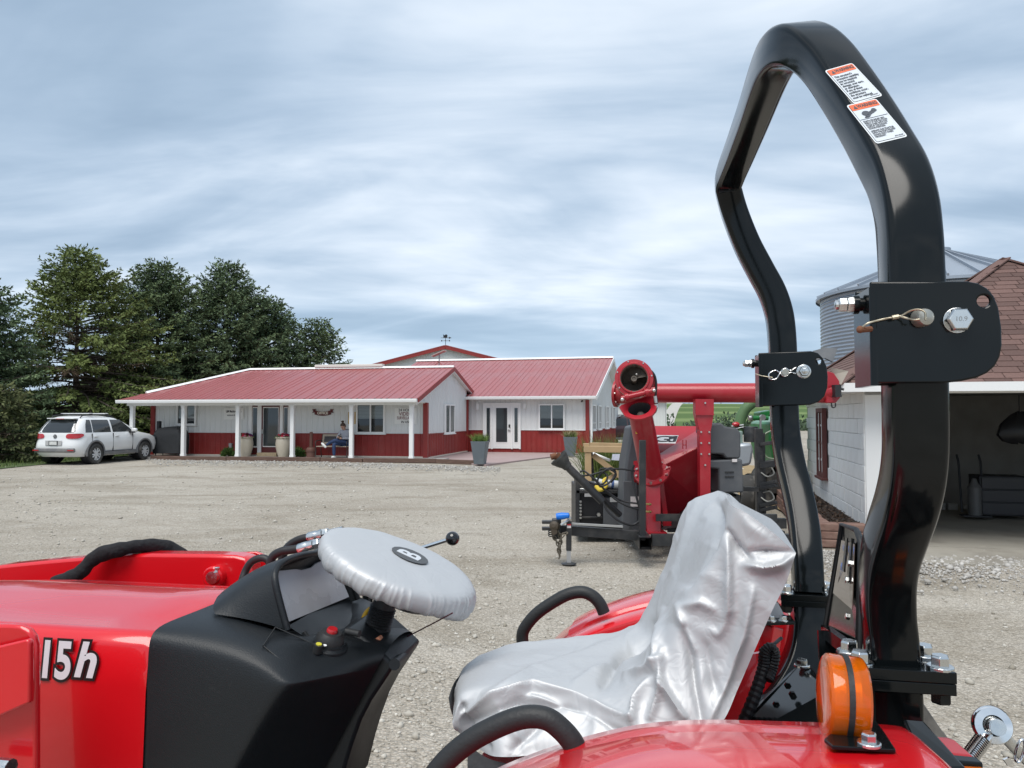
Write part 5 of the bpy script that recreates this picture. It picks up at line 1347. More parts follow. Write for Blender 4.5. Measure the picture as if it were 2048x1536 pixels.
for (b0, b1, z0, z1) in wins:
    f_ = window(gar, LM((WC - 0.0, (b0 + b1) / 2, (z0 + z1) / 2), -EB, EZ), b1 - b0, z1 - z0, blind=0.0, mull=(0.5,), horiz=0.5, frame_mat=MARW, ft=0.07)
    m = MB(); cy, cz = (b0 + b1) / 2, (z0 + z1) / 2
    for yy in (-1, 1): m.box((WC - 0.05, cy + yy * (b1 - b0) * 0.22, cz), (0.03, 0.04, z1 - z0 - 0.16))
    for zz in (-0.25, 0, 0.25): m.box((WC - 0.048, cy, cz + zz * (z1 - z0)), (0.026, b1 - b0 - 0.16, 0.035))
    part('white_sash', m, WHT, f_, local=True, smooth=0)
m = MB(); m.box((WC + 0.32, WC + 0.10, GE / 2), (0.64, 0.2, GE)); part('corner_pier', m, PAINTB, gar, local=True, bevel=0.01)
m = MB(); m.box((WC + 0.16, WC - 0.012, GE / 2 - 0.05), (0.3, 0.024, GE - 0.1)); part('corner_board', m, WHT, gar, local=True, smooth=0)
m = MB(); m.box((S_ / 2, WC + 0.1, GE - 0.03), (S_ - 2 * WC, 0.2, 0.10)); part('door_header', m, PAINTB, gar, local=True, smooth=0)
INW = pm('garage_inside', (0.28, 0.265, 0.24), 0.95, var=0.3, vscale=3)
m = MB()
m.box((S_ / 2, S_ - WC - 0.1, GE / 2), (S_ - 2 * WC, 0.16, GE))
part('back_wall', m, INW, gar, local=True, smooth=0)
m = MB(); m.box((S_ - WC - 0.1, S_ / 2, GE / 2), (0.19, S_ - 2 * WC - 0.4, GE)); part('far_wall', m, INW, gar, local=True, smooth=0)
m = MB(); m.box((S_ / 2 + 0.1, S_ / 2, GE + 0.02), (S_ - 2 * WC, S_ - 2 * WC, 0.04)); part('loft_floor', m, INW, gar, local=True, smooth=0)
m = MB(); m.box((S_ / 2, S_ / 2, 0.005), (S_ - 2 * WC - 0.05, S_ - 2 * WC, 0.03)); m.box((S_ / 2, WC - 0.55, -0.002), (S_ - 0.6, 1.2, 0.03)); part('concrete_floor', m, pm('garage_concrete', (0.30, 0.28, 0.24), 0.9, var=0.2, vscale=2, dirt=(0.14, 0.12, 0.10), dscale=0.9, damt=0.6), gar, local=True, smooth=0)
m = MB(); m.box((S_ / 2, 0.0, GE - 0.015), (S_ + 0.04, 0.03, 0.11)); m.box((0.0, S_ / 2, GE - 0.015), (0.03, S_ - 0.04, 0.11)); m.box((S_ / 2, WC / 2, GE - 0.05), (S_, WC, 0.02)); m.box((WC / 2, S_ / 2, GE - 0.052), (WC, S_, 0.02)); part('fascia', m, WHT, gar, local=True, smooth=0)
ap_ = Vector((S_ / 2, S_ / 2, GZ)); cs = [Vector((0, 0, GE)), Vector((S_, 0, GE)), Vector((S_, S_, GE)), Vector((0, S_, GE))]
m = MB(); m.add([cs[0], cs[1], cs[2], cs[3], ap_], [(0, 1, 4), (1, 2, 4), (2, 3, 4), (3, 0, 4)]); roofp = part('roof', m, SHING, gar, local=True, smooth=0)
def shingle_mb():
    mb = MB(); w_, l_, t_ = 0.29, 0.155, 0.010
    mb.add([(-w_ / 2, 0, 0.003), (w_ / 2, 0, 0.003), (-w_ / 2, 0, t_), (w_ / 2, 0, t_), (-w_ / 2, l_, 0.002), (w_ / 2, l_, 0.002)], [(0, 1, 3, 2), (2, 3, 5, 4), (0, 2, 4), (1, 5, 3)]); return mb
sme = mesh_from(shingle_mb(), 'shingle', SHING, 0, fixn=False)
def roof_face(k):
    a, b = cs[k], cs[(k + 1) % 4]; x = (b - a).normalized(); mid = (a + b) / 2; y = (ap_ - mid); L_ = y.length; y.normalize(); z = x.cross(y)
    out = []; i = 0
    while i * 0.135 < L_ - 0.1:
        v = i * 0.135; hwid = S_ / 2 * (1 - v / L_); n_ = int(2 * hwid / 0.30); st = -0.15 * (n_ - 1) + (0.0 if i % 2 else 0.06)
        for j in range(n_):
            u = st + 0.30 * j
            if abs(u) + 0.1 < hwid: out.append(mid + x * u + y * (v + rb_.uniform(-0.004, 0.004)) + z * 0.004)
        i += 1
    return out, Matrix((x, y, z)).transposed().to_4x4()
pts_, R4 = roof_face(0)
for p in pts_[:299]:
    o = new_obj('shingle', sme, roofp); o.matrix_local = Matrix.Translation(p) @ R4
m = MB()
for k in (3, 1):
    pts_, R4 = roof_face(k); sb = shingle_mb()
    for p in pts_: m.add([Matrix.Translation(p) @ R4 @ Vector(q) for q in sb.v], sb.f)
o = part('shingles', m, SHING, gar, local=True, smooth=0, fixn=False); o['kind'] = 'stuff'
m = MB(); m.bar(cs[0] + Vector((0, 0, 0.015)), ap_ + Vector((0, 0, 0.015)), 0.16, 0.02); m.bar(cs[1] + Vector((0, 0, 0.015)), ap_ + Vector((0, 0, 0.015)), 0.16, 0.02); m.bar(cs[3] + Vector((0, 0, 0.015)), ap_ + Vector((0, 0, 0.015)), 0.16, 0.02); part('hip_cap', m, SHING, gar, local=True, smooth=0)
# things in the dark bay
def gpt(px, py, b):
    a, z = GA.at(px, py, b); return a, z
DARKST = pm('dark_cabinet', (0.03, 0.032, 0.036), 0.6)
a, z = gpt(1995, 930, 3.6)
t_ = thing('tool_cabinet', 'dark steel cabinet standing at the back of the open garage bay', 'cabinet', GA.w(a, 3.6, 0.02), GA.rz)
m = MB(); m.box((0, 0, 0.37), (0.7, 0.5, 0.62)); part('carcass', m, DARKST, t_, local=True, bevel=0.01)
for i in range(3): m = MB(); m.box((0, -0.26, 0.17 + 0.2 * i), (0.64, 0.02, 0.18)); part('drawer', m, pm('drawer_front', (0.04, 0.04, 0.045), 0.45), t_, local=True, bevel=0.006)
a, z = gpt(1945, 965, 3.4)
t_ = thing('hand_cart', 'dark hand cart with round bottle leaning by the garage cabinet', 'cart', GA.w(a, 3.4, 0.02), GA.rz)
m = MB()
for sx in (-0.16, 0.16): m.tube([(sx, 0, 0.1), (sx, 0.12, 0.9), (sx, 0.2, 1.0)], 0.018, 8)
m.box((0, -0.1, 0.06), (0.4, 0.25, 0.02)); part('frame', m, DARKST, t_, local=True)
m = MB(); m.lathe([(0.001, 0.07), (0.1, 0.07), (0.1, 0.5), (0.05, 0.58), (0.03, 0.64), (0.001, 0.64)], (0, -0.08, 0), n=14); part('bottle', m, pm('grey_bottle', (0.12, 0.12, 0.12), 0.4), t_, local=True)
a, z = gpt(2040, 880, 3.0)
t_ = thing('hanging_coat', 'black bundle hanging from the garage ceiling', 'coat', GA.w(a, 3.0, GE - 0.65), GA.rz)
m = MB(); m.tube([(0, 0, 0.6), (0, 0, 0.32)], 0.008, 6); part('hook', m, BLACKM, t_, local=True)
m = MB(); rows = []
for z_, r_q in ((-0.14, 0.06), (-0.1, 0.15), (0.0, 0.20), (0.15, 0.17), (0.28, 0.09), (0.34, 0.02)): rows.append([(r_q * 1.6 * math.cos(q * 0.449) + 0.02 * math.sin(3 * q), r_q * 0.7 * math.sin(q * 0.449), z_ + 0.02 * math.sin(q * 2)) for q in range(14)])
m.grid(rows, closed=True); part('cloth', m, BLACKM, t_, local=True, smooth=60)
for px, lb in ((1879, 'white carton on the garage floor by the left jamb'), (1904, 'second white carton on the garage floor, further into the bay'), (1934, 'small grey carton lying flat on the garage floor')):
    a, z = gpt(px, 1013, 4.6); t_ = thing('carton', lb, 'carton', GA.w(a, 4.6, 0.02), GA.rz, 'cartons on the garage floor')
    m = MB(); m.box((0, 0, 0.06), (0.15, 0.14, 0.11 if px < 1930 else 0.06)); part('box', m, pm('carton_white', (0.5, 0.5, 0.48), 0.7), t_, local=True, bevel=0.004)
    m = MB(); m.box((0, 0, 0.118 if px < 1930 else 0.093), (0.152, 0.03, 0.004)); part('tape', m, pm('tape', (0.35, 0.3, 0.22), 0.5), t_, local=True)
# block border of the mulch bed
WBLK = pm('wall_block', (0.20, 0.115, 0.090), 0.92, var=0.25, vscale=6, bump=0.9, bscale=25, dirt=(0.30, 0.22, 0.18), dscale=4, damt=0.5)
rw = thing('retaining_wall', 'low reddish block wall round the mulch bed beside the garage', 'wall', (3.92, 9.84, 0), GA.rz)
kb = MB(); kb.box((0, 0, 0), (0.20, 0.315, 0.096)); kme = mesh_from(kb, 'block', WBLK, 0)
kb = MB(); kb.box((0, 0, 0), (0.315, 0.20, 0.096)); kme2 = mesh_from(kb, 'block', WBLK, 0)
for c_ in range(3):
    for k in range(22):
        o = new_obj('block', kme, rw); o.location = (rb_.uniform(-0.012, 0.012) + 0.01 * c_, 0.26 + 0.325 * k + (0.16 if c_ % 2 else 0), 0.049 + 0.1 * c_); o.rotation_euler = (0, 0, rb_.uniform(-0.03, 0.03))
        b = o.modifiers.new('edges', 'BEVEL'); b.width = 0.014; b.segments = 2
    for k in range(2):
        o = new_obj('block', kme2, rw); o.location = (0.05 + 0.325 * k + (0.1 if c_ % 2 else 0), rb_.uniform(-0.01, 0.01) + 0.01 * c_, 0.049 + 0.1 * c_)
        b = o.modifiers.new('edges', 'BEVEL'); b.width = 0.014; b.segments = 2
MF = Frame((3.92, 9.84, 0), 13.4)
m = MB(); m.plate([MF.w(0.08, 0.08, 0.2), MF.w(0.62, 0.02, 0.2), MF.w(0.55, 7.2, 0.2), MF.w(0.08, 7.2, 0.2)], 0.03, (0, 0, 1)); o = part('mulch_bed', m, pm('mulch', (0.035, 0.024, 0.018), 0.95, var=0.5, vscale=20, bump=1, bscale=40), smooth=0); tag(o, kind='structure')
n = 2600; r_ = np.random.default_rng(9); aa = r_.uniform(0.1, 0.58, n); bb = r_.uniform(0.1, 7.0, n)
pp_ = np.array([MF.w(x, y, 0.225)[:] for x, y in zip(aa, bb)]); d = r_.normal(0, 1, (n, 3)); d[:, 2] = np.abs(d[:, 2]) * 0.3; d /= np.linalg.norm(d, axis=1)[:, None]
V = kites(pp_, d, r_.uniform(0.03, 0.09, n), np.full(n, 0.010), r_); o = np_object('mulch_chips', V, np.arange(len(V)), 4, leafmat('mulch_chip', (0.02, 0.013, 0.01), (0.13, 0.085, 0.06)), r_.uniform(0, 1, n)); tag(o, 'dark wood mulch chips in the bed beside the garage', 'mulch', kind='stuff')

# ------------------------------------------------------------------ galvanised grain bin
GALV = pm('galvanised_sheet', (0.33, 0.37, 0.42), 0.42, 0.5, var=0.10, vscale=1.2, rvar=0.1)
BX, BY, BR, BE, BA = 16.2, 29.0, 4.2, 6.25, 7.95
gbn = thing('grain_bin', 'round galvanised grain bin with corrugated wall and conical ribbed roof', 'grain bin', (BX, BY, 0))
m = MB(); prof = []; z = 0.0
while z < BE: prof.append((BR + 0.018 * math.sin(2 * math.pi * z / 0.135), z)); z += 0.135 / 6
m.lathe(prof, n=72, cap=False); part('corrugated_wall', m, GALV, gbn, local=True, smooth=80, fixn=False)
for k in range(28):
    a0_, a1_ = 2 * math.pi * k / 28, 2 * math.pi * (k + 1) / 28
    m = MB(); Ro = BR + 0.16; z0_ = BE - 0.02; am = (a0_ + a1_) / 2
    def rp(rad, a, up=0.0): return (rad * math.cos(a), rad * math.sin(a), z0_ + (BA - z0_) * (1 - rad / Ro) + up)
    m.add([rp(Ro, a0_), rp(Ro, a1_), rp(0.4, a1_), rp(0.4, a0_)], [(0, 1, 2, 3)])
    m.bar(rp(Ro, a0_, 0.05), rp(0.4, a0_, 0.05), 0.06, 0.10)
    part('roof_panel', m, GALV, gbn, local=True, smooth=0, fixn=False)
m = MB(); m.lathe([(0.42, 0), (0.42, 0.25), (0.001, 0.36)], (0, 0, BA - 0.22), n=20); part('cap', m, GALV, gbn, local=True)
m = MB(); m.lathe([(BR + 0.17, BE - 0.1), (BR + 0.17, BE - 0.0), (BR, BE - 0.0)], n=72, cap=False); part('eave_ring', m, GALV, gbn, local=True)
m = MB(); m.lathe([(BR + 0.035, 0), (BR + 0.035, 0.12), (BR, 0.13)], n=60, cap=False); part('base_ring', m, GALV, gbn, local=True)

# ------------------------------------------------------------------ red grain vacuum on its trailer
VRED = pm('implement_red', (0.36, 0.012, 0.022), 0.35, coat=0.25, var=0.08, vscale=2.5, dirt=(0.40, 0.13, 0.12), dscale=3.5, damt=0.25, rvar=0.06)
VBLK = pm('implement_black', (0.022, 0.023, 0.025), 0.45, var=0.3, vscale=4, dirt=(0.11, 0.10, 0.09), dscale=4, damt=0.5)
VGRY = pm('grey_poly', (0.085, 0.090, 0.098), 0.6, var=0.12, vscale=3, dirt=(0.20, 0.19, 0.18), dscale=3, damt=0.25)
DUSTI = pm('dusty_inside', (0.13, 0.11, 0.09), 0.75, var=0.3, vscale=14)
RUST = pm('rusty_iron', (0.17, 0.07, 0.035), 0.8, var=0.4, vscale=16, bump=0.4, bscale=60)
HOSE = pm('black_hose', (0.018, 0.018, 0.02), 0.5)
vac = thing('grain_vacuum', 'red folding grain vacuum trailer with grey plastic shrouds and open tube ends', 'grain machine', P(1345, 1085, 9.3) * 1.0)
vac.location.z = 0; ROOTM[vac.name] = Matrix.Translation(vac.location)
UPV = Vector((0, 0, 1))
def vp(name, mb, mat, parent=None, **kw): return part(name, mb, mat, parent or vac, **kw)
yR = 9.15
m = MB(); m.tube([P(1240, 787, 9.45), P(1300, 786, 9.4), P(1660, 785.5, 9.05)], 0.118, 28); tube_o = vp('discharge_tube', m, VRED, smooth=60)
m = MB(); ax_ = Vector((-0.90, 0.42, 0.05)).normalized(); fc_ = P(1231, 787, 9.3); m.lathe([(0.118, 0.0), (0.118, -0.30)], fc_, ax_, 28, cap=False); vp('elbow', m, VRED, smooth=60); m = MB(); m.lathe([(0.10, -0.03), (0.165, -0.03), (0.165, 0.0), (0.001, 0.0)], fc_, ax_, 28); vp('end_flange', m, VRED)
for k in range(8):
    a = k * math.pi / 4; m = MB(); m.hexbolt(fc_ - ax_ * 0.03 + (ax_.cross(UPV) * math.cos(a) + UPV * math.sin(a)) * 0.145, -ax_, 0.02, 0.014); vp('bolt', m, STEEL, smooth=0)
# open ring facing the yard
rc_ = P(1268, 757, 8.75); ra = Vector((-0.16, -1, 0.10)).normalized()
m = MB(); m.lathe([(0.150, -0.02), (0.150, 0.05), (0.160, 0.06), (0.172, 0.06), (0.180, 0.045), (0.215, 0.04), (0.218, 0.025), (0.218, -0.16), (0.16, -0.30), (0.12, -0.42)], rc_, ra, 40, cap=False); vp('elbow_housing', m, VRED, smooth=40)
m = MB(); m.lathe([(0.158, 0.058), (0.150, 0.05), (0.149, -0.1), (0.12, -0.26), (0.001, -0.30)], rc_, ra, 36, cap=False); ins = vp('elbow_lining', m, DUSTI, smooth=50)
m = MB(); m.lathe([(0.02, 0.0), (0.032, 0.0), (0.036, -0.03), (0.036, -0.28)], rc_, ra, 18, cap=False); m.lathe([(0.001, -0.01), (0.02, -0.01)], rc_, ra, 14, cap=False); vp('shaft', m, DUSTI, ins, smooth=40)
rx_ = ra.cross(Vector((0, 0, 1))).normalized(); ry_ = rx_.cross(ra)
m = MB(); rows = []
for i in range(10):
    a = math.radians(10 + i * 20); d_ = rx_ * -math.cos(a) + ry_ * math.sin(a)
    rows.append([rc_ + d_ * 0.034 - ra * (0.02 + 0.025 * i), rc_ + d_ * 0.142 - ra * (0.03 + 0.025 * i)])
m.grid(rows); vp('auger_flight', m, DUSTI, ins, smooth=60, fixn=False)
m = MB(); m.ball(rc_ + rx_ * -0.03 + ry_ * 0.05 - ra * 0.02, 0.016, 8); vp('grease_nipple', m, STEEL, ins)
for k in range(7):
    a = math.radians(20 + k * 51); m = MB(); m.hexbolt(rc_ + (rx_ * math.cos(a) + ry_ * math.sin(a)) * 0.198 + ra * 0.04, ra, 0.018, 0.012); vp('bolt', m, STEEL, smooth=0)
m = MB(); m.box(rc_ + Vector((0.20, 0.05, -0.02)), (0.08, 0.10, 0.16)); vp('latch_bracket', m, VRED, bevel=0.01)
# intake tube leaning toward the yard, with its open flange
t0, t1 = P(1304, 948, 9.30), P(1279, 818, 8.72); ta = (t1 - t0).normalized(); Lt = (t1 - t0).length
m = MB(); m.lathe([(0.142, 0), (0.139, Lt * 0.45), (0.132, Lt)], t0, ta, 32, cap=False); vp('intake_tube', m, VRED, smooth=60)
m = MB(); m.lathe([(0.130, Lt - 0.005), (0.130, Lt - 0.1), (0.130, 0.1)], t0, ta, 28, cap=False); m.lathe([(0.130, 0.35), (0.001, 0.35)], t0, ta, 28, cap=False); ins2 = vp('tube_lining', m, pm('bright_tube', (0.25, 0.25, 0.26), 0.3, 0.8), smooth=50)
m = MB(); m.lathe([(0.001, 0.07), (0.03, 0.06), (0.05, 0.03), (0.05, -0.2)], t1 - ta * 0.12, ta, 14, cap=False); vp('shaft', m, DUSTI, ins2, smooth=50)
m = MB(); tx = ta.cross(Vector((0, 1, 0.01))).normalized(); tx = Vector((1, 0.1, 0.18)).normalized(); tx = (tx - ta * tx.dot(ta)).normalized(); ty = ta.cross(tx)
if ty.z < 0: ty = -ty
out = [(-0.20, 0.16), (0.20, 0.16), (0.205, 0.0), (0.16, -0.12), (0.09, -0.19), (-0.03, -0.20), (-0.12, -0.16), (-0.19, -0.05)]
nn = 32; outer = []; inner = []
def ray_poly(a):
    d = (math.cos(a), math.sin(a)); best = 0.2
    for i in range(len(out)):
        (x1, y1), (x2, y2) = out[i], out[(i + 1) % len(out)]; den = d[0] * (y2 - y1) - d[1] * (x2 - x1)
        if abs(den) < 1e-9: continue
        t = (x1 * (y2 - y1) - y1 * (x2 - x1)) / den; s_ = (x1 * d[1] - y1 * d[0]) / den
        if t > 0 and -1e-6 <= s_ <= 1 + 1e-6: best = t
    return best
vs = []; fs = []
for i in range(nn):
    a = 2 * math.pi * i / nn; rr = ray_poly(a)
    for rad, h in ((0.130, 0.012), (rr, 0.012), (rr, -0.012), (0.130, -0.012)): vs.append(t1 + tx * (rad * math.cos(a)) + ty * (rad * math.sin(a)) + ta * h)
for i in range(nn):
    j = (i + 1) % nn
    for q in range(4): fs.append((i * 4 + q, j * 4 + q, j * 4 + (q + 1) % 4, i * 4 + (q + 1) % 4))
m.add(vs, fs); vp('intake_flange', m, VRED, smooth=20)
m = MB(); m.tube([P(1243, 797, 8.7), P(1309, 781, 8.62)], 0.03, 14); hb = vp('hinge_rod', m, VRED)
for f_ in (0.15, 0.75): m = MB(); q = P(1243, 797, 8.7).lerp(P(1309, 781, 8.62), f_); m.lathe([(0.045, -0.02), (0.045, 0.02)], q, (1, 0.1, 0.25), 16); vp('hinge_knuckle', m, VRED, hb)
for q in (P(1245, 799, 8.66), P(1308, 781, 8.58)): m = MB(); m.ball(q, 0.022, 8); vp('hinge_bolt', m, STEEL, hb)
m = MB(); m.box(P(1272, 850, 8.80), (0.045, 0.02, 0.20), R=Matrix.Rotation(-0.2, 3, 'Y')); vp('yellow_sticker', m, pm('sticker_yellow', (0.62, 0.42, 0.04), 0.5), smooth=0)
m = MB(); m.lathe([(0.165, 0.0), (0.21, 0.0), (0.21, -0.03), (0.165, -0.03)], t0 + ta * 0.02, ta, 32); vp('base_flange', m, VRED)
tx2 = ta.cross(Vector((0, 0, 1))).normalized(); ty2 = tx2.cross(ta)
for k in range(10):
    a = k * math.pi / 5 + 0.2; m = MB(); m.hexbolt(t0 + ta * 0.02 + (tx2 * math.cos(a) + ty2 * math.sin(a)) * 0.19, ta, 0.03, 0.025); vp('bolt', m, STEEL, smooth=0)
m = MB(); ring = [P(1328, 940, 9.1), P(1340, 934, 9.1), P(1338, 944, 9.1), P(1329, 950, 9.1)]; m.tube(catmull(ring, 4), 0.008, 6); vp('lock_hook', m, VRED)
# hopper
hp = [P(1262, 851, 10.2), P(1408, 852, 10.0), P(1410, 888, 9.35), P(1322, 934, 9.35), P(1268, 940, 9.4), P(1410, 1012, 9.75), P(1372, 1030, 9.8), P(1318, 1032, 9.8), P(1268, 1032, 9.9), P(1262, 1032, 10.6), P(1410, 1010, 10.6)]
m = MB(); m.add(hp, [(0, 1, 2, 3, 4), (2, 5, 6, 7, 3), (3, 7, 8, 4), (0, 4, 8, 9), (1, 10, 5, 2), (0, 9, 10, 1), (5, 10, 9, 8, 7, 6)]); vp('hopper', m, VRED, smooth=0, bevel=0.008)
nh = (hp[1] - hp[0]).cross(hp[2] - hp[1]).normalized(); nh = nh if nh.z > 0 else -nh
def on_top(px, py, lift=0.006):
    d = ray(px, py); o_ = Vector((0, 0, EYE)); t = (hp[1] - o_).dot(nh) / d.dot(nh); return o_ + d * t + nh * lift
m = MB(); q = [on_top(1280, 887), on_top(1351, 888), on_top(1357, 872), on_top(1286, 871)]; m.plate(q, 0.003, nh); dec = vp('brand_decal', m, pm('decal_white', (0.78, 0.78, 0.76), 0.5), smooth=0)
xa = (on_top(1347, 880) - on_top(1283, 880)).normalized(); ya = (on_top(1318, 872) - on_top(1312, 888)).normalized(); ya = (ya - xa * ya.dot(xa)).normalized()
ht = (on_top(1318, 872) - on_top(1316, 888)).length
text_obj('lettering', 'AGI', INK, frame_of(on_top(1312, 880, 0.011), xa, ya), ht * 1.02, vac, extrude=0.001, offset=0.004, shear=0.15)
lx = (on_top(1347, 880) - on_top(1333, 880)).length; m = MB(); c = on_top(1344, 880, 0.0105)
m.plate([c + xa * -0.42 * lx + ya * 0.38 * ht, c + xa * 0.55 * lx + ya * 0.38 * ht, c + xa * 0.42 * lx + ya * 0.10 * ht, c + xa * -0.42 * lx - ya * 0.02 * ht], 0.0015, nh)
m.plate([c + xa * -0.42 * lx - ya * 0.12 * ht, c + xa * 0.30 * lx - ya * 0.36 * ht, c + xa * -0.5 * lx - ya * 0.36 * ht], 0.0015, nh); vp('brand_emblem', m, INK, smooth=0)
m = MB(); c = on_top(1369, 893, 0.02)
for dx_ in (-0.02, 0.02): m.tube([c + Vector((dx_, 0, -0.05)), c + Vector((dx_, 0, 0.06))], 0.006, 6)
m.tube([c + Vector((-0.02, 0, 0.0)), c + Vector((0.02, 0, 0.0))], 0.006, 6); vp('hopper_latch', m, VRED)
# red support post
m = MB()
def post_row(py, p0, p1, Y, th=0.13): a, b = P(p0, py, Y), P(p1, py, Y); return [a, b, b + Vector((0, th, 0)), a + Vector((0, th, 0))]
m.grid([post_row(798, 1391, 1428, 9.0), post_row(828, 1391, 1428, 9.0), post_row(862, 1399, 1422, 9.0), post_row(1030, 1401, 1421, 9.0)], closed=True); po = vp('support_post', m, VRED, smooth=0, bevel=0.006)
for px, py in ((1410, 806), (1402, 886), (1418, 886), (1402, 908), (1418, 908), (1410, 930), (1402, 864), (1418, 864)): m = MB(); m.hexbolt(P(px, py, 8.995), (0, -1, 0), 0.022, 0.014); vp('bolt', m, STEEL, po, smooth=0)
m = MB(); m.bar(P(1391, 829, 8.985), P(1428, 829, 8.985), 0.02, 0.012); vp('weld_plate', m, VRED, po)
# shrouds
def shroud(name, poly, Y, th, mat, bev=0.03):
    m = MB(); m.plate([P(x, y, Y) for x, y in poly], th, (0, 1, 0)); return vp(name, m, mat, bevel=bev, smooth=30)
shroud('side_shroud', [(1263, 853), (1286, 850), (1290, 1062), (1246, 1062), (1251, 930)], 9.55, 0.6, VGRY)
sh = shroud('lower_shroud_panel', [(1246, 962), (1275, 962), (1275, 1060), (1246, 1060)], 9.53, 0.03, VGRY, 0.01)
m = MB(); m.plate([P(x, y, 9.515) for x, y in ((1261, 993), (1279, 993), (1279, 1013), (1261, 1013))], 0.006, (0, -1, 0)); vp('caution_sticker', m, pm('sticker_white', (0.62, 0.58, 0.57), 0.5, var=0.3, vscale=40), sh, smooth=0)
shroud('blower_cover', [(1419, 848), (1443, 846), (1450, 853), (1474, 856), (1482, 866), (1482, 914), (1476, 918), (1452, 917), (1446, 909), (1419, 908)], 9.2, 0.7, VGRY, 0.04)
sh = shroud('engine_cover', [(1419, 921), (1485, 918), (1488, 985), (1437, 987), (1437, 938), (1419, 937)], 9.2, 0.7, VGRY, 0.02)
m = MB(); m.plate([P(x, y, 9.185) for x, y in ((1464, 918), (1474, 918), (1474, 924), (1464, 924))], 0.004, (0, -1, 0)); vp('small_sticker', m, MATS['sticker_white'], sh, smooth=0)
for py in (944, 953): m = MB(); m.bar(P(1450, py, 9.19), P(1468, py, 9.19), 0.01, 0.012); vp('vent_groove', m, VBLK, sh)
shroud('shroud_recess', [(1419, 909), (1446, 910), (1446, 921), (1419, 921)], 9.45, 0.3, VBLK, 0)
shroud('housing_void', [(1419, 936), (1440, 938), (1440, 982), (1419, 982)], 9.55, 0.3, VBLK, 0)
# red column, chute and frame
m = MB(); m.bar(P(1304, 955, 9.25) , P(1306, 1066, 9.15), 0.17, 0.15, up=(0, 1, 0)); vp('red_column', m, VRED, smooth=0, bevel=0.01)
m = MB(); m.bar(P(1322, 965, 9.4), P(1334, 1060, 9.4), 0.06, 0.06, up=(0, 1, 0)); m.box(P(1333, 1040, 9.35), (0.10, 0.1, 0.14)); vp('red_chute', m, VRED, smooth=0, bevel=0.006)
m = MB(); m.box(P(1308, 1064, 9.1), (0.26, 0.26, 0.02)); vp('foot_plate', m, VRED, smooth=0)
for py in (1008, 1023): m = MB(); m.tube([P(1290, py, 9.05), P(1300, py + 0.5, 9.0)], 0.012, 8); m.lathe([(0.022, 0), (0.001, 0.03)], P(1299, py + 0.5, 9.0), (1, 0, 0), 8); vp('grease_line', m, pm('brass', (0.5, 0.36, 0.14), 0.4, 0.9))
m = MB(); m.bar(P(1284.5, 1080, 8.62), P(1285, 880, 8.62), 0.068, 0.068, up=(0, 1, 0)); vp('black_upright', m, VBLK, smooth=0, bevel=0.004)
def sq_tube(a, b, s_, wall=0.012):
    mb = MB(); mb.sweep([a, b], [(-s_ / 2, -s_ / 2), (s_ / 2, -s_ / 2), (s_ / 2, s_ / 2), (-s_ / 2, s_ / 2)], cap=False)
    k = s_ / 2 - wall; mb.sweep([a, b], [(-k, -k), (-k, k), (k, k), (k, -k)], cap=False); return mb
m = sq_tube(P(1291, 1087, 8.45), P(1291, 1087, 8.45) + Vector((0.12, 2.4, 0)), 0.13); vp('cross_tube', m, VBLK, smooth=0)
zf = P(1291, 1087, 8.5).z
for yy, nm in ((8.75, 'side_rail'), (10.1, 'side_rail')):
    a = P(1303, 1085, yy); a.z = zf; m = MB(); m.bar(a, a + Vector((1.75, 0, 0)), 0.09, 0.13); vp(nm, m, VBLK, smooth=0, bevel=0.004)
m = MB(); a = P(1312, 1035, 9.0); m.bar(a, a + Vector((1.4, 0, 0.0)), 0.06, 0.08); m.bar(P(1335, 1060, 9.1), P(1450, 1056, 9.1), 0.04, 0.05); vp('deck_rail', m, VBLK, smooth=0)
m = MB(); m.add([P(1318, 1060, 9.2), P(1460, 1055, 9.2), P(1460, 985, 9.6), P(1412, 1000, 9.6), P(1360, 1030, 9.6)], [(0, 1, 2, 3, 4)]); m.plate([P(1340, 1062, 9.25), P(1480, 1062, 9.25), P(1480, 990, 9.25), P(1412, 1012, 9.25)], 0.5, (0, 1, 0)); vp('underframe', m, VBLK, smooth=0)
for yy in (8.7, 10.3):
    c = P(1430, 1062, yy); m = MB(); R_ = 0.36
    m.lathe([(R_ * 0.55, -0.1), (R_ * 0.9, -0.11), (R_, -0.08), (R_, 0.08), (R_ * 0.9, 0.11), (R_ * 0.55, 0.1)], (c.x, yy, R_), (0, 1, 0), 32, cap=False); w_ = vp('tyre', m, TYRE, smooth=40)
    m = MB(); m.lathe([(0.001, -0.08), (0.1, -0.08), (0.12, -0.05), (0.20, -0.07), (0.205, 0.08)], (c.x, yy, R_), (0, 1, 0), 24, cap=False); vp('rim', m, ALLOY, w_)
# tongue, jack, hitch
a, b = P(1118, 1059, 8.75), P(1290, 1072, 8.75)
m = MB(); m.bar(a, b, 0.09, 0.105); vp('tongue', m, VBLK, smooth=0, bevel=0.004)
m = MB(); m.bar(P(1143, 1047.5, 8.68), P(1245, 1053, 8.68), 0.05, 0.02); vp('tongue_edge', m, pm('tongue_edge_grey', (0.3, 0.3, 0.29), 0.5), smooth=0)  # paler grey strip along the tongue's top edge
m = MB(); m.bar(P(1138, 1042, 8.62), P(1137.5, 1101, 8.62), 0.058, 0.058, up=(0, 1, 0)); jk = vp('jack_tube', m, VBLK, smooth=0, bevel=0.005)
m = MB(); a = P(1137.5, 1100, 8.62); m.bar(a, Vector((a.x, a.y, 0.02)), 0.045, 0.045, up=(0, 1, 0)); vp('jack_leg', m, pm('jack_zinc', (0.42, 0.42, 0.42), 0.45, 0.5), jk, smooth=0)
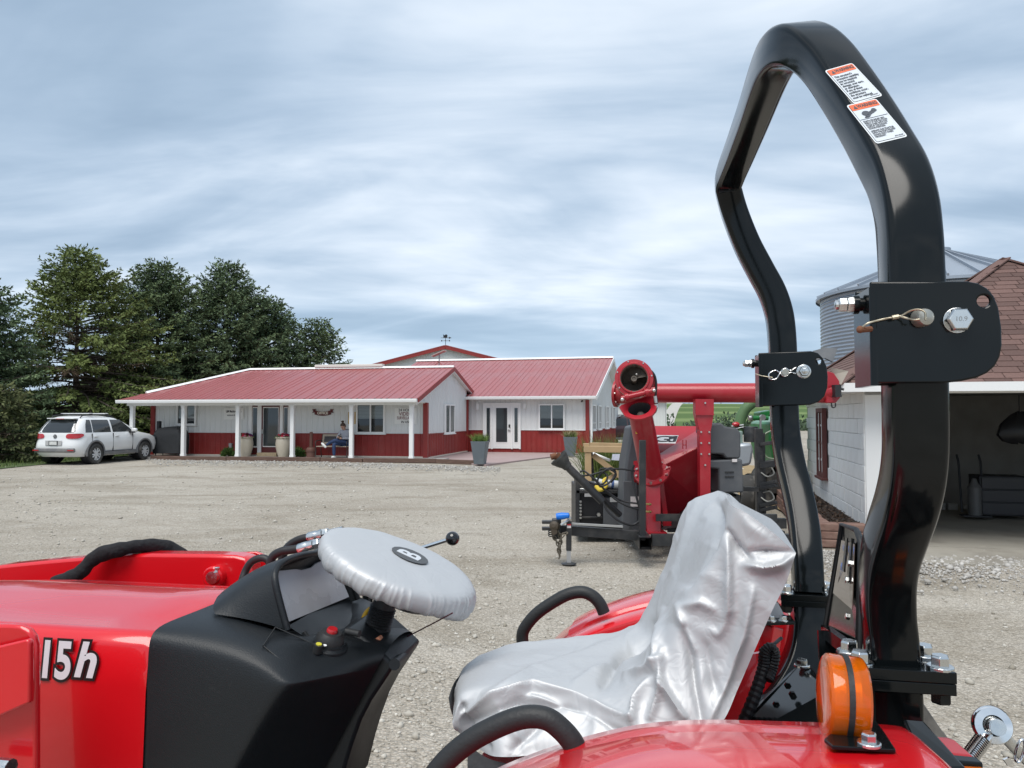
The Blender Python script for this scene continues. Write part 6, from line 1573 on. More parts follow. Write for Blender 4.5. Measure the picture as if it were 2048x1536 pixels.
m = MB(); m.lathe([(0.075, 0), (0.085, 0.012), (0.03, 0.025)], (a.x, a.y, 0.002), n=20); vp('jack_foot', m, VBLK, jk)
m = MB(); m.tube([P(1138, 1040, 8.58), P(1128, 1046, 8.5), P(1121, 1050, 8.48)], 0.012, 8); m.ball(P(1139, 1037, 8.6), 0.025, 8); vp('jack_crank', m, STEEL, jk)
m = MB(); m.plate([P(1134, 1048, 8.585), P(1142, 1048, 8.585), P(1142, 1056, 8.585), P(1134, 1056, 8.585)], 0.002, (0, -1, 0)); jkl = vp('jack_label', m, MATS['sticker_white'], jk, smooth=0)
m = MB(); m.plate([P(1134, 1048, 8.582), P(1142, 1048, 8.582), P(1142, 1051, 8.582), P(1134, 1051, 8.582)], 0.002, (0, -1, 0)); vp('jack_label_band', m, TAILR, jk, smooth=0)
m = MB(); m.box(P(1113, 1057, 8.7), (0.10, 0.12, 0.22)); hi = vp('hitch_head', m, VBLK, bevel=0.01)
for py in (1044, 1057): m = MB(); m.bar(P(1084, py, 8.7), P(1106, py, 8.7), 0.10, 0.03); vp('clevis_plate', m, VBLK, hi, smooth=0)
m = MB(); m.lathe([(0.05, -0.06), (0.055, -0.02), (0.05, 0.04), (0.02, 0.06)], P(1109, 1052, 8.58), (-0.3, -1, 0.2), 14); m.lathe([(0.035, -0.05), (0.035, 0.05)], P(1108, 1062, 8.58), (0, -1, 0), 12); vp('coupler_lock', m, pm('greasy_brown', (0.06, 0.045, 0.03), 0.6, var=0.4, vscale=30), hi)
m = MB(); pts = [P(1100 + 3.2 * math.cos(t), 1063 + 4.0 * t / 6.28 - 2, 8.6) + Vector((0, 0.03 * math.sin(t), 0)) for t in [i * 0.35 for i in range(60)]]; m.tube([Vector((p.x, p.y, p.z)) for p in pts], 0.006, 5); vp('coiled_cable', m, HOSE, hi)
m = MB(); m.lathe([(0.035, 0), (0.04, 0.06), (0.028, 0.14), (0.001, 0.15)], P(1113, 1033, 8.6), (1, -0.2, 0.12), 14); vp('blue_cap', m, pm('blue_plastic', (0.01, 0.16, 0.62), 0.35), hi)
def chain(pts, r=0.006, ln=0.034):
    mb = MB(); pts = catmull(pts, 8); acc = 0; k = 0; last = pts[0]
    for p in pts[1:]:
        while (p - last).length > ln * 0.8:
            d_ = (p - last).normalized(); c = last + d_ * ln * 0.4; last = last + d_ * ln * 0.8
            s_ = d_.cross(Vector((0, 1, 0.1)) if k % 2 else Vector((1, 0.2, 0))).normalized()
            ring = [c + d_ * (ln * 0.62 * math.cos(q * 0.785)) + s_ * (ln * 0.36 * math.sin(q * 0.785)) for q in range(8)]
            mb.tube(ring, r, 4, closed=True); k += 1
    return mb
CH = pm('chain_zinc', (0.16, 0.14, 0.11), 0.5, 0.6)
for q in ([(1104, 1066), (1110, 1078), (1118, 1092), (1119, 1108)], [(1116, 1062), (1122, 1080), (1117, 1095), (1119, 1112)], [(1134, 1066), (1124, 1070), (1121, 1085), (1120, 1100)]):
    o = vp('safety_chain', chain([P(x, y, 8.58) for x, y in q], 0.0065, 0.05), CH, hi)
m = MB(); m.tube(catmull([P(1118, 1105, 8.58), P(1120, 1112, 8.58), P(1117, 1118, 8.58)], 4), 0.010, 6); vp('chain_hook', m, CH, hi)
# power shaft
s0, s1 = P(1134, 932, 8.95), P(1205, 1003, 8.95)
m = MB(); m.tube([s0, s1], 0.047, 16); ps_ = vp('power_shaft', m, VBLK, smooth=60)
m = MB(); s2 = P(1292, 1048, 9.0); m.tube(catmull([s1 + Vector((0.0, -0.03, 0)), P(1215, 1022, 8.9), P(1238, 1042, 8.88), P(1265, 1050, 8.9), P(1284, 1038, 8.9)], 5), 0.013, 8); vp('hose', m, HOSE)
m = MB(); m.tube([P(1190, 985, 8.97), P(1240, 1030, 9.1)], 0.036, 12); vp('shaft_inner', m, VBLK, ps_)
sa = (s0 - s1).normalized()
m = MB(); m.lathe([(0.055, -0.02), (0.062, 0.02), (0.066, 0.03), (0.078, 0.05), (0.082, 0.06), (0.096, 0.085), (0.10, 0.1), (0.112, 0.125), (0.114, 0.15), (0.105, 0.15), (0.06, 0.05)], s0, sa, 22, cap=False); vp('shaft_guard_cone', m, pm('guard_plastic', (0.045, 0.047, 0.045), 0.65, dirt=(0.13, 0.12, 0.10), dscale=9, damt=0.5), ps_, smooth=20)
m = MB(); c = s0 + sa * 0.15; m.lathe([(0.001, -0.06), (0.042, -0.06), (0.045, 0.0), (0.05, 0.03), (0.042, 0.03)], c, sa, 16, cap=False); m.lathe([(0.02, 0), (0.036, 0.0), (0.036, 0.07), (0.02, 0.07)], c + sa * 0.02, Vector((-0.98, -0.1, -0.25)), 14); vp('yoke', m, RUST, ps_)
for q, r in (([(1200, 947), (1195, 965), (1205, 972), (1222, 962), (1231, 945), (1222, 936), (1208, 942), (1196, 955)], 0.012), ([(1145, 951), (1180, 950), (1215, 940), (1240, 938), (1270, 942)], 0.010), ([(1160, 944), (1168, 942), (1185, 955), (1205, 975), (1240, 1000), (1280, 1008)], 0.011),
             ([(1160, 950), (1180, 965), (1205, 968), (1215, 952), (1200, 940), (1215, 937), (1232, 948), (1222, 965)], 0.011), ([(1190, 958), (1220, 990), (1250, 1010), (1282, 1020)], 0.012), ([(1268, 930), (1264, 950), (1272, 990), (1282, 1025)], 0.014),
             ([(1270, 729), (1283, 731), (1305, 745), (1312, 765), (1311, 795)], 0.014), ([(1277, 727), (1284, 725), (1290, 735)], 0.012), ([(1311, 790), (1314, 805), (1310, 824), (1302, 822)], 0.014)):
    m = MB(); Y_ = 8.95 if q[0][1] > 850 else 8.72
    m.tube(catmull([P(x, y, Y_ + 0.02 * math.sin(i * 2.0)) for i, (x, y) in enumerate(q)], 6), r, 8); vp('hose', m, HOSE, smooth=60)
m = MB(); m.tube([P(1310, 792, 8.7), P(1312, 806, 8.7)], 0.02, 8); m.tube([P(1312, 808, 8.7), P(1313, 815, 8.7)], 0.024, 8); vp('hose_fitting', m, STEEL)
# far end of the discharge tube
m = MB(); m.plate([P(x, y, 8.95) for x, y in ((1655, 742), (1668, 746), (1679, 762), (1681, 795), (1672, 806), (1652, 806))], 0.16, (0, 1, 0)); ee = vp('hinge_plate', m, VRED, bevel=0.01)
m = MB(); m.box(P(1673, 782, 8.9), (0.07, 0.10, 0.14)); m.tube([P(1675, 776, 8.88), P(1688, 779, 8.86)], 0.014, 8); m.tube([P(1675, 790, 8.88), P(1684, 792, 8.86)], 0.014, 8); vp('hinge_clamp', m, VBLK, ee, smooth=0)
m = MB(); m.add([P(1660, 735, 9.0), P(1697, 742, 8.95), P(1682, 770, 8.95), P(1668, 748, 9.0)], [(0, 1, 2, 3)]); vp('rubber_flap', m, pm('tan_flap', (0.36, 0.32, 0.27), 0.7), ee, smooth=0, fixn=False)
m = MB(); rows = [[P(1625, 702, 9.1), P(1650, 695, 9.05), P(1675, 697, 9.0)], [P(1630, 722, 8.95), P(1650, 716, 8.9), P(1666, 724, 8.9)]]; m.grid(rows); m.grid([[p + Vector((0, 0.02, -0.006)) for p in r] for r in rows]); vp('spout_flap', m, VGRY, ee, smooth=60, fixn=False)
m = MB(); m.tube(catmull([P(1663, 806, 8.9), P(1664, 814, 8.9), P(1670, 814, 8.9), P(1671, 806, 8.9)], 4), 0.008, 6); vp('wire_loop', m, HOSE, ee)

# ------------------------------------------------------------------ black hydraulic attachment behind the tongue
hu = thing('hydraulic_attachment', 'black steel skid attachment with bare hydraulic cylinders and hoses on top', 'machine attachment', Vector((P(1205, 1070, 10.3).x, 10.3, 0)))
def hp_(name, mb, mat, parent=None, **kw): return part(name, mb, mat, parent or hu, **kw)
Yh = 10.2
def hplate(name, px0, px1, py0, py1, Y, th, mat, parent=None, bev=0.006):
    m = MB(); m.plate([P(px0, py0, Y), P(px1, py0, Y), P(px1, py1, Y), P(px0, py1, Y)], th, (0, 1, 0)); return hp_(name, m, mat, parent, smooth=0, bevel=bev)
hplate('back_box', 1152, 1270, 972, 1068, Yh + 0.12, 0.8, VBLK)
hplate('upright', 1151, 1160, 960, 1064, Yh, 0.25, VBLK); hplate('lower_rail', 1152, 1262, 1058, 1072, Yh - 0.02, 0.3, VBLK); hplate('top_rail', 1152, 1262, 980, 987, Yh, 0.25, VBLK)
hplate('recess_shade_plate', 1160, 1206, 985, 1047, Yh + 0.06, 0.06, pm('recess_shade_black', (0.012, 0.012, 0.014), 0.4)); hplate('inner_rail', 1160, 1205, 1033, 1037, Yh + 0.02, 0.06, VBLK)  # darker black plate puts the recess's shade into its colour
hplate('side_tank', 1206, 1252, 995, 1052, Yh + 0.05, 0.35, VGRY, bev=0.02); hplate('rating_plate', 1169, 1187, 987, 993.5, Yh - 0.01, 0.005, pm('rating_steel', (0.35, 0.35, 0.35), 0.4), bev=0); hplate('tank_plate', 1220, 1252, 995, 1004, Yh - 0.0, 0.01, MATS['rating_steel'], bev=0)
for k in range(6): m = MB(); m.hexbolt(P(1161, 1003 + k * 6.5, Yh - 0.01), (0, -1, 0), 0.03, 0.02); hp_('bolt', m, STEEL, smooth=0)
m = MB(); m.hexbolt(P(1197, 1029, Yh), (0, -1, 0), 0.05, 0.03); hp_('bolt', m, STEEL, smooth=0)
for (x0, y0, x1, y1, r, mt) in ((1153, 966, 1170, 966, 0.028, STEEL), (1153, 974, 1172, 972, 0.025, STEEL), (1190, 963, 1215, 968, 0.05, pm('white_cylinder', (0.6, 0.62, 0.63), 0.35, 0.3)), (1215, 968, 1236, 970, 0.058, MATS['white_cylinder']), (1236, 971, 1262, 972, 0.035, STEEL), (1156, 978, 1200, 980, 0.022, STEEL)):
    m = MB(); m.tube([P(x0, y0, Yh + 0.1), P(x1, y1, Yh + 0.1)], r, 14); hp_('cylinder', m, mt)
m = MB(); m.tube([P(1222, 968, Yh + 0.1), P(1227, 968.5, Yh + 0.1)], 0.062, 14); hp_('cylinder_band', m, pm('blue_band', (0.05, 0.1, 0.25), 0.4))
m = MB(); m.tube(catmull([P(1192, 972, Yh), P(1200, 980, Yh - 0.05), P(1212, 972, Yh - 0.02), P(1208, 962, Yh + 0.05), P(1214, 957, Yh + 0.05)], 5), 0.028, 8); hp_('yellow_strap', m, pm('yellow_strap', (0.62, 0.46, 0.05), 0.6))
for q in ([(1160, 972), (1180, 968), (1200, 976), (1225, 982)], [(1175, 975), (1200, 985), (1240, 984), (1258, 980)]):
    m = MB(); m.tube(catmull([P(x, y, Yh + 0.02) for x, y in q], 5), 0.016, 8); hp_('hose', m, HOSE)

# ------------------------------------------------------------------ timber crate, long grass behind it
PINE = pm('pine_lumber', (0.43, 0.30, 0.165), 0.75, var=0.2, vscale=3, stretch=(2, 8, 2), bump=0.2, bscale=30, dirt=(0.28, 0.19, 0.10), dscale=6, damt=0.4)
Yc = 12.6; ck = thing('lumber_crate', 'open crate of new pine lumber with diagonal braces behind the hydraulic attachment', 'crate', Vector((P(1215, 950, Yc).x, Yc, 0)))
def cbar(name, p0, p1, w, h, Y=Yc, mat=PINE, dy=0.0):
    m = MB(); m.bar(P(p0[0], p0[1], Y), P(p1[0], p1[1], Y + dy), w, h, up=(0, 1, 0)); return part(name, m, mat, ck, smooth=0, bevel=0.004)
zb_ = P(1176, 960, Yc)
for px, Y in ((1176, Yc), (1262, Yc)):
    a = P(px, 904, Y); m = MB(); m.bar(Vector((a.x, Y, 0.02)), a, 0.10, 0.09, up=(0, 1, 0)); part('post', m, PINE, ck, smooth=0, bevel=0.004)
cbar('top_rail', (1168, 898), (1272, 899.5), 0.10, 0.12); m = MB(); m.box(P(1172.5, 890, Yc + 0.05), (0.09, 0.16, 0.05)); part('cap_block', m, PINE, ck, smooth=0, bevel=0.004)
cbar('back_rail', (1180, 889), (1272, 891), 0.07, 0.10, Yc + 0.9)
cbar('brace', (1186, 910), (1240, 952), 0.09, 0.04, Yc + 0.04); cbar('brace', (1205, 966), (1250, 940), 0.09, 0.04, Yc + 0.1); cbar('bottom_rail', (1168, 1025), (1272, 1026), 0.10, 0.12)
cbar('black_strut', (1183, 905), (1186, 960), 0.04, 0.05, Yc + 0.15, VBLK)
m = MB(); m.tube([P(1186, 907, Yc + 0.3), P(1220, 921, Yc + 0.1)], 0.024, 10); part('white_pipe', m, WHT, ck)
m = MB(); m.plate([P(x, y, Yc - 0.06) for x, y in ((1225, 908), (1240, 908), (1238, 921), (1223, 920))], 0.004, (0, -1, 0)); part('paper_tag', m, pm('paper_tag', (0.55, 0.57, 0.66), 0.7, var=0.25, vscale=30), ck, smooth=0)
m = MB(); m.plate([P(x, y, Yc - 0.06) for x, y in ((1241, 907), (1253, 907), (1252, 919), (1240, 918))], 0.004, (0, -1, 0)); part('orange_tag', m, pm('orange_tag', (0.75, 0.16, 0.04), 0.6), ck, smooth=0)
pg = P(1228, 880, 19.5); r_ = np.random.default_rng(77)
tg = thing('ornamental_grass', 'long arching grass clump between the lumber crate and the wing wall', 'plant', (pg.x, 19.5, 0)); n = 1500
grass_blades('blades', np.stack([r_.uniform(-0.75, 0.75, n), r_.uniform(-0.4, 0.4, n), np.zeros(n)], 1), 0.8, 1.35, 0.008, leafmat('long_grass', (0.05, 0.09, 0.02), (0.20, 0.24, 0.07)), 78, parent=tg, lean=0.32)

# ------------------------------------------------------------------ green machine, trailer and tine mast between the vacuum and the garage
tag(part('bare_soil', MB().plate([G(1478, 1000), G(1540, 1010), G(1600, 1040), G(1555, 935), G(1490, 930), G(1470, 945)], 0.006, (0, 0, 1)), pm('tan_soil', (0.30, 0.215, 0.11), 0.95, var=0.3, vscale=3, bump=0.5, bscale=20), smooth=0), kind='structure')
GREEN = pm('farm_green', (0.012, 0.16, 0.035), 0.35, coat=0.3, var=0.1, vscale=4)
DUCT = pm('dull_green_duct', (0.085, 0.155, 0.065), 0.6, var=0.15, vscale=5)
gmn = thing('green_farm_machine', 'green farm machine with arched duct half hidden behind the black rollover post', 'farm machine', Vector((P(1545, 900, 14.5).x, 14.5, 0)))
m = MB(); m.tube(catmull([P(1476, 868, 14.2), P(1479, 848, 14.2), P(1486, 826, 14.2), P(1499, 810, 14.2), P(1520, 800, 14.3), P(1550, 800, 14.4)], 6), 0.098, 16); part('arched_duct', m, DUCT, gmn, smooth=60)
m = MB(); m.plate([P(x, y, 14.5) for x, y in ((1540, 845), (1590, 830), (1590, 950), (1552, 950), (1538, 880))], 1.2, (0, 1, 0)); part('body', m, GREEN, gmn, smooth=20, bevel=0.04)
m = MB(); m.plate([P(x, y, 14.3) for x, y in ((1520, 824), (1545, 820), (1545, 832), (1520, 832))], 0.4, (0, 1, 0)); part('top_shield', m, GREEN, gmn, smooth=0, bevel=0.02)
m = MB(); m.tube([P(1505, 836, 14.2), P(1536, 836, 14.2)], 0.045, 14); part('gearbox', m, GREEN, gmn); m = MB(); m.lathe([(0.05, 0), (0.055, 0.02), (0.05, 0.05)], P(1503, 836, 14.2), (-1, 0, 0), 14); m.lathe([(0.055, 0), (0.055, 0.06)], P(1524, 835, 14.12), (0, -1, 0), 14); part('gearbox_cap', m, STEEL, gmn)
m = MB(); m.tube([P(1521, 838, 14.15), P(1521, 900, 14.15)], 0.02, 8); part('strut', m, STEEL, gmn)
m = MB(); m.lathe([(0.001, 0), (0.13, 0), (0.13, 0.26), (0.12, 0.28), (0.001, 0.28)], P(1502, 884, 14.0), n=20); part('drum', m, VBLK, gmn)
for q in ([(1528, 895), (1524, 880), (1530, 868), (1545, 860)], [(1526, 905), (1535, 915), (1550, 918)], [(1527, 925), (1540, 935), (1552, 930)]):
    m = MB(); m.tube(catmull([P(x, y, 14.0) for x, y in q], 5), 0.014, 6); part('hose', m, pm('pale_hose', (0.25, 0.3, 0.22), 0.5), gmn)
m = MB(); m.tube([P(1463, 853, 14.1), P(1487, 850, 14.1)], 0.02, 8); m.tube([P(1470, 858, 14.1), P(1487, 854, 14.1)], 0.014, 8); part('chrome_rod', m, STEEL, gmn); m = MB(); m.ball(P(1472, 849, 14.1), 0.06, 10, sq=(1.2, 1, 0.8)); part('red_cap', m, TAILR, gmn)
for px in (1545, 1575): 
    c = P(px, 960, 14.4); m = MB(); m.lathe([(0.2, -0.1), (0.4, -0.1), (0.42, 0), (0.4, 0.1), (0.2, 0.1)], (c.x, 14.4, 0.42), (0, 1, 0), 24, cap=False); part('wheel', m, TYRE, gmn)
tr = thing('tandem_trailer', 'grey trailer with silver mudguard and chrome tandem wheels behind the grain vacuum', 'trailer', Vector((P(1490, 950, 13.2).x, 13.2, 0)))
m = MB(); m.plate([P(x, y, 13.1) for x, y in ((1470, 888), (1504, 886), (1508, 900), (1503, 930), (1484, 934), (1470, 934))], 0.9, (0, 1, 0)); part('mudguard', m, pm('silver_guard', (0.40, 0.43, 0.46), 0.4, 0.5), tr, bevel=0.05)
m = MB(); m.plate([P(x, y, 13.3) for x, y in ((1420, 862), (1486, 862), (1486, 888), (1420, 888))], 1.2, (0, 1, 0)); part('bed', m, pm('trailer_green', (0.2, 0.27, 0.24), 0.5), tr, smooth=0, bevel=0.02)
for k, px in enumerate((1493, 1502)):
    c = P(px, 935, 13.0 + k * 0.35); m = MB(); w_ax = Vector((1, -0.25, 0)); m.lathe([(0.16, -0.1), (0.30, -0.1), (0.32, -0.06), (0.32, 0.06), (0.30, 0.1), (0.16, 0.1)], (c.x, c.y, 0.34), w_ax, 24, cap=False); w_ = part('tyre', m, TYRE, tr)
    m = MB(); m.lathe([(0.001, 0.06), (0.05, 0.06), (0.08, 0.02), (0.16, 0.05), (0.17, 0.09)], (c.x, c.y, 0.34), w_ax, 20, cap=False); part('rim', m, pm('chrome', (0.75, 0.75, 0.75), 0.08, 1.0), w_)
mst = thing('tine_mast', 'upright black steel mast with rows of short tines beside the grain vacuum', 'implement', Vector((P(1518, 1050, 11.0).x, 11.0, 0)))
a = P(1517, 857, 11.0); m = MB(); m.bar(Vector((a.x, 11.0, 0)), a, 0.10, 0.10, up=(0, 1, 0)); part('mast', m, VBLK, mst, smooth=0, bevel=0.006)
a2 = P(1526, 866, 11.1); m = MB(); m.bar(Vector((a2.x, 11.1, 0)), a2, 0.04, 0.06, up=(0, 1, 0)); part('channel', m, VBLK, mst, smooth=0)
for y0, y1 in ((889, 884), (928, 924), (934, 930), (970, 963), (977, 971), (1012, 1005), (1021, 1014)):
    m = MB(); m.bar(P(1521, y0, 10.95), P(1553, y1, 10.7), 0.045, 0.05); part('tine', m, VBLK, mst, smooth=0, bevel=0.006)
m = MB(); m.bar(P(1470, 977, 10.9), P(1517, 979, 10.95), 0.05, 0.06); m.box(P(1478, 977, 10.9), (0.14, 0.06, 0.07)); part('cross_arm', m, VBLK, mst, smooth=0)
for y0 in (945, 995): m = MB(); m.tube(catmull([P(1522, y0, 10.95), P(1535, y0 + 8, 10.9), P(1548, y0 + 2, 10.85), P(1540, y0 - 12, 10.9), P(1526, y0 - 10, 10.95)], 5), 0.010, 6); part('spring_hoop', m, pm('grey_wire', (0.35, 0.35, 0.32), 0.5), mst)
m = MB(); m.box((a.x, 11.0, 0.03), (0.5, 0.6, 0.06)); part('base_plate', m, VBLK, mst, smooth=0)
# ------------------------------------------------------------------ compact tractor in the foreground
from mathutils import noise as mnoise
TO = Vector((0.520, 1.282, 0.0)); TA = math.radians(11)
FWD = Vector((-math.cos(TA), math.sin(TA), 0)); LAT = Vector((math.sin(TA), math.cos(TA), 0)); UP = Vector((0, 0, 1))
ROLL = 0.065                      # the yard falls a little toward the tractor's far side
def W(s, t, z): return TO + FWD * s + LAT * t + UP * (z - ROLL * t)
def Q(px, py, t):
    """Point on the tractor's lengthwise plane t under a photograph pixel."""
    d = ray(px, py); u = d.x
    s = (TO.x + t * LAT.x - u * (TO.y + t * LAT.y)) / (u * FWD.y - FWD.x)
    return Vector((0, 0, EYE)) + d * (TO.y + s * FWD.y + t * LAT.y)
def stz(p):
    d = Vector(p) - TO; t = d.dot(LAT); return d.dot(FWD), t, d.z + ROLL * t
def mir(p): s, t, z = stz(p); return W(s, -t, z)
def QZ(px, py, z):
    """Point on a plane of given tractor height under a pixel."""
    d = ray(px, py); o_ = Vector((0, 0, EYE)); n_ = UP + LAT * ROLL
    return o_ + d * ((W(0, 0, z) - o_).dot(n_) / d.dot(n_))
TRED = pm('tractor_red', (0.62, 0.006, 0.012), 0.26, coat=0.8, var=0.04, vscale=5, dirt=(0.50, 0.16, 0.14), dscale=55, damt=0.35, dmin=0.66)
TBLK = pm('gloss_black', (0.0045, 0.0062, 0.0068), 0.13, coat=0.0, spec=0.36, var=0.3, vscale=5, rvar=0.05, dirt=(0.030, 0.029, 0.026), dscale=7, damt=0.35, dmin=0.60)
TPLA = pm('dash_plastic', (0.011, 0.0135, 0.016), 0.42, spec=0.45, var=0.12, vscale=7, bump=0.10, bscale=420, rvar=0.06, dirt=(0.075, 0.075, 0.073), dscale=60, damt=0.5, dmin=0.64)
TRUB = pm('grip_rubber', (0.020, 0.021, 0.022), 0.55, bump=0.1, bscale=200)
ZINC = pm('zinc_bolt', (0.66, 0.67, 0.66), 0.24, 1.0, var=0.12, vscale=60, rvar=0.1)
CHROME = pm('chrome_part', (0.78, 0.78, 0.78), 0.10, 1.0)
trac = thing('tractor', 'red and black compact tractor with fold down rollover bar and covered seat', 'tractor', TO, math.pi - TA)
def tp(name, mb, mat, parent=None, **kw): return part(name, mb, mat, parent or trac, **kw)

# --- rollover bar: one bent square tube above the hinges, posts below
sec = rrect(0.057, 0.057, 0.009, 3)
hoop_px = [(1826, 700, .84), (1824, 620, .84), (1821, 540, .84), (1818, 480, .842), (1811, 415, .852), (1794, 355, .872), (1767, 303, .90), (1733, 243, .935), (1692, 178, .975), (1655, 126, 1.015), (1620, 96, 1.05), (1588, 88, 1.09), (1560, 105, 1.15), (1538, 145, 1.235),
           (1505, 235, 1.43), (1478, 305, 1.60), (1462, 345, 1.70), (1456, 370, 1.735), (1460, 395, 1.745), (1472, 435, 1.75), (1494, 490, 1.75), (1520, 540, 1.745), (1543, 583, 1.74), (1557, 625, 1.735), (1563, 670, 1.73), (1566, 735, 1.73), (1567, 780, 1.73)]
hoop = catmull([P(*q) for q in hoop_px], 5)
m = MB(); m.sweep(hoop, sec, up=FWD); rops = tp('rollover_hoop', m, TBLK, smooth=40)
near_px = [(1827, 700, .84), (1828, 790, .842), (1829, 860, .845), (1828, 915, .852), (1822, 965, .865), (1810, 1015, .885), (1793, 1065, .912), (1780, 1110, .938), (1774, 1160, .96), (1775, 1220, .975), (1780, 1270, .982), (1783, 1318, .985)]
m = MB(); m.sweep(catmull([P(*q) for q in near_px], 5), sec, up=FWD); tp('rollover_post', m, TBLK, smooth=40)
far_px = [(1567, 780, 1.73), (1569, 840, 1.728), (1573, 885, 1.72), (1581, 930, 1.70), (1592, 975, 1.675), (1602, 1020, 1.645), (1609, 1065, 1.615), (1613, 1110, 1.59), (1615, 1150, 1.575), (1616, 1182, 1.57)]
m = MB(); m.sweep(catmull([P(*q) for q in far_px], 5), sec, up=FWD); tp('rollover_post', m, TBLK, smooth=40)
m = MB(); m.sweep(catmull([P(1616, 1205, 1.565), P(1616, 1250, 1.555), P(1608, 1300, 1.54), P(1588, 1350, 1.52), P(1552, 1400, 1.50), P(1500, 1450, 1.47), P(1440, 1500, 1.45)], 6), rrect(0.062, 0.062, 0.008, 3), up=LAT); tp('post_base', m, TBLK, smooth=40)
m = MB(); m.sweep(catmull([P(1783, 1362, .99), P(1785, 1420, .995), P(1782, 1480, 1.0), P(1770, 1540, 1.0), P(1735, 1600, 1.0)], 5), rrect(0.060, 0.060, 0.008, 3), up=LAT); tp('post_base', m, TBLK, smooth=40)

def holed_plate(pts, hole_c, hole_r, th, nrm):
    """Flat outline with one round hole, joined by a slit of no width."""
    pts = [Vector(p) for p in pts]; nrm = Vector(nrm).normalized(); c = Vector(hole_c)
    x = (pts[1] - pts[0]).normalized(); y = nrm.cross(x)
    k = min(range(len(pts)), key=lambda i: (pts[i] - c).length); a0 = math.atan2((pts[k] - c).dot(y), (pts[k] - c).dot(x))
    area = sum((pts[i] - c).dot(x) * (pts[(i + 1) % len(pts)] - c).dot(y) - (pts[i] - c).dot(y) * (pts[(i + 1) % len(pts)] - c).dot(x) for i in range(len(pts)))
    sg = -1 if area > 0 else 1
    hole = [c + x * (hole_r * math.cos(a0 + sg * 2 * math.pi * i / 20)) + y * (hole_r * math.sin(a0 + sg * 2 * math.pi * i / 20)) for i in range(20)]
    n = len(pts); h = 20
    # split the ring into two n-gons so that each is simple
    far = (k + n // 2) % n; df = (pts[far] - c); af = math.atan2(df.dot(y), df.dot(x)); hf = int(round(((af - a0) * sg % (2 * math.pi)) / (2 * math.pi) * 20)) % 20
    def seq(i, j, m_): 
        out = [i]
        while i != j: i = (i + 1) % m_; out.append(i)
        return out
    A = [('p', i) for i in seq(k, far, n)] + [('h', i) for i in seq(hf, 0, h)]
    B = [('p', i) for i in seq(far, k, n)] + [('h', i) for i in seq(0, hf, h)]
    mb = MB(); V = pts + hole; V2 = [p + nrm * th for p in V]
    idx = lambda e: e[1] if e[0] == 'p' else n + e[1]
    N = len(V); fs = []
    for poly in (A, B):
        ii = [idx(e) for e in poly]; fs.append(tuple(ii)); fs.append(tuple(i + N for i in reversed(ii)))
    for i in range(n): j = (i + 1) % n; fs.append((i, j, j + N, i + N))
    for i in range(h): j = (i + 1) % h; fs.append((n + i, n + j, n + j + N, n + i + N))
    mb.add(V + V2, fs); return mb
def bracket(outline, hole, hr, t_face, t_other, name='hinge_bracket'):
    """Folded channel round the post: two cheek plates and the front web."""
    o3 = [Q(x, y, t_face) for x, y in outline]
    m = holed_plate(o3, Q(hole[0], hole[1], t_face), hr, 0.006, LAT if t_other > t_face else -LAT)
    b = tp(name, m, TBLK, smooth=20, bevel=0.002)
    dt = t_other - t_face
    m = holed_plate([p + LAT * dt for p in o3], Q(hole[0], hole[1], t_face) + LAT * dt, hr, 0.006, -LAT if t_other > t_face else LAT); tp('cheek_plate', m, TBLK, b, smooth=20, bevel=0.002)
    ss = max(stz(p)[0] for p in o3); zt_ = max(stz(p)[2] for p in o3); zb__ = min(stz(p)[2] for p in o3)
    m = MB(); tm = (t_face + t_other) / 2 + 0.0
    m.sweep([W(ss - 0.004, tm, zb__), W(ss - 0.004, tm, zt_ - 0.004)], rrect(0.008, abs(dt) + 0.001, 0.002, 2), up=LAT); tp('front_web', m, TBLK, b, smooth=20)
    return b
ncur = [(1740, 563), (1935, 562), (1957, 566), (1975, 576), (1989, 592), (1998, 615), (2004, 655), (2005, 690), (2001, 713), (1991, 732), (1975, 746), (1953, 756), (1925, 762), (1890, 766), (1742, 767)]
nb = bracket(ncur, (1968, 602), 0.0062, -0.4835, -0.4135)
fcur = [(1517, 706), (1622, 702), (1636, 706), (1646, 716), (1653, 732), (1656, 752), (1655, 775), (1649, 793), (1637, 804), (1620, 810), (1519, 812)]
fb = bracket(fcur, (1637, 722), 0.0065, 0.4165, 0.4865)
# near hinge: bolt, pin with lanyard, clamp bolt
m = MB(); c = Q(1913, 641, -0.4835); m.lathe([(0.0001, 0.0), (0.0135, 0.0), (0.0135, 0.002), (0.0001, 0.002)], c, -LAT, 24); m.hexbolt(c - LAT * 0.001, -LAT, 0.0225, 0.0125); bo = tp('hinge_bolt', m, ZINC, nb, smooth=0, bevel=0.0006)
text_obj('grade_mark', '10.9', pm('stamp_grey', (0.35, 0.36, 0.36), 0.4, 0.8), frame_of(c - LAT * 0.0136, -FWD, UP), 0.007, trac, extrude=0.0002)
m = MB(); c = Q(1838, 637, -0.4835); m.lathe([(0.0095, 0), (0.0095, 0.010), (0.0082, 0.0135), (0.004, 0.015), (0.0001, 0.0152)], c, (-LAT * 0.96 - FWD * 0.25), 22); pn = tp('hinge_pin', m, pm('pin_zinc', (0.46, 0.45, 0.40), 0.42, 0.85, var=0.2, vscale=80), nb, smooth=40)
WIRE = pm('lanyard_wire', (0.45, 0.40, 0.30), 0.4, 0.8, var=0.3, vscale=200)
def QQ(x, y, t=-0.492): return Q(x, y, t)
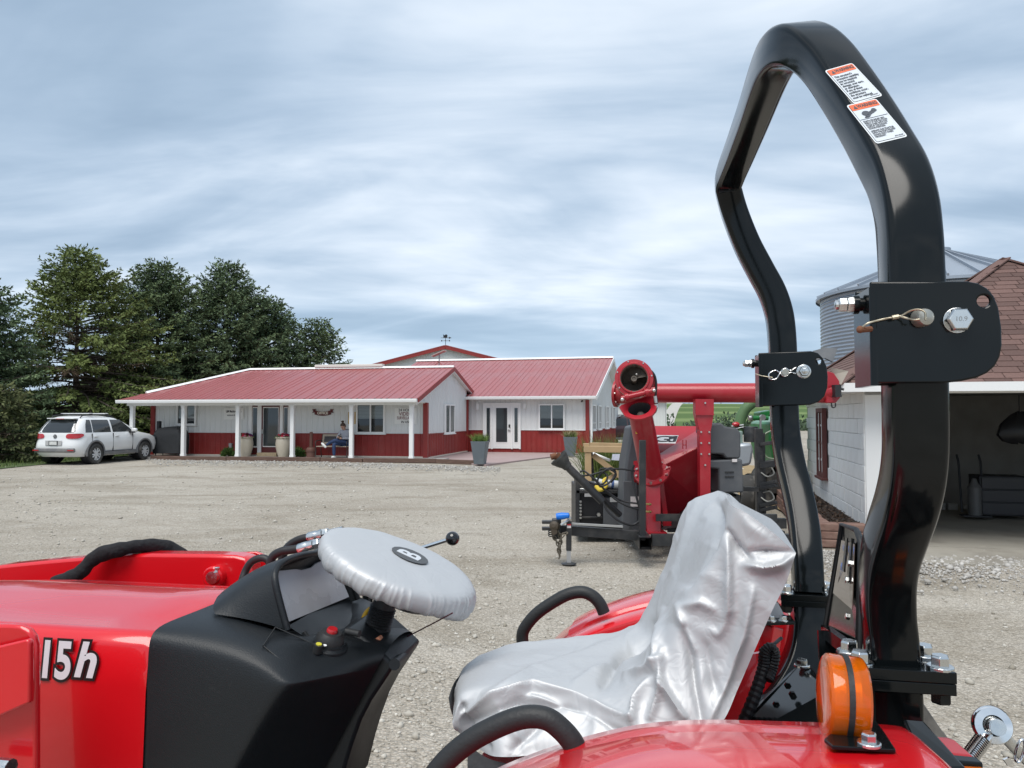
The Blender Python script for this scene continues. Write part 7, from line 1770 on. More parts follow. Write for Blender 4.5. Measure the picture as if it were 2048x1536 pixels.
m = MB(); m.tube(catmull([QQ(1722, 657), QQ(1735, 647, -0.495), QQ(1760, 640), QQ(1785, 635), QQ(1800, 633), QQ(1820, 622, -0.498), QQ(1838, 619, -0.503), QQ(1850, 625, -0.506), QQ(1851, 640, -0.508)], 5), 0.0011, 6); m.tube(catmull([QQ(1798, 632), QQ(1815, 637, -0.495), QQ(1828, 640, -0.503), QQ(1840, 639, -0.506)], 4), 0.0011, 6); tp('lanyard', m, WIRE, nb, smooth=60)
m = MB(); m.tube([QQ(1784, 635.5), QQ(1797, 633)], 0.0026, 8); tp('lanyard_crimp', m, WIRE, nb)
m = MB(); m.ball(QQ(1720, 659), 0.004, 8); m.tube([QQ(1722, 660), QQ(1742, 658, -0.485)], 0.003, 8); tp('lanyard_eyelet', m, RUST, nb)
def clamp_bolt(px, py, t, sc, parent):
    c = Q(px + 32 * sc, py, t); m = MB(); m.lathe([(0.0075, 0), (0.0075, 0.014), (0.0105, 0.014), (0.0105, 0.008)], c, FWD, 16, cap=False); tp('bolt_boss', m, TBLK, parent)
    m = MB(); m.hexbolt(c + FWD * 0.010, FWD, 0.0155, 0.010); m.hexbolt(c + FWD * 0.0205, FWD, 0.0145, 0.0085); m.lathe([(0.0055, 0), (0.0055, 0.003), (0.001, 0.004)], c + FWD * 0.029, FWD, 12); tp('clamp_bolt', m, ZINC, parent, smooth=0, bevel=0.0005)
clamp_bolt(1700, 609, -0.45, 1.0, nb)
clamp_bolt(1498, 727, 0.452, 0.55, fb)
m = MB(); c = Q(1607, 743, 0.4165); m.lathe([(0.0001, 0), (0.0155, 0), (0.0155, 0.003), (0.0125, 0.004)], c, -LAT, 24); m.hexbolt(c - LAT * 0.003, -LAT, 0.020, 0.012); m.lathe([(0.0062, 0), (0.0062, 0.006), (0.001, 0.007)], c - LAT * 0.015, -LAT, 14); tp('hinge_bolt', m, ZINC, fb, smooth=0, bevel=0.0005)
m = MB(); c = Q(1568, 745, 0.4165); m.lathe([(0.0085, 0), (0.0085, 0.014), (0.0065, 0.016), (0.0001, 0.016)], c, -LAT, 20); tp('hinge_pin', m, MATS['pin_zinc'], fb, smooth=40)
m = MB(); R_ = lambda x, y: Q(x, y, 0.403)
m.tube(catmull([R_(1592, 735), R_(1580, 741), R_(1573, 737), R_(1567, 738), R_(1560, 745), R_(1553, 741), R_(1546, 742), R_(1538, 748), R_(1539, 757), R_(1547, 759), R_(1554, 756), R_(1560, 747), R_(1566, 752), R_(1574, 751), R_(1580, 745), R_(1592, 747)], 4), 0.0017, 6); tp('hairpin_clip', m, CHROME, fb, smooth=60)
m = MB(); m.tube(catmull([R_(1511, 748), R_(1525, 752), R_(1545, 755)], 5), 0.0012, 6); tp('lanyard', m, WIRE, fb)
# flanges with their bolts
def flange(c, ls, lt, th, name='flange_plate'):
    s, t, z = stz(c); out = None
    for k in range(2):
        m = MB(); zz = z - th * (k + 0.5) - (0.0006 if k else 0)
        cor = [(s + a * ls / 2 * (1 - 0.01 * k), t + b * lt / 2, zz - th / 2) for a, b in ((1, 1), (-1, 1), (-1, -1), (1, -1))]
        m.plate([W(*q) for q in cor], th, UP); o = tp(name, m, TBLK, out, smooth=0, bevel=0.0008); out = out or o
    for a in (-1, 1):
        for b in (-1, 1):
            m = MB(); m.hexbolt(W(s + a * ls * 0.385, t + b * lt * 0.33, z), UP, 0.019, 0.0135, washer=0.0155, wt=0.28); tp('flange_bolt', m, ZINC, out, smooth=0, bevel=0.0006)
            m = MB(); m.hexbolt(W(s + a * ls * 0.385, t + b * lt * 0.33, z - 2 * th - 0.0012), -UP, 0.021, 0.012); tp('flange_nut', m, TBLK, out, smooth=0)
    return out
flange(P(1786, 1322, .985), 0.118, 0.088, 0.0135)
flange(P(1613, 1184, 1.57), 0.112, 0.088, 0.0115)
# warning labels on the sloping near arm
LABW = pm('label_silver', (0.60, 0.64, 0.68), 0.35); LABB = pm('label_border', (0.72, 0.75, 0.76), 0.4); LABO = pm('label_orange', (0.68, 0.125, 0.04), 0.45); LABK = pm('label_ink', (0.05, 0.06, 0.075), 0.5)
def arm_frame(px, py):
    best = None
    for i in range(12, 80):
        t = (hoop[i + 1] - hoop[i - 1]).normalized(); w = t.cross(FWD).normalized(); w = w if w.dot(-LAT) > 0 else -w; p = hoop[i] + w * 0.029
        dd = (Vector((1024 + FPX * p.x / (p.y * CP + (p.z - EYE) * SP), 768 - FPX * ((p.z - EYE) * CP - p.y * SP) / (p.y * CP + (p.z - EYE) * SP))) - Vector((px, py))).length
        if best is None or dd < best[0]: best = (dd, i)
    i = best[1]; c = hoop[i]; t = (hoop[i + 1] - hoop[i - 1]).normalized(); w = t.cross(FWD).normalized(); w = w if w.dot(-LAT) > 0 else -w; h = (FWD - t * FWD.dot(t)).normalized()
    return c, t, w, h
def label(cpx, h_mm, draw, name):
    c, t, w, h = arm_frame(*cpx); M = frame_of(c + w * 0.0290, -h, t) @ Matrix.Rotation(math.radians(7), 4, 'Z'); wd = 0.0405; ht = h_mm; M = M @ Matrix.Translation((-0.0075, 0, 0)) @ Matrix.Diagonal((0.90, 1.36, 1, 1))
    def sheet(nm, wq, hq, z, mat, parent, x=0, y=0, r=0.003):
        mb = MB(); o = rrect(wq, hq, r, 4); mb.plate([M @ Vector((a + x, b + y, z)) for a, b in o], 0.0002, M.to_3x3() @ Vector((0, 0, 1))); return tp(nm, mb, mat, parent, smooth=0)
    lb = sheet(name, wd, ht, -0.0002, LABB, rops); sheet('ink_line', wd - 0.003, ht - 0.003, 0.0001, LABK, lb, r=0.002); sheet('label_face', wd - 0.0038, ht - 0.0038, 0.0003, LABW, lb, r=0.0016)
    sheet('header', wd - 0.0038, 0.0088, 0.0006, LABO, lb, y=ht / 2 - 0.0019 - 0.0044, r=0.0012)
    def txt(body, x, y, size, off=0.0, al='LEFT', sx=1.0):
        text_obj('lettering', body, LABK, M @ Matrix.Translation((x, y, 0.0010)), size, lb, extrude=0.0001, offset=off, align=al, sx=sx)
    txt('WARNING', -0.0095, ht / 2 - 0.0063, 0.0062, 0.00012, sx=0.88)
    mb = MB(); y0 = ht / 2 - 0.0063; mb.plate([M @ Vector(q) for q in ((-0.0152, y0 - 0.0026, 0.0009), (-0.0100, y0 - 0.0026, 0.0009), (-0.0126, y0 + 0.0022, 0.0009))], 0.0002, M.to_3x3() @ Vector((0, 0, 1))); tp('alert_triangle', mb, LABK, lb, smooth=0)
    draw(M, lb, txt, sheet, ht)
def d1(M, lb, txt, sheet, ht):
    y = ht / 2 - 0.0148
    for ln in ("This structure's", 'protective capability', 'may be impaired', 'by structural', 'damage, over turn,', 'or alteration.', 'If any of these', 'conditions occur,', 'the structure', 'must be replaced.'):
        txt(ln, -0.0166, y, 0.0042, 0.00005, sx=0.92); y -= 0.00385
    txt('8570140D007', 0.0165, -ht / 2 + 0.0040, 0.0018, al='RIGHT')
def d2(M, lb, txt, sheet, ht):
    sheet('ink_line', 0.036, 0.0004, 0.0008, LABK, lb, y=ht / 2 - 0.0250, r=0.0001)
    mb = MB(); n_ = M.to_3x3() @ Vector((0, 0, 1)); yc = ht / 2 - 0.0180
    mb.lathe([(0.0022, 0), (0.0044, 0), (0.0044, 0.0003), (0.0022, 0.0003)], M @ Vector((-0.0058, yc + 0.0005, 0.0009)), n_, 20); mb.lathe([(0.0013, 0), (0.0026, 0), (0.0026, 0.0003), (0.0013, 0.0003)], M @ Vector((0.0062, yc + 0.0030, 0.0009)), n_, 16)
    for poly in ([(-0.0095, -0.0040), (-0.004, -0.0052), (0.0, -0.0022), (0.004, -0.001), (0.0095, 0.0012), (0.0095, 0.0022), (0.003, 0.001), (-0.002, -0.001), (-0.0072, -0.0026)], [(-0.002, 0.001), (0.003, 0.0028), (0.0035, 0.0018), (-0.0012, -0.0002)], [(-0.0105, -0.0055), (-0.005, -0.0058), (-0.005, -0.005), (-0.0105, -0.0046)]):
        mb.plate([M @ Vector((a, yc + b, 0.0009)) for a, b in poly], 0.0003, n_)
    tp('tipping_pictogram', mb, LABK, lb, smooth=0)
    y = ht / 2 - 0.0284
    for ln in ('DEATH OR INJURY MAY', 'RESULT IF THE TRACTOR', 'ROLLS OVER WITH THE', 'ROPS IN THE FOLDED', 'DOWN POSITION.', None, 'OPERATE THIS TRACTOR', 'WITH THE ROPS FOLDED', 'DOWN ONLY WHEN', 'NECESSARY.'):
        if ln is None: y -= 0.0012; continue
        txt(ln, -0.0162, y, 0.0030, 0.00003, sx=0.86); y -= 0.00270
    txt('8570140D008', 0.0165, -ht / 2 + 0.0036, 0.0018, al='RIGHT')
label((1698, 168), 0.0560, d1, 'warning_label')
label((1752, 250), 0.0590, d2, 'warning_label')

# --- hood
def z_at(px, py, t): return stz(Q(px, py, t))[2]
half = [(-0.243, 0.86), (-0.250, z_at(150, 1368, -0.250)), (-0.2475, z_at(150, 1284, -0.2475)), (-0.243, z_at(150, 1276, -0.243)), (-0.236, z_at(150, 1262, -0.236)), (-0.222, z_at(150, 1252, -0.222)), (-0.214, z_at(150, 1250, -0.214)), (-0.15, z_at(150, 1222, -0.15)), (-0.07, z_at(150, 1190, -0.07)), (0.0, z_at(150, 1168, 0))]
print('hood', [(round(a, 3), round(b, 3)) for a, b in half])
prof = half + [(-t, z) for t, z in half[-2::-1]]
SEAM = 1.072
def seam_s(t, z): return SEAM + 0.012 * max(0, (1.27 - z)) / 0.3 - 0.012 * (1 - abs(t) / 0.25)
m = MB(); rows = []
for k, s in enumerate([0, 0.012, 0.12, 0.3, 0.5, 0.75, 1.0, 1.2, 1.3]):
    drop = 0.0 if s < 0.5 else 0.10 * ((s - 0.5) / 0.8) ** 2
    inset = 0.010 if k == 0 else 0.0
    wd_ = 1.0 - 0.10 * (s / 1.3) ** 2
    rows.append([W(seam_s(t, z) + s, t * wd_ * (1 - inset * 0.5), z - drop - inset * 0.6) for t, z in prof])
m.grid(rows); m.add(rows[-1], [tuple(range(len(prof)))]); tp('hood', m, TRED, smooth=60, fixn=True)
m = MB(); rows = [[W(seam_s(t, z) + q, t * (1 - 0.022), z - 0.008) for t, z in prof] for q in (0.03, -0.03)]; m.grid(rows); tp('seam_channel', m, TRUB, smooth=28)
# decal on the hood side
xa, ya = -FWD, UP
def hood_face(px, py, lift): return Q(px, py, -0.2500 - lift)
DEC = [(pm('decal_black', (0.015, 0.013, 0.014), 0.35), 0.0019, 0.0045), (pm('decal_face', (0.74, 0.76, 0.80), 0.35), 0.0028, 0.0)]
for mt, lift, off in DEC:
    for body, px, py, h_, shear, sx in (('15', 72, 1352, 0.060, 0.10, 0.78), ('h', 146, 1351, 0.056, 0.28, 1.0)):
        c = hood_face(px, py, lift); M = frame_of(c, xa, ya)
        text_obj('model_lettering', body, mt, M, h_ / 0.72, trac, extrude=0.0003, offset=off + 0.0022, shear=shear, align='LEFT', yalign='BOTTOM_BASELINE', sx=sx)

# --- dash cowl
def cow(px_a, px_b, px_c, px_bot, tA=-0.247, wid=-0.2535):
    """One station: bottom, waist crease, upper crease, shoulder, top, as points of the near half."""
    return None
st_ = [  # s offset from the seam, crease A z, shoulder (t, z), top z
    dict(s=SEAM - 0.004, zc=z_at(280, 1368, -.255), a=(-.250, z_at(292, 1270, -.25)), b=(-.225, z_at(310, 1248, -.225)), c=(-.15, z_at(330, 1222, -.15)), top=half[-1][1] + 0.001),
    dict(s=stz(Q(380, 1284, -.25))[0], zc=z_at(380, 1368, -.256), a=(-.2505, z_at(380, 1286, -.25)), b=(-.226, z_at(385, 1256, -.226)), c=(-.155, z_at(400, 1226, -.155)), top=half[-1][1] + 0.004),
    dict(s=stz(Q(470, 1302, -.25))[0], zc=z_at(470, 1368, -.257), a=(-.250, z_at(470, 1303, -.25)), b=(-.222, z_at(470, 1272, -.222)), c=(-.15, z_at(480, 1250, -.15)), top=1.235),
    dict(s=stz(Q(540, 1340, -.25))[0], zc=z_at(540, 1369, -.257), a=(-.248, z_at(540, 1336, -.248)), b=(-.215, z_at(545, 1300, -.215)), c=(-.145, z_at(560, 1266, -.145)), top=z_at(620, 1252, 0)),
    dict(s=stz(Q(578, 1369, -.25))[0], zc=z_at(578, 1373, -.256), a=(-.245, z_at(580, 1364, -.245)), b=(-.20, z_at(605, 1330, -.20)), c=(-.13, z_at(640, 1290, -.13)), top=z_at(690, 1248, 0))]
m = MB(); rows = []
for k, q in enumerate(st_):
    sl = 0.0 if k == 0 else 0.05 * k      # lower edge runs forward
    h_ = [(q['s'] + sl * 1.1, -0.240, 0.84), (q['s'] + sl * 0.25, -0.2535, q['zc'] - 0.06), (q['s'], -0.2555, q['zc']), (q['s'], q['a'][0] - 0.0035, (q['zc'] * 0.35 + q['a'][1] * 0.65)), (q['s'], q['a'][0], q['a'][1]), (q['s'], *q['b']), (q['s'] - 0.010, *q['c']), (q['s'] - 0.018, -0.06, q['top'] * 0.75 + q['c'][1] * 0.25), (q['s'] - 0.02, 0.0, q['top'])]
    full = h_ + [(s, -t, z) for s, t, z in h_[-2::-1]]
    rows.append([W(*p) for p in full])
# rear faces of the cowl running in to the console
back = rows[-1]; n_ = len(back)
inner = [W(0.735 + 0.22 * min(1, (1.25 - stz(p)[2]) / 0.4) * (1 if stz(p)[2] < 1.25 else 0), max(-0.085, min(0.085, stz(p)[1] * 0.5)), stz(p)[2] - 0.012) for p in back]
rows += [[a.lerp(b, 0.10) for a, b in zip(back, inner)], [a.lerp(b, 0.5) for a, b in zip(back, inner)], inner]
m.grid(rows); cowl = tp('dash_cowl', m, TPLA, smooth=80, sub=2)
# compartment lid on the shoulder
# binnacle round the instruments
rim = [Q(575, 1260, -.152), Q(560, 1205, -.150), Q(550, 1160, -.145), Q(553, 1138, -.128), Q(570, 1122, -.100), Q(600, 1111, -.045), Q(630, 1106, .01)]
rimf = rim + [mir(p) for p in (Q(600, 1111, -.045), Q(570, 1122, -.100), Q(553, 1138, -.128), Q(550, 1160, -.145), Q(560, 1205, -.150), Q(575, 1260, -.152))]
front = [Q(430, 1228, -.165), Q(426, 1218, -.155), Q(428, 1206, -.135), Q(434, 1194, -.11), Q(444, 1184, -.085), Q(462, 1170, -.04), Q(480, 1159, .0)]
frontf = front + [mir(p) for p in front[-2::-1]]
m = MB(); rows = []
for k in range(7):
    f = k / 6; rows.append([a.lerp(b, f) + UP * (0.012 * math.sin(math.pi * f)) * (1 - abs(i - 6) / 8) for i, (a, b) in enumerate(zip(frontf, rimf))])
m.grid(rows); bin_ = tp('instrument_binnacle', m, TPLA, smooth=60)
m = MB(); rc = catmull(rimf, 4); m.tube(rc, 0.006, 8); tp('binnacle_rim', m, TPLA, bin_, smooth=60)
gf = [Q(578, 1245, -.132), Q(553, 1156, -.122), Q(556, 1146, -.112), Q(566, 1142, -.098), Q(606, 1139, -.04), Q(614, 1141, -.02)]
gb_, gt_ = stz(gf[0]), stz(gf[2])
gfull = [W(gb_[0] + (gt_[0] - gb_[0]) * (stz(p)[2] - gb_[2]) / (gt_[2] - gb_[2]) + 0.012, stz(p)[1], stz(p)[2]) for p in gf]; gfull = gfull + [mir(p) for p in gfull[::-1]]
m = MB(); ins_ = [W(stz(p)[0] + 0.05, stz(p)[1] * 0.98, stz(p)[2]) for p in rimf]
m.grid([rimf, [W(stz(p)[0] + 0.022, stz(p)[1] * 0.93, stz(p)[2] - 0.010) for p in rimf]]); tp('binnacle_lining', m, TPLA, bin_, smooth=60)
m = MB(); m.add([W(stz(p)[0] + 0.022, stz(p)[1] * 0.95, stz(p)[2] - 0.008) for p in rimf], [tuple(range(len(rimf)))]); tp('gauge_surround', m, TPLA, bin_, smooth=0)
GFILM = pm('gauge_film', (0.44, 0.46, 0.49), 0.25, var=0.35, vscale=9, rvar=0.12, dirt=(0.52, 0.54, 0.57), dscale=6, damt=0.5, dmin=0.48)
m = MB(); gz_ = [W(stz(p)[0] - 0.006, stz(p)[1], stz(p)[2]) for p in gfull]; m.plate(gz_, 0.003, FWD * -1); tp('instrument_panel', m, GFILM, bin_, smooth=0)
# lower shelf behind the gauges
m = MB(); sh = [[Q(576, 1259, -.15), Q(688, 1194, .15)], [Q(612, 1283, -.135), Q(712, 1222, .135)], [Q(655, 1310, -.10), Q(735, 1250, .10)], [Q(690, 1262, -.06), Q(735, 1236, .06)]]
def bil(rows_, n=5):
    return [[a.lerp(b, k / n) + UP * 0.006 for k in range(n + 1)] for a, b in rows_]
m.grid(bil(sh[:3])); tp('dash_shelf', m, TPLA, smooth=60)
def surf_line(pts, lift=0.004): return [Q(x, y, t) + UP * lift for x, y, t in pts]
LID = [(551, 1266, -.172), (620, 1297, -.150), (623, 1303, -.155), (575, 1336, -.215), (567, 1336, -.222), (529, 1306, -.222), (528, 1301, -.22)]
m = MB(); m.tube(catmull(surf_line(LID + [LID[0]], 0.0095), 3), 0.0011, 5); tp('compartment_lid', m, TRUB, cowl, smooth=60)
# switch knob
kn = Q(657, 1292, -.125); ka = (UP * 0.94 - FWD * 0.28 - LAT * 0.12).normalized()
m = MB(); m.lathe([(0.034, -0.012), (0.032, 0.003), (0.027, 0.006), (0.026, 0.010)], kn, ka, 28); sw = tp('light_switch', m, TPLA, smooth=40)
m = MB(); m.lathe([(0.024, 0.009), (0.023, 0.018), (0.018, 0.024), (0.0165, 0.026), (0.0001, 0.027)], kn, ka, 28); tp('switch_dial', m, TRUB, sw, smooth=40)
m = MB(); m.lathe([(0.0095, 0.026), (0.0095, 0.030), (0.008, 0.0325), (0.0001, 0.0325)], kn + ka * 0.0, ka, 20); tp('horn_button', m, TAILR, sw, smooth=40)
m = MB(); m.tube(catmull([kn + ka * 0.010 + FWD * 0.027, kn + ka * 0.014 + FWD * 0.040, kn + ka * 0.024 + FWD * 0.050], 4), 0.0035, 8); tp('switch_lever', m, TRUB, sw, smooth=60)
m = MB(); m.tube([kn + ka * 0.024 - FWD * 0.02 + LAT * 0.015, kn + ka * 0.022 - FWD * 0.046 + LAT * 0.01], 0.006, 8); tp('switch_lever', m, TRUB, sw, smooth=60)
m = MB(); q = kn + ka * 0.008 - LAT * 0.036 + FWD * 0.004; m.tube([q - ka * 0.008, q + ka * 0.006], 0.008, 10); tp('switch_stub', m, TRUB, sw, smooth=60)
m = MB(); m.tube([q + ka * 0.006, q + ka * 0.0075], 0.005, 8); tp('yellow_mark', m, pm('mark_yellow', (0.55, 0.5, 0.05), 0.5), sw)
for dq in ((-0.010, -0.025), (0.004, -0.0285)):
    m = MB(); c = kn + ka * 0.0105 + FWD * dq[0] * -1 + LAT * dq[1]; m.lathe([(0.0022, 0), (0.0032, 0), (0.0032, 0.0006), (0.0022, 0.0006)], c, ka, 10); tp('lamp_symbol', m, WHT, sw)
# console under the wheel
cn = [(686, 1259), (700, 1262), (727, 1274), (760, 1303), (789, 1331), (766, 1366), (742, 1402), (722, 1440), (704, 1490), (690, 1536), (672, 1610), (560, 1610), (600, 1420), (640, 1330)]
nearp = [Q(x, y, -.075) for x, y in cn]; m = MB(); m.plate(nearp, 0.150, LAT); tp('steering_console', m, TPLA, smooth=20, bevel=0.006)
s0_, _, z0_ = stz(Q(789, 1331, -.075))
m = MB(); tip = [Q(760, 1300, -.075), Q(789, 1330, -.078), Q(795, 1324, -.075)]; m.tube(catmull([Q(789, 1329, -.080), Q(806, 1312, 0.0), Q(822, 1290, .075)], 4), 0.010, 10); tp('console_lip', m, TPLA, smooth=60)
for k, (px, py, mt) in enumerate(((758, 1290, pm('rocker_orange', (0.55, 0.22, 0.12), 0.5)), (775, 1280, BLACKM), (789, 1272, pm('rocker_grey', (0.34, 0.40, 0.42), 0.4)))):
    m = MB(); c = Q(px, py, -0.045 + 0.045 * k)
    m.box(c, (0.022, 0.016, 0.026), R=Matrix.Rotation(math.pi - TA, 3, 'Z') @ Matrix.Rotation(math.radians(35), 3, 'Y')); tp('rocker_switch', m, mt, smooth=0, bevel=0.002)
# column, boot and hub bowl
wc = Q(797, 1128, 0.0); wn_ = (UP * math.cos(math.radians(22)) - FWD * math.sin(math.radians(22))).normalized()
cb = Q(752, 1262, 0.0); ct = wc - wn_ * 0.045
m = MB(); ax = (ct - cb).normalized(); L_ = (ct - cb).length; prof_ = [(0.036, -0.012), (0.034, 0.0), (0.027, 0.006)]
for k in range(8): prof_ += [(0.0245, 0.010 + 0.005 * k), (0.0215, 0.0125 + 0.005 * k)]
prof_ += [(0.020, L_)]
m.lathe(prof_, cb, ax, 22, cap=False); tp('steering_column', m, TRUB, smooth=30)
m = MB(); m.lathe([(0.02, -0.075), (0.055, -0.07), (0.085, -0.055), (0.1, -0.045), (0.09, -0.035), (0.02, -0.03)], wc + FWD * -0.035, wn_, 28); tp('hub_bowl', m, pm('hub_plastic', (0.035, 0.033, 0.036), 0.4), smooth=60)
m = MB(); m.tube([wc + (FWD * math.cos(a) * 0.92 + LAT * math.sin(a)).normalized() * 0 + (wn_.cross(LAT).normalized() * math.cos(a) + LAT * math.sin(a)) * 0.112 - wn_ * 0.012 for a in [2 * math.pi * k / 40 for k in range(40)]], 0.013, 10, closed=True); tp('steering_wheel', m, TRUB, smooth=60)
m = MB(); m.tube(catmull([Q(728, 1238, .05), Q(734, 1226, .06), Q(742, 1218, .07)], 4), 0.006, 8); tp('yellow_lever', m, pm('lever_yellow', (0.62, 0.38, 0.02), 0.45), smooth=60)
m = MB(); m.tube(catmull([Q(668, 1262, .03), Q(690, 1250, .05), Q(715, 1240, .07)], 4), 0.005, 8); tp('throttle_lever', m, TRUB, smooth=60)

# --- loader: far arm, near tower, hoses, joystick
m = MB(); poly = [(-360, 1190), (0, 1131), (100, 1121), (172, 1115), (182, 1109), (300, 1108), (420, 1109), (470, 1111), (490, 1116), (500, 1130), (505, 1170), (430, 1250), (-360, 1330)]
m.plate([Q(x, y, 0.47) for x, y in poly], 0.06, LAT); la = tp('loader_arm', m, TRED, smooth=20, bevel=0.008)
m = MB(); m.plate([Q(x, y, 0.55) for x, y in ((455, 1112), (470, 1105), (512, 1104), (526, 1110), (534, 1122), (534, 1175), (450, 1190))], 0.012, LAT); tp('loader_ear', m, TRED, la, smooth=20, bevel=0.003)
c = Q(434, 1152, 0.47); m = MB(); m.lathe([(0.028, 0), (0.028, 0.02), (0.024, 0.024)], c, -LAT, 24); tp('pin_boss', m, TRED, la, smooth=40)
m = MB(); c = Q(428, 1154, 0.445); m.lathe([(0.016, 0), (0.016, 0.012), (0.0001, 0.013)], c, -LAT, 20); tp('pivot_pin', m, ZINC, la, smooth=40)
m = MB(); m.hexbolt(Q(434, 1143, 0.45), UP, 0.012, 0.012); tp('pin_bolt', m, ZINC, la, smooth=0)
m = MB(); m.plate([Q(x, y, 0.468) for x, y in ((72, 1167), (84, 1166), (80, 1175), (70, 1176))], 0.001, -LAT); m.plate([Q(x, y, 0.468) for x, y in ((88, 1165), (116, 1161), (110, 1172), (86, 1174))], 0.001, -LAT); tp('arm_lettering', m, WHT, la, smooth=0)
SLV = pm('fabric_sleeve', (0.012, 0.012, 0.014), 0.9, var=0.3, vscale=30, bump=0.7, bscale=60)
sp_ = catmull([Q(108, 1168, .40), Q(140, 1157, .41), Q(164, 1142, .42), Q(182, 1122, .43), Q(205, 1108, .44), Q(240, 1099, .45), Q(272, 1093, .48), Q(305, 1092, .52), Q(340, 1098, .56), Q(372, 1118, .58), Q(385, 1150, .6)], 6)
m = MB(); m.tube(sp_, 0.02, 14, radii=[0.019 + 0.0018 * math.sin(i * 0.31) + 0.0009 * math.sin(i * 1.1) for i in range(len(sp_))]); tp('hose_sleeve', m, SLV, smooth=60)
# near tower
m = MB(); m.plate([Q(x, y, -.40) for x, y in ((-160, 1249), (20, 1250), (40, 1252), (55, 1260), (65, 1273), (70, 1292), (70, 1760), (-160, 1760))], 0.012, LAT); tw = tp('loader_tower', m, TRED, smooth=20, bevel=0.004)
m = MB(); m.plate([Q(x, y, -.43) for x, y in ((-160, 1330), (54, 1279), (58, 1285), (58, 1406), (0, 1432), (-160, 1470))], 0.010, LAT); tp('tower_gusset', m, TRED, tw, smooth=20, bevel=0.003)
m = MB(); m.tube([Q(-40, 1530, -.43), Q(22, 1536, -.43)], 0.012, 10); tp('tower_pin', m, ZINC, tw)
def hose(pts, r, n=5): m = MB(); m.tube(catmull([Q(*p) for p in pts], n), r, 10); return tp('hydraulic_hose', m, HOSE, smooth=60)
hose([(478, 1200, .24), (484, 1163, .25), (492, 1140, .26), (504, 1123, .26), (522, 1116, .26), (536, 1121, .26), (542, 1140, .26), (542, 1170, .26)], 0.0085)
hose([(540, 1165, .22), (541, 1130, .22), (546, 1113, .22), (562, 1103, .22), (580, 1100, .22), (600, 1097, .22)], 0.0095)
hose([(562, 1150, .28), (564, 1120, .28), (570, 1102, .28), (584, 1087, .28), (602, 1078, .28), (618, 1075, .28)], 0.0095)
for a, b, t in (((597, 1098), (628, 1089), .22), ((616, 1075), (646, 1068), .28)):
    m = MB(); A_, B_ = Q(*a, t), Q(*b, t); d_ = (B_ - A_).normalized(); m.lathe([(0.010, 0), (0.0115, 0.004), (0.0115, 0.022), (0.0105, 0.026), (0.0115, 0.030), (0.0115, (B_ - A_).length), (0.008, (B_ - A_).length + 0.001)], A_, d_, 16); m.hexbolt(B_ + d_ * 0.002, d_, 0.021, 0.012); m.tube([B_ + d_ * 0.012, B_ + d_ * 0.05], 0.0075, 10); tp('hose_fitting', m, ZINC, smooth=30)
m = MB(); m.tube([Q(650, 1068, .28), Q(700, 1085, .29), Q(735, 1150, .29), Q(735, 1260, .29)], 0.012, 10); tp('valve_pipe', m, TBLK, smooth=60)
m = MB(); jb = Q(905, 1077, .32); m.tube([Q(770, 1128, .32), Q(840, 1097, .32), jb], 0.0048, 10); jl = tp('loader_joystick', m, CHROME, smooth=60)
m = MB(); m.ball(jb, 0.0158, 18); tp('lever_ball', m, pm('ball_black', (0.008, 0.008, 0.009), 0.08, coat=0.6), jl, smooth=80)
m = MB(); m.tube([Q(770, 1128, .32), Q(760, 1190, .30), Q(740, 1290, .26)], 0.008, 8); tp('joystick_stem', m, TBLK, jl, smooth=60)

# --- fenders with grab handles
fpx = [(850, 1640), (900, 1592), (955, 1556), (1010, 1528), (1070, 1504), (1130, 1484), (1200, 1464), (1270, 1449), (1340, 1441), (1420, 1438), (1520, 1440), (1620, 1443), (1720, 1446), (1790, 1450), (1818, 1462), (1840, 1490), (1855, 1540)]
fin = [stz(Q(x, y, -.425)) for x, y in fpx]
def fender(sg):
    m = MB(); rows = []
    fc = catmull([Vector((s, 0, z)) for s, _, z in fin], 3)
    for p in fc:
        s, z = p.x, p.z
        rows.append([W(s, sg * t, z + dz - (0.03 if sg > 0 else 0)) for t, dz in ((.418, -.16), (.418, -.012), (.420, -.005), (.427, .0), (.46, .004), (.54, .008), (.66, .006), (.74, -.004), (.775, -.016), (.785, -.05))])
    m.grid(rows); o = tp('fender', m, TRED, smooth=35)
    # raised crown with a stepped crease
    return o
fn = fender(-1); ff = fender(1)
for sg, f_ in ((-1, fn), (1, ff)):
    m = MB(); rows = []
    fc = catmull([Vector((s, 0, z)) for s, _, z in fin[2:13]], 3)
    for p in fc: rows.append([W(p.x, sg * t, p.z + dz - (0.03 if sg > 0 else 0)) for t, dz in ((.50, .004), (.507, .013), (.52, .017), (.66, .016), (.70, .012), (.715, .0))])
    m.grid(rows); tp('fender_crown', m, TRED, f_, smooth=35)
GR = TRUB
hn = [Q(850, 1575, -.46), Q(890, 1524, -.46), Q(940, 1482, -.46), Q(1000, 1450, -.46), Q(1050, 1434, -.46), Q(1092, 1437, -.46), Q(1122, 1458, -.46), Q(1145, 1485, -.46), Q(1158, 1515, -.46)]
m = MB(); m.tube(catmull(hn, 5), 0.0130, 14); tp('grab_handle', m, GR, smooth=60)
hf_ = [Q(1046, 1296, .47), Q(1045, 1268, .47), Q(1055, 1248, .47), Q(1075, 1226, .47), Q(1105, 1205, .47), Q(1135, 1189, .47), Q(1163, 1184, .47), Q(1185, 1192, .47), Q(1200, 1208, .47), Q(1208, 1226, .47)]
m = MB(); m.tube(catmull(hf_, 5), 0.0145, 14); tp('grab_handle', m, GR, smooth=60)

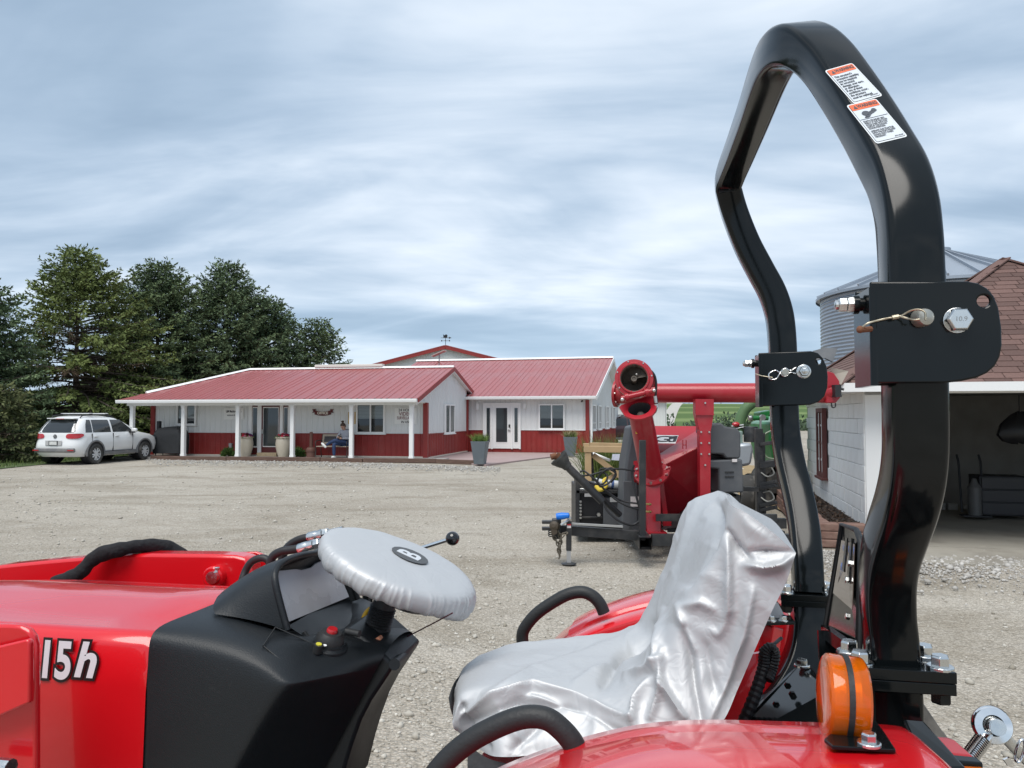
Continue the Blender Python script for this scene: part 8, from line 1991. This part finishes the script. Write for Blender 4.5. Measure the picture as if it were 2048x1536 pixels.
# --- amber turn signal on its black plate
AMB = pm('amber_lens', (0.98, 0.20, 0.005), 0.10, coat=0.6, trans=0.6, ior=1.25)
tsc = Q(1688, 1397, -.505); tax = (FWD * 0.985 + UP * 0.06 + LAT * 0.02).normalized()
def ridged_lathe(prof, n, amp):
    mb = MB(); x = tax.cross(UP).normalized(); y = tax.cross(x); vs = []; fs = []
    for r, h in prof:
        for i in range(n):
            a = 2 * math.pi * i / n; rr = r * (1 + (amp if i % 2 else -amp)) ; vs.append(tsc + tax * h + (x * math.cos(a) + y * math.sin(a)) * rr)
    for j in range(len(prof) - 1):
        for i in range(n): fs.append((j * n + i, j * n + (i + 1) % n, (j + 1) * n + (i + 1) % n, (j + 1) * n + i))
    fs.append(tuple((len(prof) - 1) * n + i for i in range(n))); fs.append(tuple(range(n - 1, -1, -1)))
    mb.add(vs, fs); return mb
R_ = 0.0430
ts = tp('turn_signal', ridged_lathe([(R_ * 0.5, 0.0225), (R_ * 0.80, 0.0215), (R_ * 0.93, 0.0195), (R_ * 0.985, 0.0170), (R_ * 0.995, 0.0145), (R_ * 0.985, 0.0030)], 160, 0.0025), AMB, smooth=20)
tp('rear_lens', ridged_lathe([(R_ * 0.985, -0.0020), (R_ * 0.985, -0.0140), (R_ * 0.97, -0.0165), (R_ * 0.90, -0.0190), (R_ * 0.6, -0.0200)], 160, 0.0025), AMB, ts, smooth=20)
m = MB(); m.lathe([(R_ * 0.9, 0.0034), (R_ * 1.015, 0.0032), (R_ * 1.015, -0.0022), (R_ * 0.9, -0.0024)], tsc, tax, 48); tp('lens_band', m, TRUB, ts, smooth=40)
m = MB(); m.lathe([(0.028, -0.013), (0.028, 0.013)], tsc + tax * 0.002, tax, 24); tp('reflector_bowl', m, pm('bowl_silver', (0.7, 0.45, 0.2), 0.3, 0.5), ts)
zf_ = fin[11][2] + 0.020
m = MB(); m.plate([QZ(1648, 1486, zf_), QZ(1665, 1500, zf_), QZ(1792, 1507, zf_), QZ(1768, 1470, zf_), QZ(1742, 1436, zf_), QZ(1700, 1440, zf_)], 0.004, UP); sp2 = tp('signal_plate', m, TBLK, smooth=0, bevel=0.001)
m = MB(); c = tsc - UP * 0.0415; m.lathe([(0.020, 0), (0.022, -0.006), (0.022, -0.012)], c, UP, 20); tp('signal_foot', m, TRUB, ts)
m = MB(); c = QZ(1738, 1490, zf_ + 0.004); m.hexbolt(c, UP, 0.0125, 0.009, washer=0.011, wt=0.3); tp('plate_bolt', m, ZINC, sp2, smooth=0, bevel=0.0004)
# rear of the near fender: black strap, tail lamp
m = MB(); m.plate([P(1806, 1458, .88), P(1848, 1462, .88), P(1935, 1560, .80), P(1850, 1560, .80)], 0.012, UP); tp('rear_strap', m, TBLK, smooth=0, bevel=0.003)
m = MB(); m.plate([P(1850, 1469, .96), P(1895, 1471, .955), P(1912, 1480, .95), P(1950, 1513, .92), P(1872, 1506, .92)], 0.03, -UP); tl = tp('tail_lamp', m, TAILR, smooth=20, bevel=0.004)
m = MB(); m.plate([P(1868, 1505, .915), P(1952, 1513, .915), P(1967, 1526, .90), P(1880, 1519, .90)], 0.012, -UP); tp('lamp_bracket', m, TBLK, tl, smooth=0, bevel=0.002)
m = MB(); m.plate([P(1893, 1523, .905), P(1962, 1528, .905), P(1985, 1560, .88), P(1905, 1560, .88)], 0.02, -UP); tp('amber_marker', m, AMB, tl, smooth=0, bevel=0.003)
# slow-moving-vehicle emblem seen edge on from behind the rollover bar
ev = [P(1684, 1049, 1.30), P(1713, 1060, 1.19), P(1722, 1086, 1.15), P(1716, 1318, 1.13), P(1650, 1262, 1.31)]
en = (ev[1] - ev[0]).cross(ev[4] - ev[0]).normalized()
m = MB(); m.plate(ev, 0.006, en); em = tp('slow_vehicle_emblem', m, TBLK, smooth=0)
m = MB(); m.tube(ev, 0.0045, 8, closed=True); tp('emblem_rim', m, TRUB, em, smooth=60)
cen = sum(ev, Vector()) / 5; side = (Vector((0, 0, EYE)) - cen).dot(en); lift = en * (0.0075 if side > 0 else -0.002)
def lerp_e(f, g): return (ev[0].lerp(ev[4], g)).lerp(ev[2].lerp(ev[3], g), f)
m = MB(); m.plate([lerp_e(0.18, 0.12) + lift, lerp_e(0.80, 0.05) + lift, lerp_e(0.84, 0.62) + lift, lerp_e(0.14, 0.62) + lift], 0.001, en if side > 0 else -en); tp('emblem_back', m, pm('emblem_grey', (0.16, 0.12, 0.10), 0.12, coat=0.8), em, smooth=0)
for k, f0 in enumerate((0.40, 0.62)):
    m = MB(); m.plate([lerp_e(f0, 0.06) + lift * 1.3, lerp_e(f0 + 0.09, 0.05) + lift * 1.3, lerp_e(f0 + 0.09, 0.36 + 0.05 * k) + lift * 1.3, lerp_e(f0, 0.34) + lift * 1.3], 0.002, en if side > 0 else -en); tp('emblem_rib', m, TBLK, em, smooth=0)
for (f, g) in ((0.72, 0.24), (0.66, 0.40), (0.76, 0.70)):
    m = MB(); m.hexbolt(lerp_e(f, g) + lift * 1.2, en if side > 0 else -en, 0.009, 0.006); tp('emblem_bolt', m, ZINC, em, smooth=0)
m = MB(); m.bar(P(1650, 1262, 1.30), P(1700, 1300, 1.12), 0.012, 0.02); m.bar(P(1655, 1262, 1.28), P(1662, 1420, 1.25), 0.03, 0.02); tp('emblem_bracket', m, TBLK, em, smooth=0)
# gusset, loom and strut under the far post
m = MB(); m.plate([P(1598, 1332, 1.36), P(1622, 1336, 1.34), P(1660, 1380, 1.22), P(1660, 1500, 1.15), P(1440, 1500, 1.22), P(1530, 1398, 1.30)], 0.01, LAT); gs_ = tp('rear_gusset', m, TBLK, smooth=0, bevel=0.003)
for px, py in ((1575, 1370), (1552, 1408), (1584, 1388), (1562, 1422)): m = MB(); m.hexbolt(P(px, py, 1.27), -LAT, 0.010, 0.006); tp('gusset_bolt', m, TBLK, gs_, smooth=0)
m = MB(); m.hexbolt(P(1604, 1333, 1.345), UP, 0.016, 0.010, washer=0.013, wt=0.3); tp('gusset_cap_bolt', m, ZINC, gs_, smooth=0)
lp = catmull([P(1475, 1470, 1.27), P(1498, 1420, 1.27), P(1515, 1375, 1.28), P(1527, 1335, 1.29), P(1530, 1308, 1.29), P(1540, 1297, 1.29), P(1548, 1308, 1.29), P(1543, 1335, 1.29), P(1535, 1360, 1.28)], 8)
m = MB(); m.tube(lp, 0.0105, 10, radii=[0.0105 if i % 2 else 0.0092 for i in range(len(lp))]); tp('wiring_loom', m, HOSE, smooth=20)
m = MB(); m.tube(catmull([P(1520, 1300, 1.32), P(1545, 1290, 1.33), P(1560, 1278, 1.35), P(1564, 1276, 1.35)], 4), 0.003, 6); tp('thin_cable', m, HOSE)
m = MB(); m.plate([P(1530, 1245, 1.50), P(1590, 1243, 1.50), P(1590, 1250, 1.50), P(1530, 1252, 1.50)], 0.05, LAT); fb2 = tp('fender_bracket', m, TBLK, smooth=0, bevel=0.002)
for px in (1543, 1567): m = MB(); m.hexbolt(P(px, 1243, 1.51), UP, 0.013, 0.009, washer=0.010, wt=0.3); tp('bracket_bolt', m, ZINC, fb2, smooth=0)
m = MB(); m.plate([P(x, y, 1.53) for x, y in ((1548, 1206), (1556, 1206), (1575, 1242), (1530, 1242))], 0.003, LAT); tp('grey_gusset', m, pm('gusset_grey', (0.36, 0.38, 0.41), 0.4), fb2, smooth=0)
m = MB(); m.bar(P(1546, 1252, 1.52), P(1520, 1400, 1.50), 0.03, 0.03); tp('red_strut', m, TRED, smooth=0, bevel=0.003)
m = MB(); m.plate([P(1480, 1312, 1.42), P(1528, 1305, 1.42), P(1500, 1450, 1.38), P(1440, 1450, 1.38)], 0.01, LAT); tp('seat_support', m, TRED, smooth=0)
# lift link with ball end at the rear right
lc = P(1984, 1450, 1.22); la_ = Vector((-0.30, -0.92, 0.25)).normalized()
m = MB(); m.lathe([(0.0155, -0.011), (0.026, -0.010), (0.0285, -0.004), (0.0285, 0.004), (0.026, 0.010), (0.0155, 0.011), (0.0145, 0)], lc, la_, 30, cap=False); lk = tp('lift_link', m, CHROME, smooth=50)
m = MB(); m.lathe([(0.012, 0.013), (0.0152, 0.008), (0.0152, -0.008), (0.012, -0.013)], lc, la_, 24, cap=False); tp('ball_bush', m, ZINC, lk, smooth=50)
m = MB(); m.tube([lc - la_ * 0.02, lc + la_ * 0.034], 0.0118, 20); m.tube([lc + la_ * 0.034, lc + la_ * 0.036], 0.0105, 20); tp('link_pin', m, ZINC, lk, smooth=40)
rd = (P(1936, 1520, 1.20) - P(1968, 1478, 1.215)).normalized(); a = P(1968, 1476, 1.218); prof_ = [(0.012, -0.010)]
for k in range(16): prof_ += [(0.0125, 0.004 + 0.0035 * k), (0.0108, 0.0057 + 0.0035 * k)]
m = MB(); m.lathe(prof_, a, rd, 18, cap=False); tp('threaded_rod', m, CHROME, lk, smooth=30)
m = MB(); m.tube([P(2005, 1470, 1.24), P(2062, 1530, 1.27)], 0.0085, 14); tp('link_stud', m, ZINC, lk, smooth=40)
m = MB(); ring = [P(2040 + 8 * math.cos(a) - 5 * math.sin(a), 1502 + 26 * math.sin(a) * 0.9, 1.225) for a in [k * 0.5236 for k in range(12)]]; m.tube(ring, 0.0022, 6, closed=True); m.plate([P(2008, 1520, 1.22), P(2020, 1515, 1.22), P(2028, 1528, 1.22), P(2016, 1532, 1.22)], 0.004, (0, 1, 0)); tp('linch_pin', m, CHROME, lk, smooth=60)

# --- running gear under the bodywork
m = MB(); m.plate([W(2.2, -0.16, 0.45), W(-0.1, -0.16, 0.45), W(-0.1, 0.16, 0.45), W(2.2, 0.16, 0.45)], 0.4, UP); tp('chassis', m, TBLK, smooth=0, bevel=0.01)
m = MB(); m.plate([W(0.95, -0.42, 0.62), W(0.25, -0.42, 0.62), W(0.25, 0.42, 0.62), W(0.95, 0.42, 0.62)], 0.02, UP); tp('floor_plate', m, TRUB, smooth=0)
m = MB(); m.plate([W(0.60, -0.19, 0.96), W(0.22, -0.19, 0.99), W(0.22, 0.19, 0.99), W(0.60, 0.19, 0.96)], 0.07, UP); tp('seat_base', m, TRED, smooth=0, bevel=0.01)
for sg in (-1, 1):
    for s_, R_, wd_, nm in ((0.14, 0.60, 0.26, 'rear_tyre'), (1.85, 0.36, 0.18, 'front_tyre')):
        c = W(s_, sg * (0.62 if s_ < 1 else 0.50), R_); c.z = R_; m = MB()
        m.lathe([(R_ * 0.55, -wd_ * 0.45), (R_ * 0.85, -wd_ * 0.5), (R_ * 0.94, -wd_ * 0.42), (R_ * 0.95, 0), (R_ * 0.94, wd_ * 0.42), (R_ * 0.85, wd_ * 0.5), (R_ * 0.55, wd_ * 0.45)], c, LAT, 40, cap=False)
        for k in range(18):
            a = k * 2 * math.pi / 18
            for q in (-1, 1):
                a2 = a + (0.17 if q > 0 else 0); d1_ = FWD * math.cos(a2) + UP * math.sin(a2); d2_ = FWD * math.cos(a2 + 0.22) + UP * math.sin(a2 + 0.22)
                m.bar(c + d1_ * R_ * 0.965 + LAT * q * wd_ * 0.03, c + d2_ * R_ * 0.95 + LAT * q * wd_ * 0.47, 0.03, R_ * 0.08, up=d1_)
        w_ = tp(nm, m, TYRE, smooth=30); m = MB(); m.lathe([(0.001, -0.03), (R_ * 0.3, -0.03), (R_ * 0.5, -wd_ * 0.4), (R_ * 0.56, -wd_ * 0.45), (R_ * 0.56, wd_ * 0.45), (R_ * 0.5, wd_ * 0.3), (0.001, wd_ * 0.2)], c, LAT, 30, cap=False); tp('wheel_disc', m, pm('wheel_red', (0.5, 0.01, 0.015), 0.35), w_)
# ------------------------------------------------------------------ silver cloth covers resting on the seat and the wheel
def silver_material(name='silver_cloth'):
    m = bpy.data.materials.new(name); m.use_nodes = True; nt = m.node_tree; L = nt.links; b = nt.nodes['Principled BSDF']
    b.inputs['Base Color'].default_value = (0.50, 0.51, 0.52, 1); b.inputs['Metallic'].default_value = 0.36; b.inputs['Roughness'].default_value = 0.53; b.inputs['Specular IOR Level'].default_value = 0.35
    co = nd(nt, 'ShaderNodeTexCoord')
    n1 = nd(nt, 'ShaderNodeTexNoise'); n1.inputs['Scale'].default_value = 11; n1.inputs['Detail'].default_value = 3; n1.inputs['Distortion'].default_value = 0.6; L.new(co.outputs['Object'], n1.inputs['Vector'])
    v1 = nd(nt, 'ShaderNodeTexVoronoi', feature='DISTANCE_TO_EDGE'); v1.inputs['Scale'].default_value = 8
    mx = nd(nt, 'ShaderNodeMix', data_type='RGBA', blend_type='LINEAR_LIGHT'); mx.inputs[0].default_value = 0.25; L.new(co.outputs['Object'], mx.inputs[6]); L.new(n1.outputs['Color'], mx.inputs[7]); L.new(mx.outputs[2], v1.inputs['Vector'])
    mr = nd(nt, 'ShaderNodeMapRange'); mr.inputs['From Max'].default_value = 0.12; L.new(v1.outputs['Distance'], mr.inputs['Value'])
    b1 = nd(nt, 'ShaderNodeBump'); b1.inputs['Strength'].default_value = 0.07; b1.inputs['Distance'].default_value = 0.006; L.new(mr.outputs[0], b1.inputs['Height'])
    b2 = nd(nt, 'ShaderNodeBump'); b2.inputs['Strength'].default_value = 0.12; b2.inputs['Distance'].default_value = 0.012; L.new(n1.outputs['Fac'], b2.inputs['Height']); L.new(b1.outputs[0], b2.inputs['Normal'])
    L.new(b2.outputs[0], b.inputs['Normal'])
    MATS[name] = m; return m
SILV = silver_material()
def fine_grid(rows, n):
    """Catmull-Rom in both directions."""
    a = [catmull(r, n) for r in rows]
    cols = [catmull([r[j] for r in a], n) for j in range(len(a[0]))]
    return [[cols[j][i] for j in range(len(cols))] for i in range(len(cols[0]))]
FAR = [(915, 1385), (930, 1348), (968, 1318), (1020, 1298), (1085, 1287), (1155, 1280), (1228, 1270), (1272, 1254), (1293, 1228), (1312, 1190), (1334, 1130), (1352, 1072), (1369, 1028), (1396, 1000), (1440, 986)]
NEA = [(905, 1432), (914, 1394), (945, 1378), (1005, 1374), (1080, 1380), (1150, 1388), (1215, 1388), (1262, 1365), (1298, 1316), (1328, 1266), (1356, 1218), (1389, 1152), (1418, 1100), (1440, 1052), (1452, 1002)]
HEM = [(912, 1462), (922, 1472), (945, 1492), (985, 1512), (1050, 1512), (1130, 1500), (1210, 1480), (1300, 1464), (1380, 1456), (1440, 1448), (1478, 1372), (1512, 1294), (1544, 1222), (1574, 1160), (1592, 1106)]
rows = []
for i in range(len(FAR)):
    tt = 0.21 if i > 1 else 0.17
    F_, N_, H_ = Q(*FAR[i], tt), Q(*NEA[i], -0.20), Q(*HEM[i], -0.262 if i > 2 else -0.20)
    if i > 9: H_ = Q(*HEM[i], -0.235)
    Cc = F_.lerp(N_, 0.5) + UP * (0.010 if i < 7 else 0.0) - FWD * (0.012 if i > 7 else 0)
    M_ = N_.lerp(H_, 0.5) - LAT * 0.006
    s, t, z = stz(F_); Fh = W(s - (0.10 if i > 7 else 0), 0.25, z - (0.12 if i <= 7 else 0.05))
    M_ = N_.lerp(H_, 0.5) - LAT * (0.012 if i < 9 else 0.006)
    if i == len(FAR) - 1: M_ = M_ + UP * 0.008
    rows.append([Fh, F_, F_.lerp(Cc, 0.5) + UP * 0.004, Cc, Cc.lerp(N_, 0.6) + UP * 0.005, N_.lerp(Cc, 0.10) + UP * 0.003, N_.lerp(H_, 0.10), N_.lerp(M_, 0.6), M_.lerp(H_, 0.4), H_])
# back panel behind the seat back: from the top edge down
G_ = fine_grid(rows, 14)
def to_px(p):
    zc_ = p.y * CP + (p.z - EYE) * SP; yc_ = -p.y * SP + (p.z - EYE) * CP; return 1024 + FPX * p.x / zc_, 768 - FPX * yc_ / zc_
FOLDS = [([(1437, 1010), (1436, 1046), (1422, 1092), (1400, 1125), (1375, 1165)], -0.020, 11), ([(1501, 1102), (1540, 1101), (1584, 1103)], -0.008, 5), ([(1494, 1128), (1530, 1134), (1565, 1126), (1590, 1110)], 0.012, 8), ([(1455, 1062), (1475, 1090), (1500, 1118)], -0.010, 8), ([(1457, 1080), (1461, 1150), (1461, 1218), (1453, 1232)], 0.010, 9),
         ([(1420, 1256), (1437, 1268), (1467, 1222)], 0.0045, 7), ([(1359, 1214), (1402, 1203), (1430, 1218)], 0.006, 9), ([(1359, 1214), (1369, 1257), (1390, 1300)], 0.007, 8), ([(1330, 1222), (1316, 1284), (1312, 1340)], 0.010, 8), ([(1326, 1297), (1322, 1363), (1345, 1400), (1369, 1435)], 0.011, 8),
         ([(1369, 1257), (1382, 1310), (1389, 1363), (1402, 1440)], -0.011, 9), ([(1250, 1352), (1296, 1337), (1325, 1316)], 0.009, 7), ([(1205, 1366), (1237, 1312), (1276, 1284), (1305, 1249)], -0.020, 11), ([(926, 1429), (985, 1396), (1065, 1376), (1151, 1396), (1263, 1438)], 0.014, 8), ([(972, 1392), (1065, 1337), (1157, 1310), (1268, 1268)], 0.007, 12),
         ([(946, 1442), (1038, 1403), (1138, 1416), (1240, 1458)], -0.011, 8), ([(1065, 1396), (1170, 1429), (1212, 1450)], 0.010, 7), ([(925, 1410), (939, 1462), (975, 1492)], -0.012, 8), ([(1150, 1365), (1210, 1337), (1272, 1308)], 0.008, 9), ([(1262, 1440), (1270, 1403), (1296, 1360)], 0.012, 8), ([(1300, 1435), (1316, 1396), (1326, 1360)], 0.010, 7),
         ([(1508, 1180), (1490, 1270), (1455, 1360), (1422, 1440)], 0.008, 10), ([(1412, 1290), (1424, 1350), (1440, 1400)], -0.005, 9), ([(990, 1400), (1010, 1440), (1050, 1490)], 0.005, 10), ([(1090, 1440), (1060, 1470), (1030, 1500)], -0.006, 9), ([(1395, 1010), (1375, 1070), (1350, 1150), (1330, 1205)], 0.008, 10), ([(1470, 1010), (1500, 1050), (1540, 1078)], 0.005, 12), ([(1020, 1330), (1100, 1318), (1180, 1290)], -0.005, 12)]
FOLDS = [([Vector(q) for q in f], a, w) for f, a, w in FOLDS]
PXY = np.array([[to_px(p) for p in r] for r in G_])
FH = np.zeros(PXY.shape[:2])
for pts, amp, wd_ in FOLDS:
    best = np.full(FH.shape, 1e9); pos = np.zeros(FH.shape); sg_ = np.zeros(FH.shape); n = len(pts) - 1
    for k in range(n):
        a_ = np.array(pts[k]); d_ = np.array(pts[k + 1]) - a_; L2 = d_ @ d_
        t_ = np.clip(((PXY - a_) @ d_) / L2, 0, 1); q_ = PXY - a_ - t_[..., None] * d_; dist = np.hypot(q_[..., 0], q_[..., 1]); cr_ = (d_[0] * q_[..., 1] - d_[1] * q_[..., 0]) / math.sqrt(L2)
        mk = dist < best; best[mk] = dist[mk]; pos[mk] = ((k + t_) / n)[mk]; sg_[mk] = cr_[mk]
    u_ = best / wd_ * (1.05 - 0.3 * np.tanh(sg_ / (0.4 * wd_)))
    FH += 1.25 * amp * np.sin(math.pi * (0.08 + 0.84 * pos)) ** 0.6 * (0.75 * np.exp(-1.7 * (np.sqrt(u_ * u_ + 0.12) - 0.346)) + 0.25 * np.exp(-u_ * u_))
nr, nc = len(G_), len(G_[0])
def gnorm(i, j):
    a = G_[min(i + 1, nr - 1)][j] - G_[max(i - 1, 0)][j]; b = G_[i][min(j + 1, nc - 1)] - G_[i][max(j - 1, 0)]
    n = a.cross(b)
    return n.normalized() if n.length > 1e-9 else UP
nn_ = [[gnorm(i, j) for j in range(nc)] for i in range(nr)]
sgn0 = 1 if nn_[nr // 3][nc // 2].z > 0 else -1
D_ = []
for i in range(nr):
    r = []
    for j in range(nc):
        p = G_[i][j]; n = nn_[i][j] * sgn0
        q = Vector((p.x * 7 + p.z * 3, p.y * 7, p.z * 5)); ng = mnoise.noise(q) * 0.005 + (max(0, 1 - 6 * abs(mnoise.noise(q * 1.7 + Vector((5, 2, 9)))))) * 0.0022
        edge = min(1, min(i, nr - 1 - i) / 6 + 0.25)
        r.append(p + n * (FH[i, j] * min(1, 0.3 + min(i, nr - 1 - i) / 14) + ng * edge))
    D_.append(r)
sc_ = thing('seat_cover', 'wrinkled silver cloth cover draped over the tractor seat', 'cover', W(0.4, 0, 0.95), math.pi - TA)
m = MB(); m.grid(D_); part('cloth', m, SILV, sc_, smooth=80)
# rear skirt of the back and the dark front flap
m = MB(); rr = []
for i in range(14 * 9, nr, 4):
    a, b = D_[i][-1], D_[i][0]; rr.append([a.lerp(b, k / 8) + FWD * 0.02 * math.sin(math.pi * k / 8) for k in range(9)])
tr_ = D_[-1]; hf = nc // 2
m.grid(rr); m.grid([[tr_[j].lerp(tr_[nc - 1 - j], f / 8) + UP * 0.006 * math.sin(math.pi * f / 8) * min(1, (hf - j) / 20) for j in range(0, hf, 3)] for f in range(9)]); part('rear_skirt', m, SILV, sc_, smooth=80)
m = MB(); fr_ = [Q(897, 1396, -.16), Q(905, 1372, -.05), Q(915, 1356, .05), Q(930, 1345, .14)]; fr2 = [Q(903, 1425, -.165), Q(908, 1400, -.05), Q(916, 1380, .05), Q(930, 1360, .14)]; fr3 = [Q(925, 1478, -.17), Q(925, 1465, -.05), Q(930, 1440, .05), Q(938, 1400, .14)]
m.grid(fine_grid([fr_, fr2, fr3], 6)); part('front_flap', m, pm('dark_cloth', (0.075, 0.08, 0.085), 0.6, 0.2, bump=0.3, bscale=40), sc_, smooth=80)
m = MB(); hl = [Q(935, 1490, -.25), Q(985, 1520, -.255), Q(1060, 1530, -.26), Q(1130, 1520, -.265)]; m.grid(fine_grid([[p for p in hl], [p - UP * 0.06 for p in hl]], 6)); part('elastic_hem', m, MATS['dark_cloth'], sc_, smooth=80)

# wheel cover with elastic gathers
wcx = thing('steering_wheel_cover', 'round silver cloth cover with gathered skirt over the steering wheel', 'cover', wc, math.pi - TA)
wx = (FWD - wn_ * FWD.dot(wn_)).normalized(); wy = wn_.cross(wx)
NT = 560; KR = 0.835
prof_c = [(0.0, 0.010), (0.03, 0.0097), (0.06, 0.009), (0.09, 0.008), (0.115, 0.0062), (0.135, 0.005), (0.152, 0.0036), (0.164, 0.0015), (0.171, -0.002), (0.1750, -0.007), (0.1765, -0.013), (0.177, -0.019), (0.1765, -0.025), (0.175, -0.031), (0.1725, -0.037), (0.167, -0.042), (0.158, -0.045), (0.149, -0.046)]
m = MB(); rows = []
def gather(a):
    """Uneven sharp pleats drawn up by the elastic."""
    c, s_ = math.cos(a), math.sin(a)
    w1 = 2.2 * mnoise.noise(Vector((3 * c, 3 * s_, 0))) * 3; w2 = mnoise.noise(Vector((5 * c, 5 * s_, 4))) * 4
    p1 = 1 - abs(math.sin((44 * a + w1 * 2) / 2)) ** 0.55 * 1.6; p2 = 1 - abs(math.sin((71 * a + w2 * 2) / 2)) ** 0.6 * 1.6
    k1 = 0.55 + mnoise.noise(Vector((8 * c, 8 * s_, 2))); k2 = 0.5 + mnoise.noise(Vector((9 * c, 9 * s_, 7)))
    return p1 * max(0.1, k1) * 0.7 + p2 * max(0.05, k2) * 0.5
GT = [gather(2 * math.pi * i / NT) for i in range(NT)]
for k, (r, h) in enumerate(prof_c):
    g_ = max(0, (k - 6) / 11.0); row = []; r *= KR; h *= 0.86
    for i in range(NT):
        a = 2 * math.pi * i / NT; c, s_ = math.cos(a), math.sin(a)
        pl = GT[(i + int(2 * g_ * 3 * math.sin(5 * a))) % NT]
        rear = max(0, -math.cos(a - 0.12)) ** 5
        rr_ = r + g_ ** 0.7 * 0.0052 * pl * (1 + rear) + rear * (0.010 * g_ ** 2 + 0.006 * (r / 0.146) ** 3) + 0.0015 * mnoise.noise(Vector((3 * c, 3 * s_, 0.3 * k)))
        hh = h - rear * 0.014 * g_ - g_ ** 2 * 0.007 * mnoise.noise(Vector((7 * c, 7 * s_, 1))) + (0.0018 * mnoise.noise(Vector((r * 22 * c, r * 22 * s_, 3))) if k < 9 else 0)
        row.append(wc + wx * (rr_ * c) + wy * (rr_ * s_) + wn_ * (hh + 0.008))
    rows.append(row)
m.grid(rows, closed=True); part('cloth', m, SILV, wcx, smooth=80)
lc_ = wc + wx * -0.010 + wy * 0.018 * (1 if wy.dot(LAT) > 0 else -1) + wn_ * 0.0182
oct_ = [(0.036 * math.cos(a) * 1.0, 0.036 * math.sin(a)) for a in [math.pi / 16 + 2 * math.pi * k / 16 for k in range(16)]]
Mb = frame_of(lc_, LAT, wx)
m = MB(); m.plate([Mb @ Vector((x, y, 0)) for x, y in oct_], 0.0006, wn_); bd = part('round_badge', m, pm('badge_charcoal', (0.075, 0.08, 0.085), 0.6), wcx, smooth=0)
text_obj('lettering', 'B', pm('badge_silver', (0.66, 0.68, 0.70), 0.4, 0.3), Mb @ Matrix.Translation((0, -0.001, 0.0011)), 0.060, wcx, extrude=0.0004, offset=0.0016)
m = MB(); m.tube([Q(905, 1226, -.10), Q(860, 1250, -.04), Q(815, 1273, .02)], 0.0012, 6); part('drawstring', m, pm('cord_maroon', (0.08, 0.02, 0.03), 0.7), wcx)
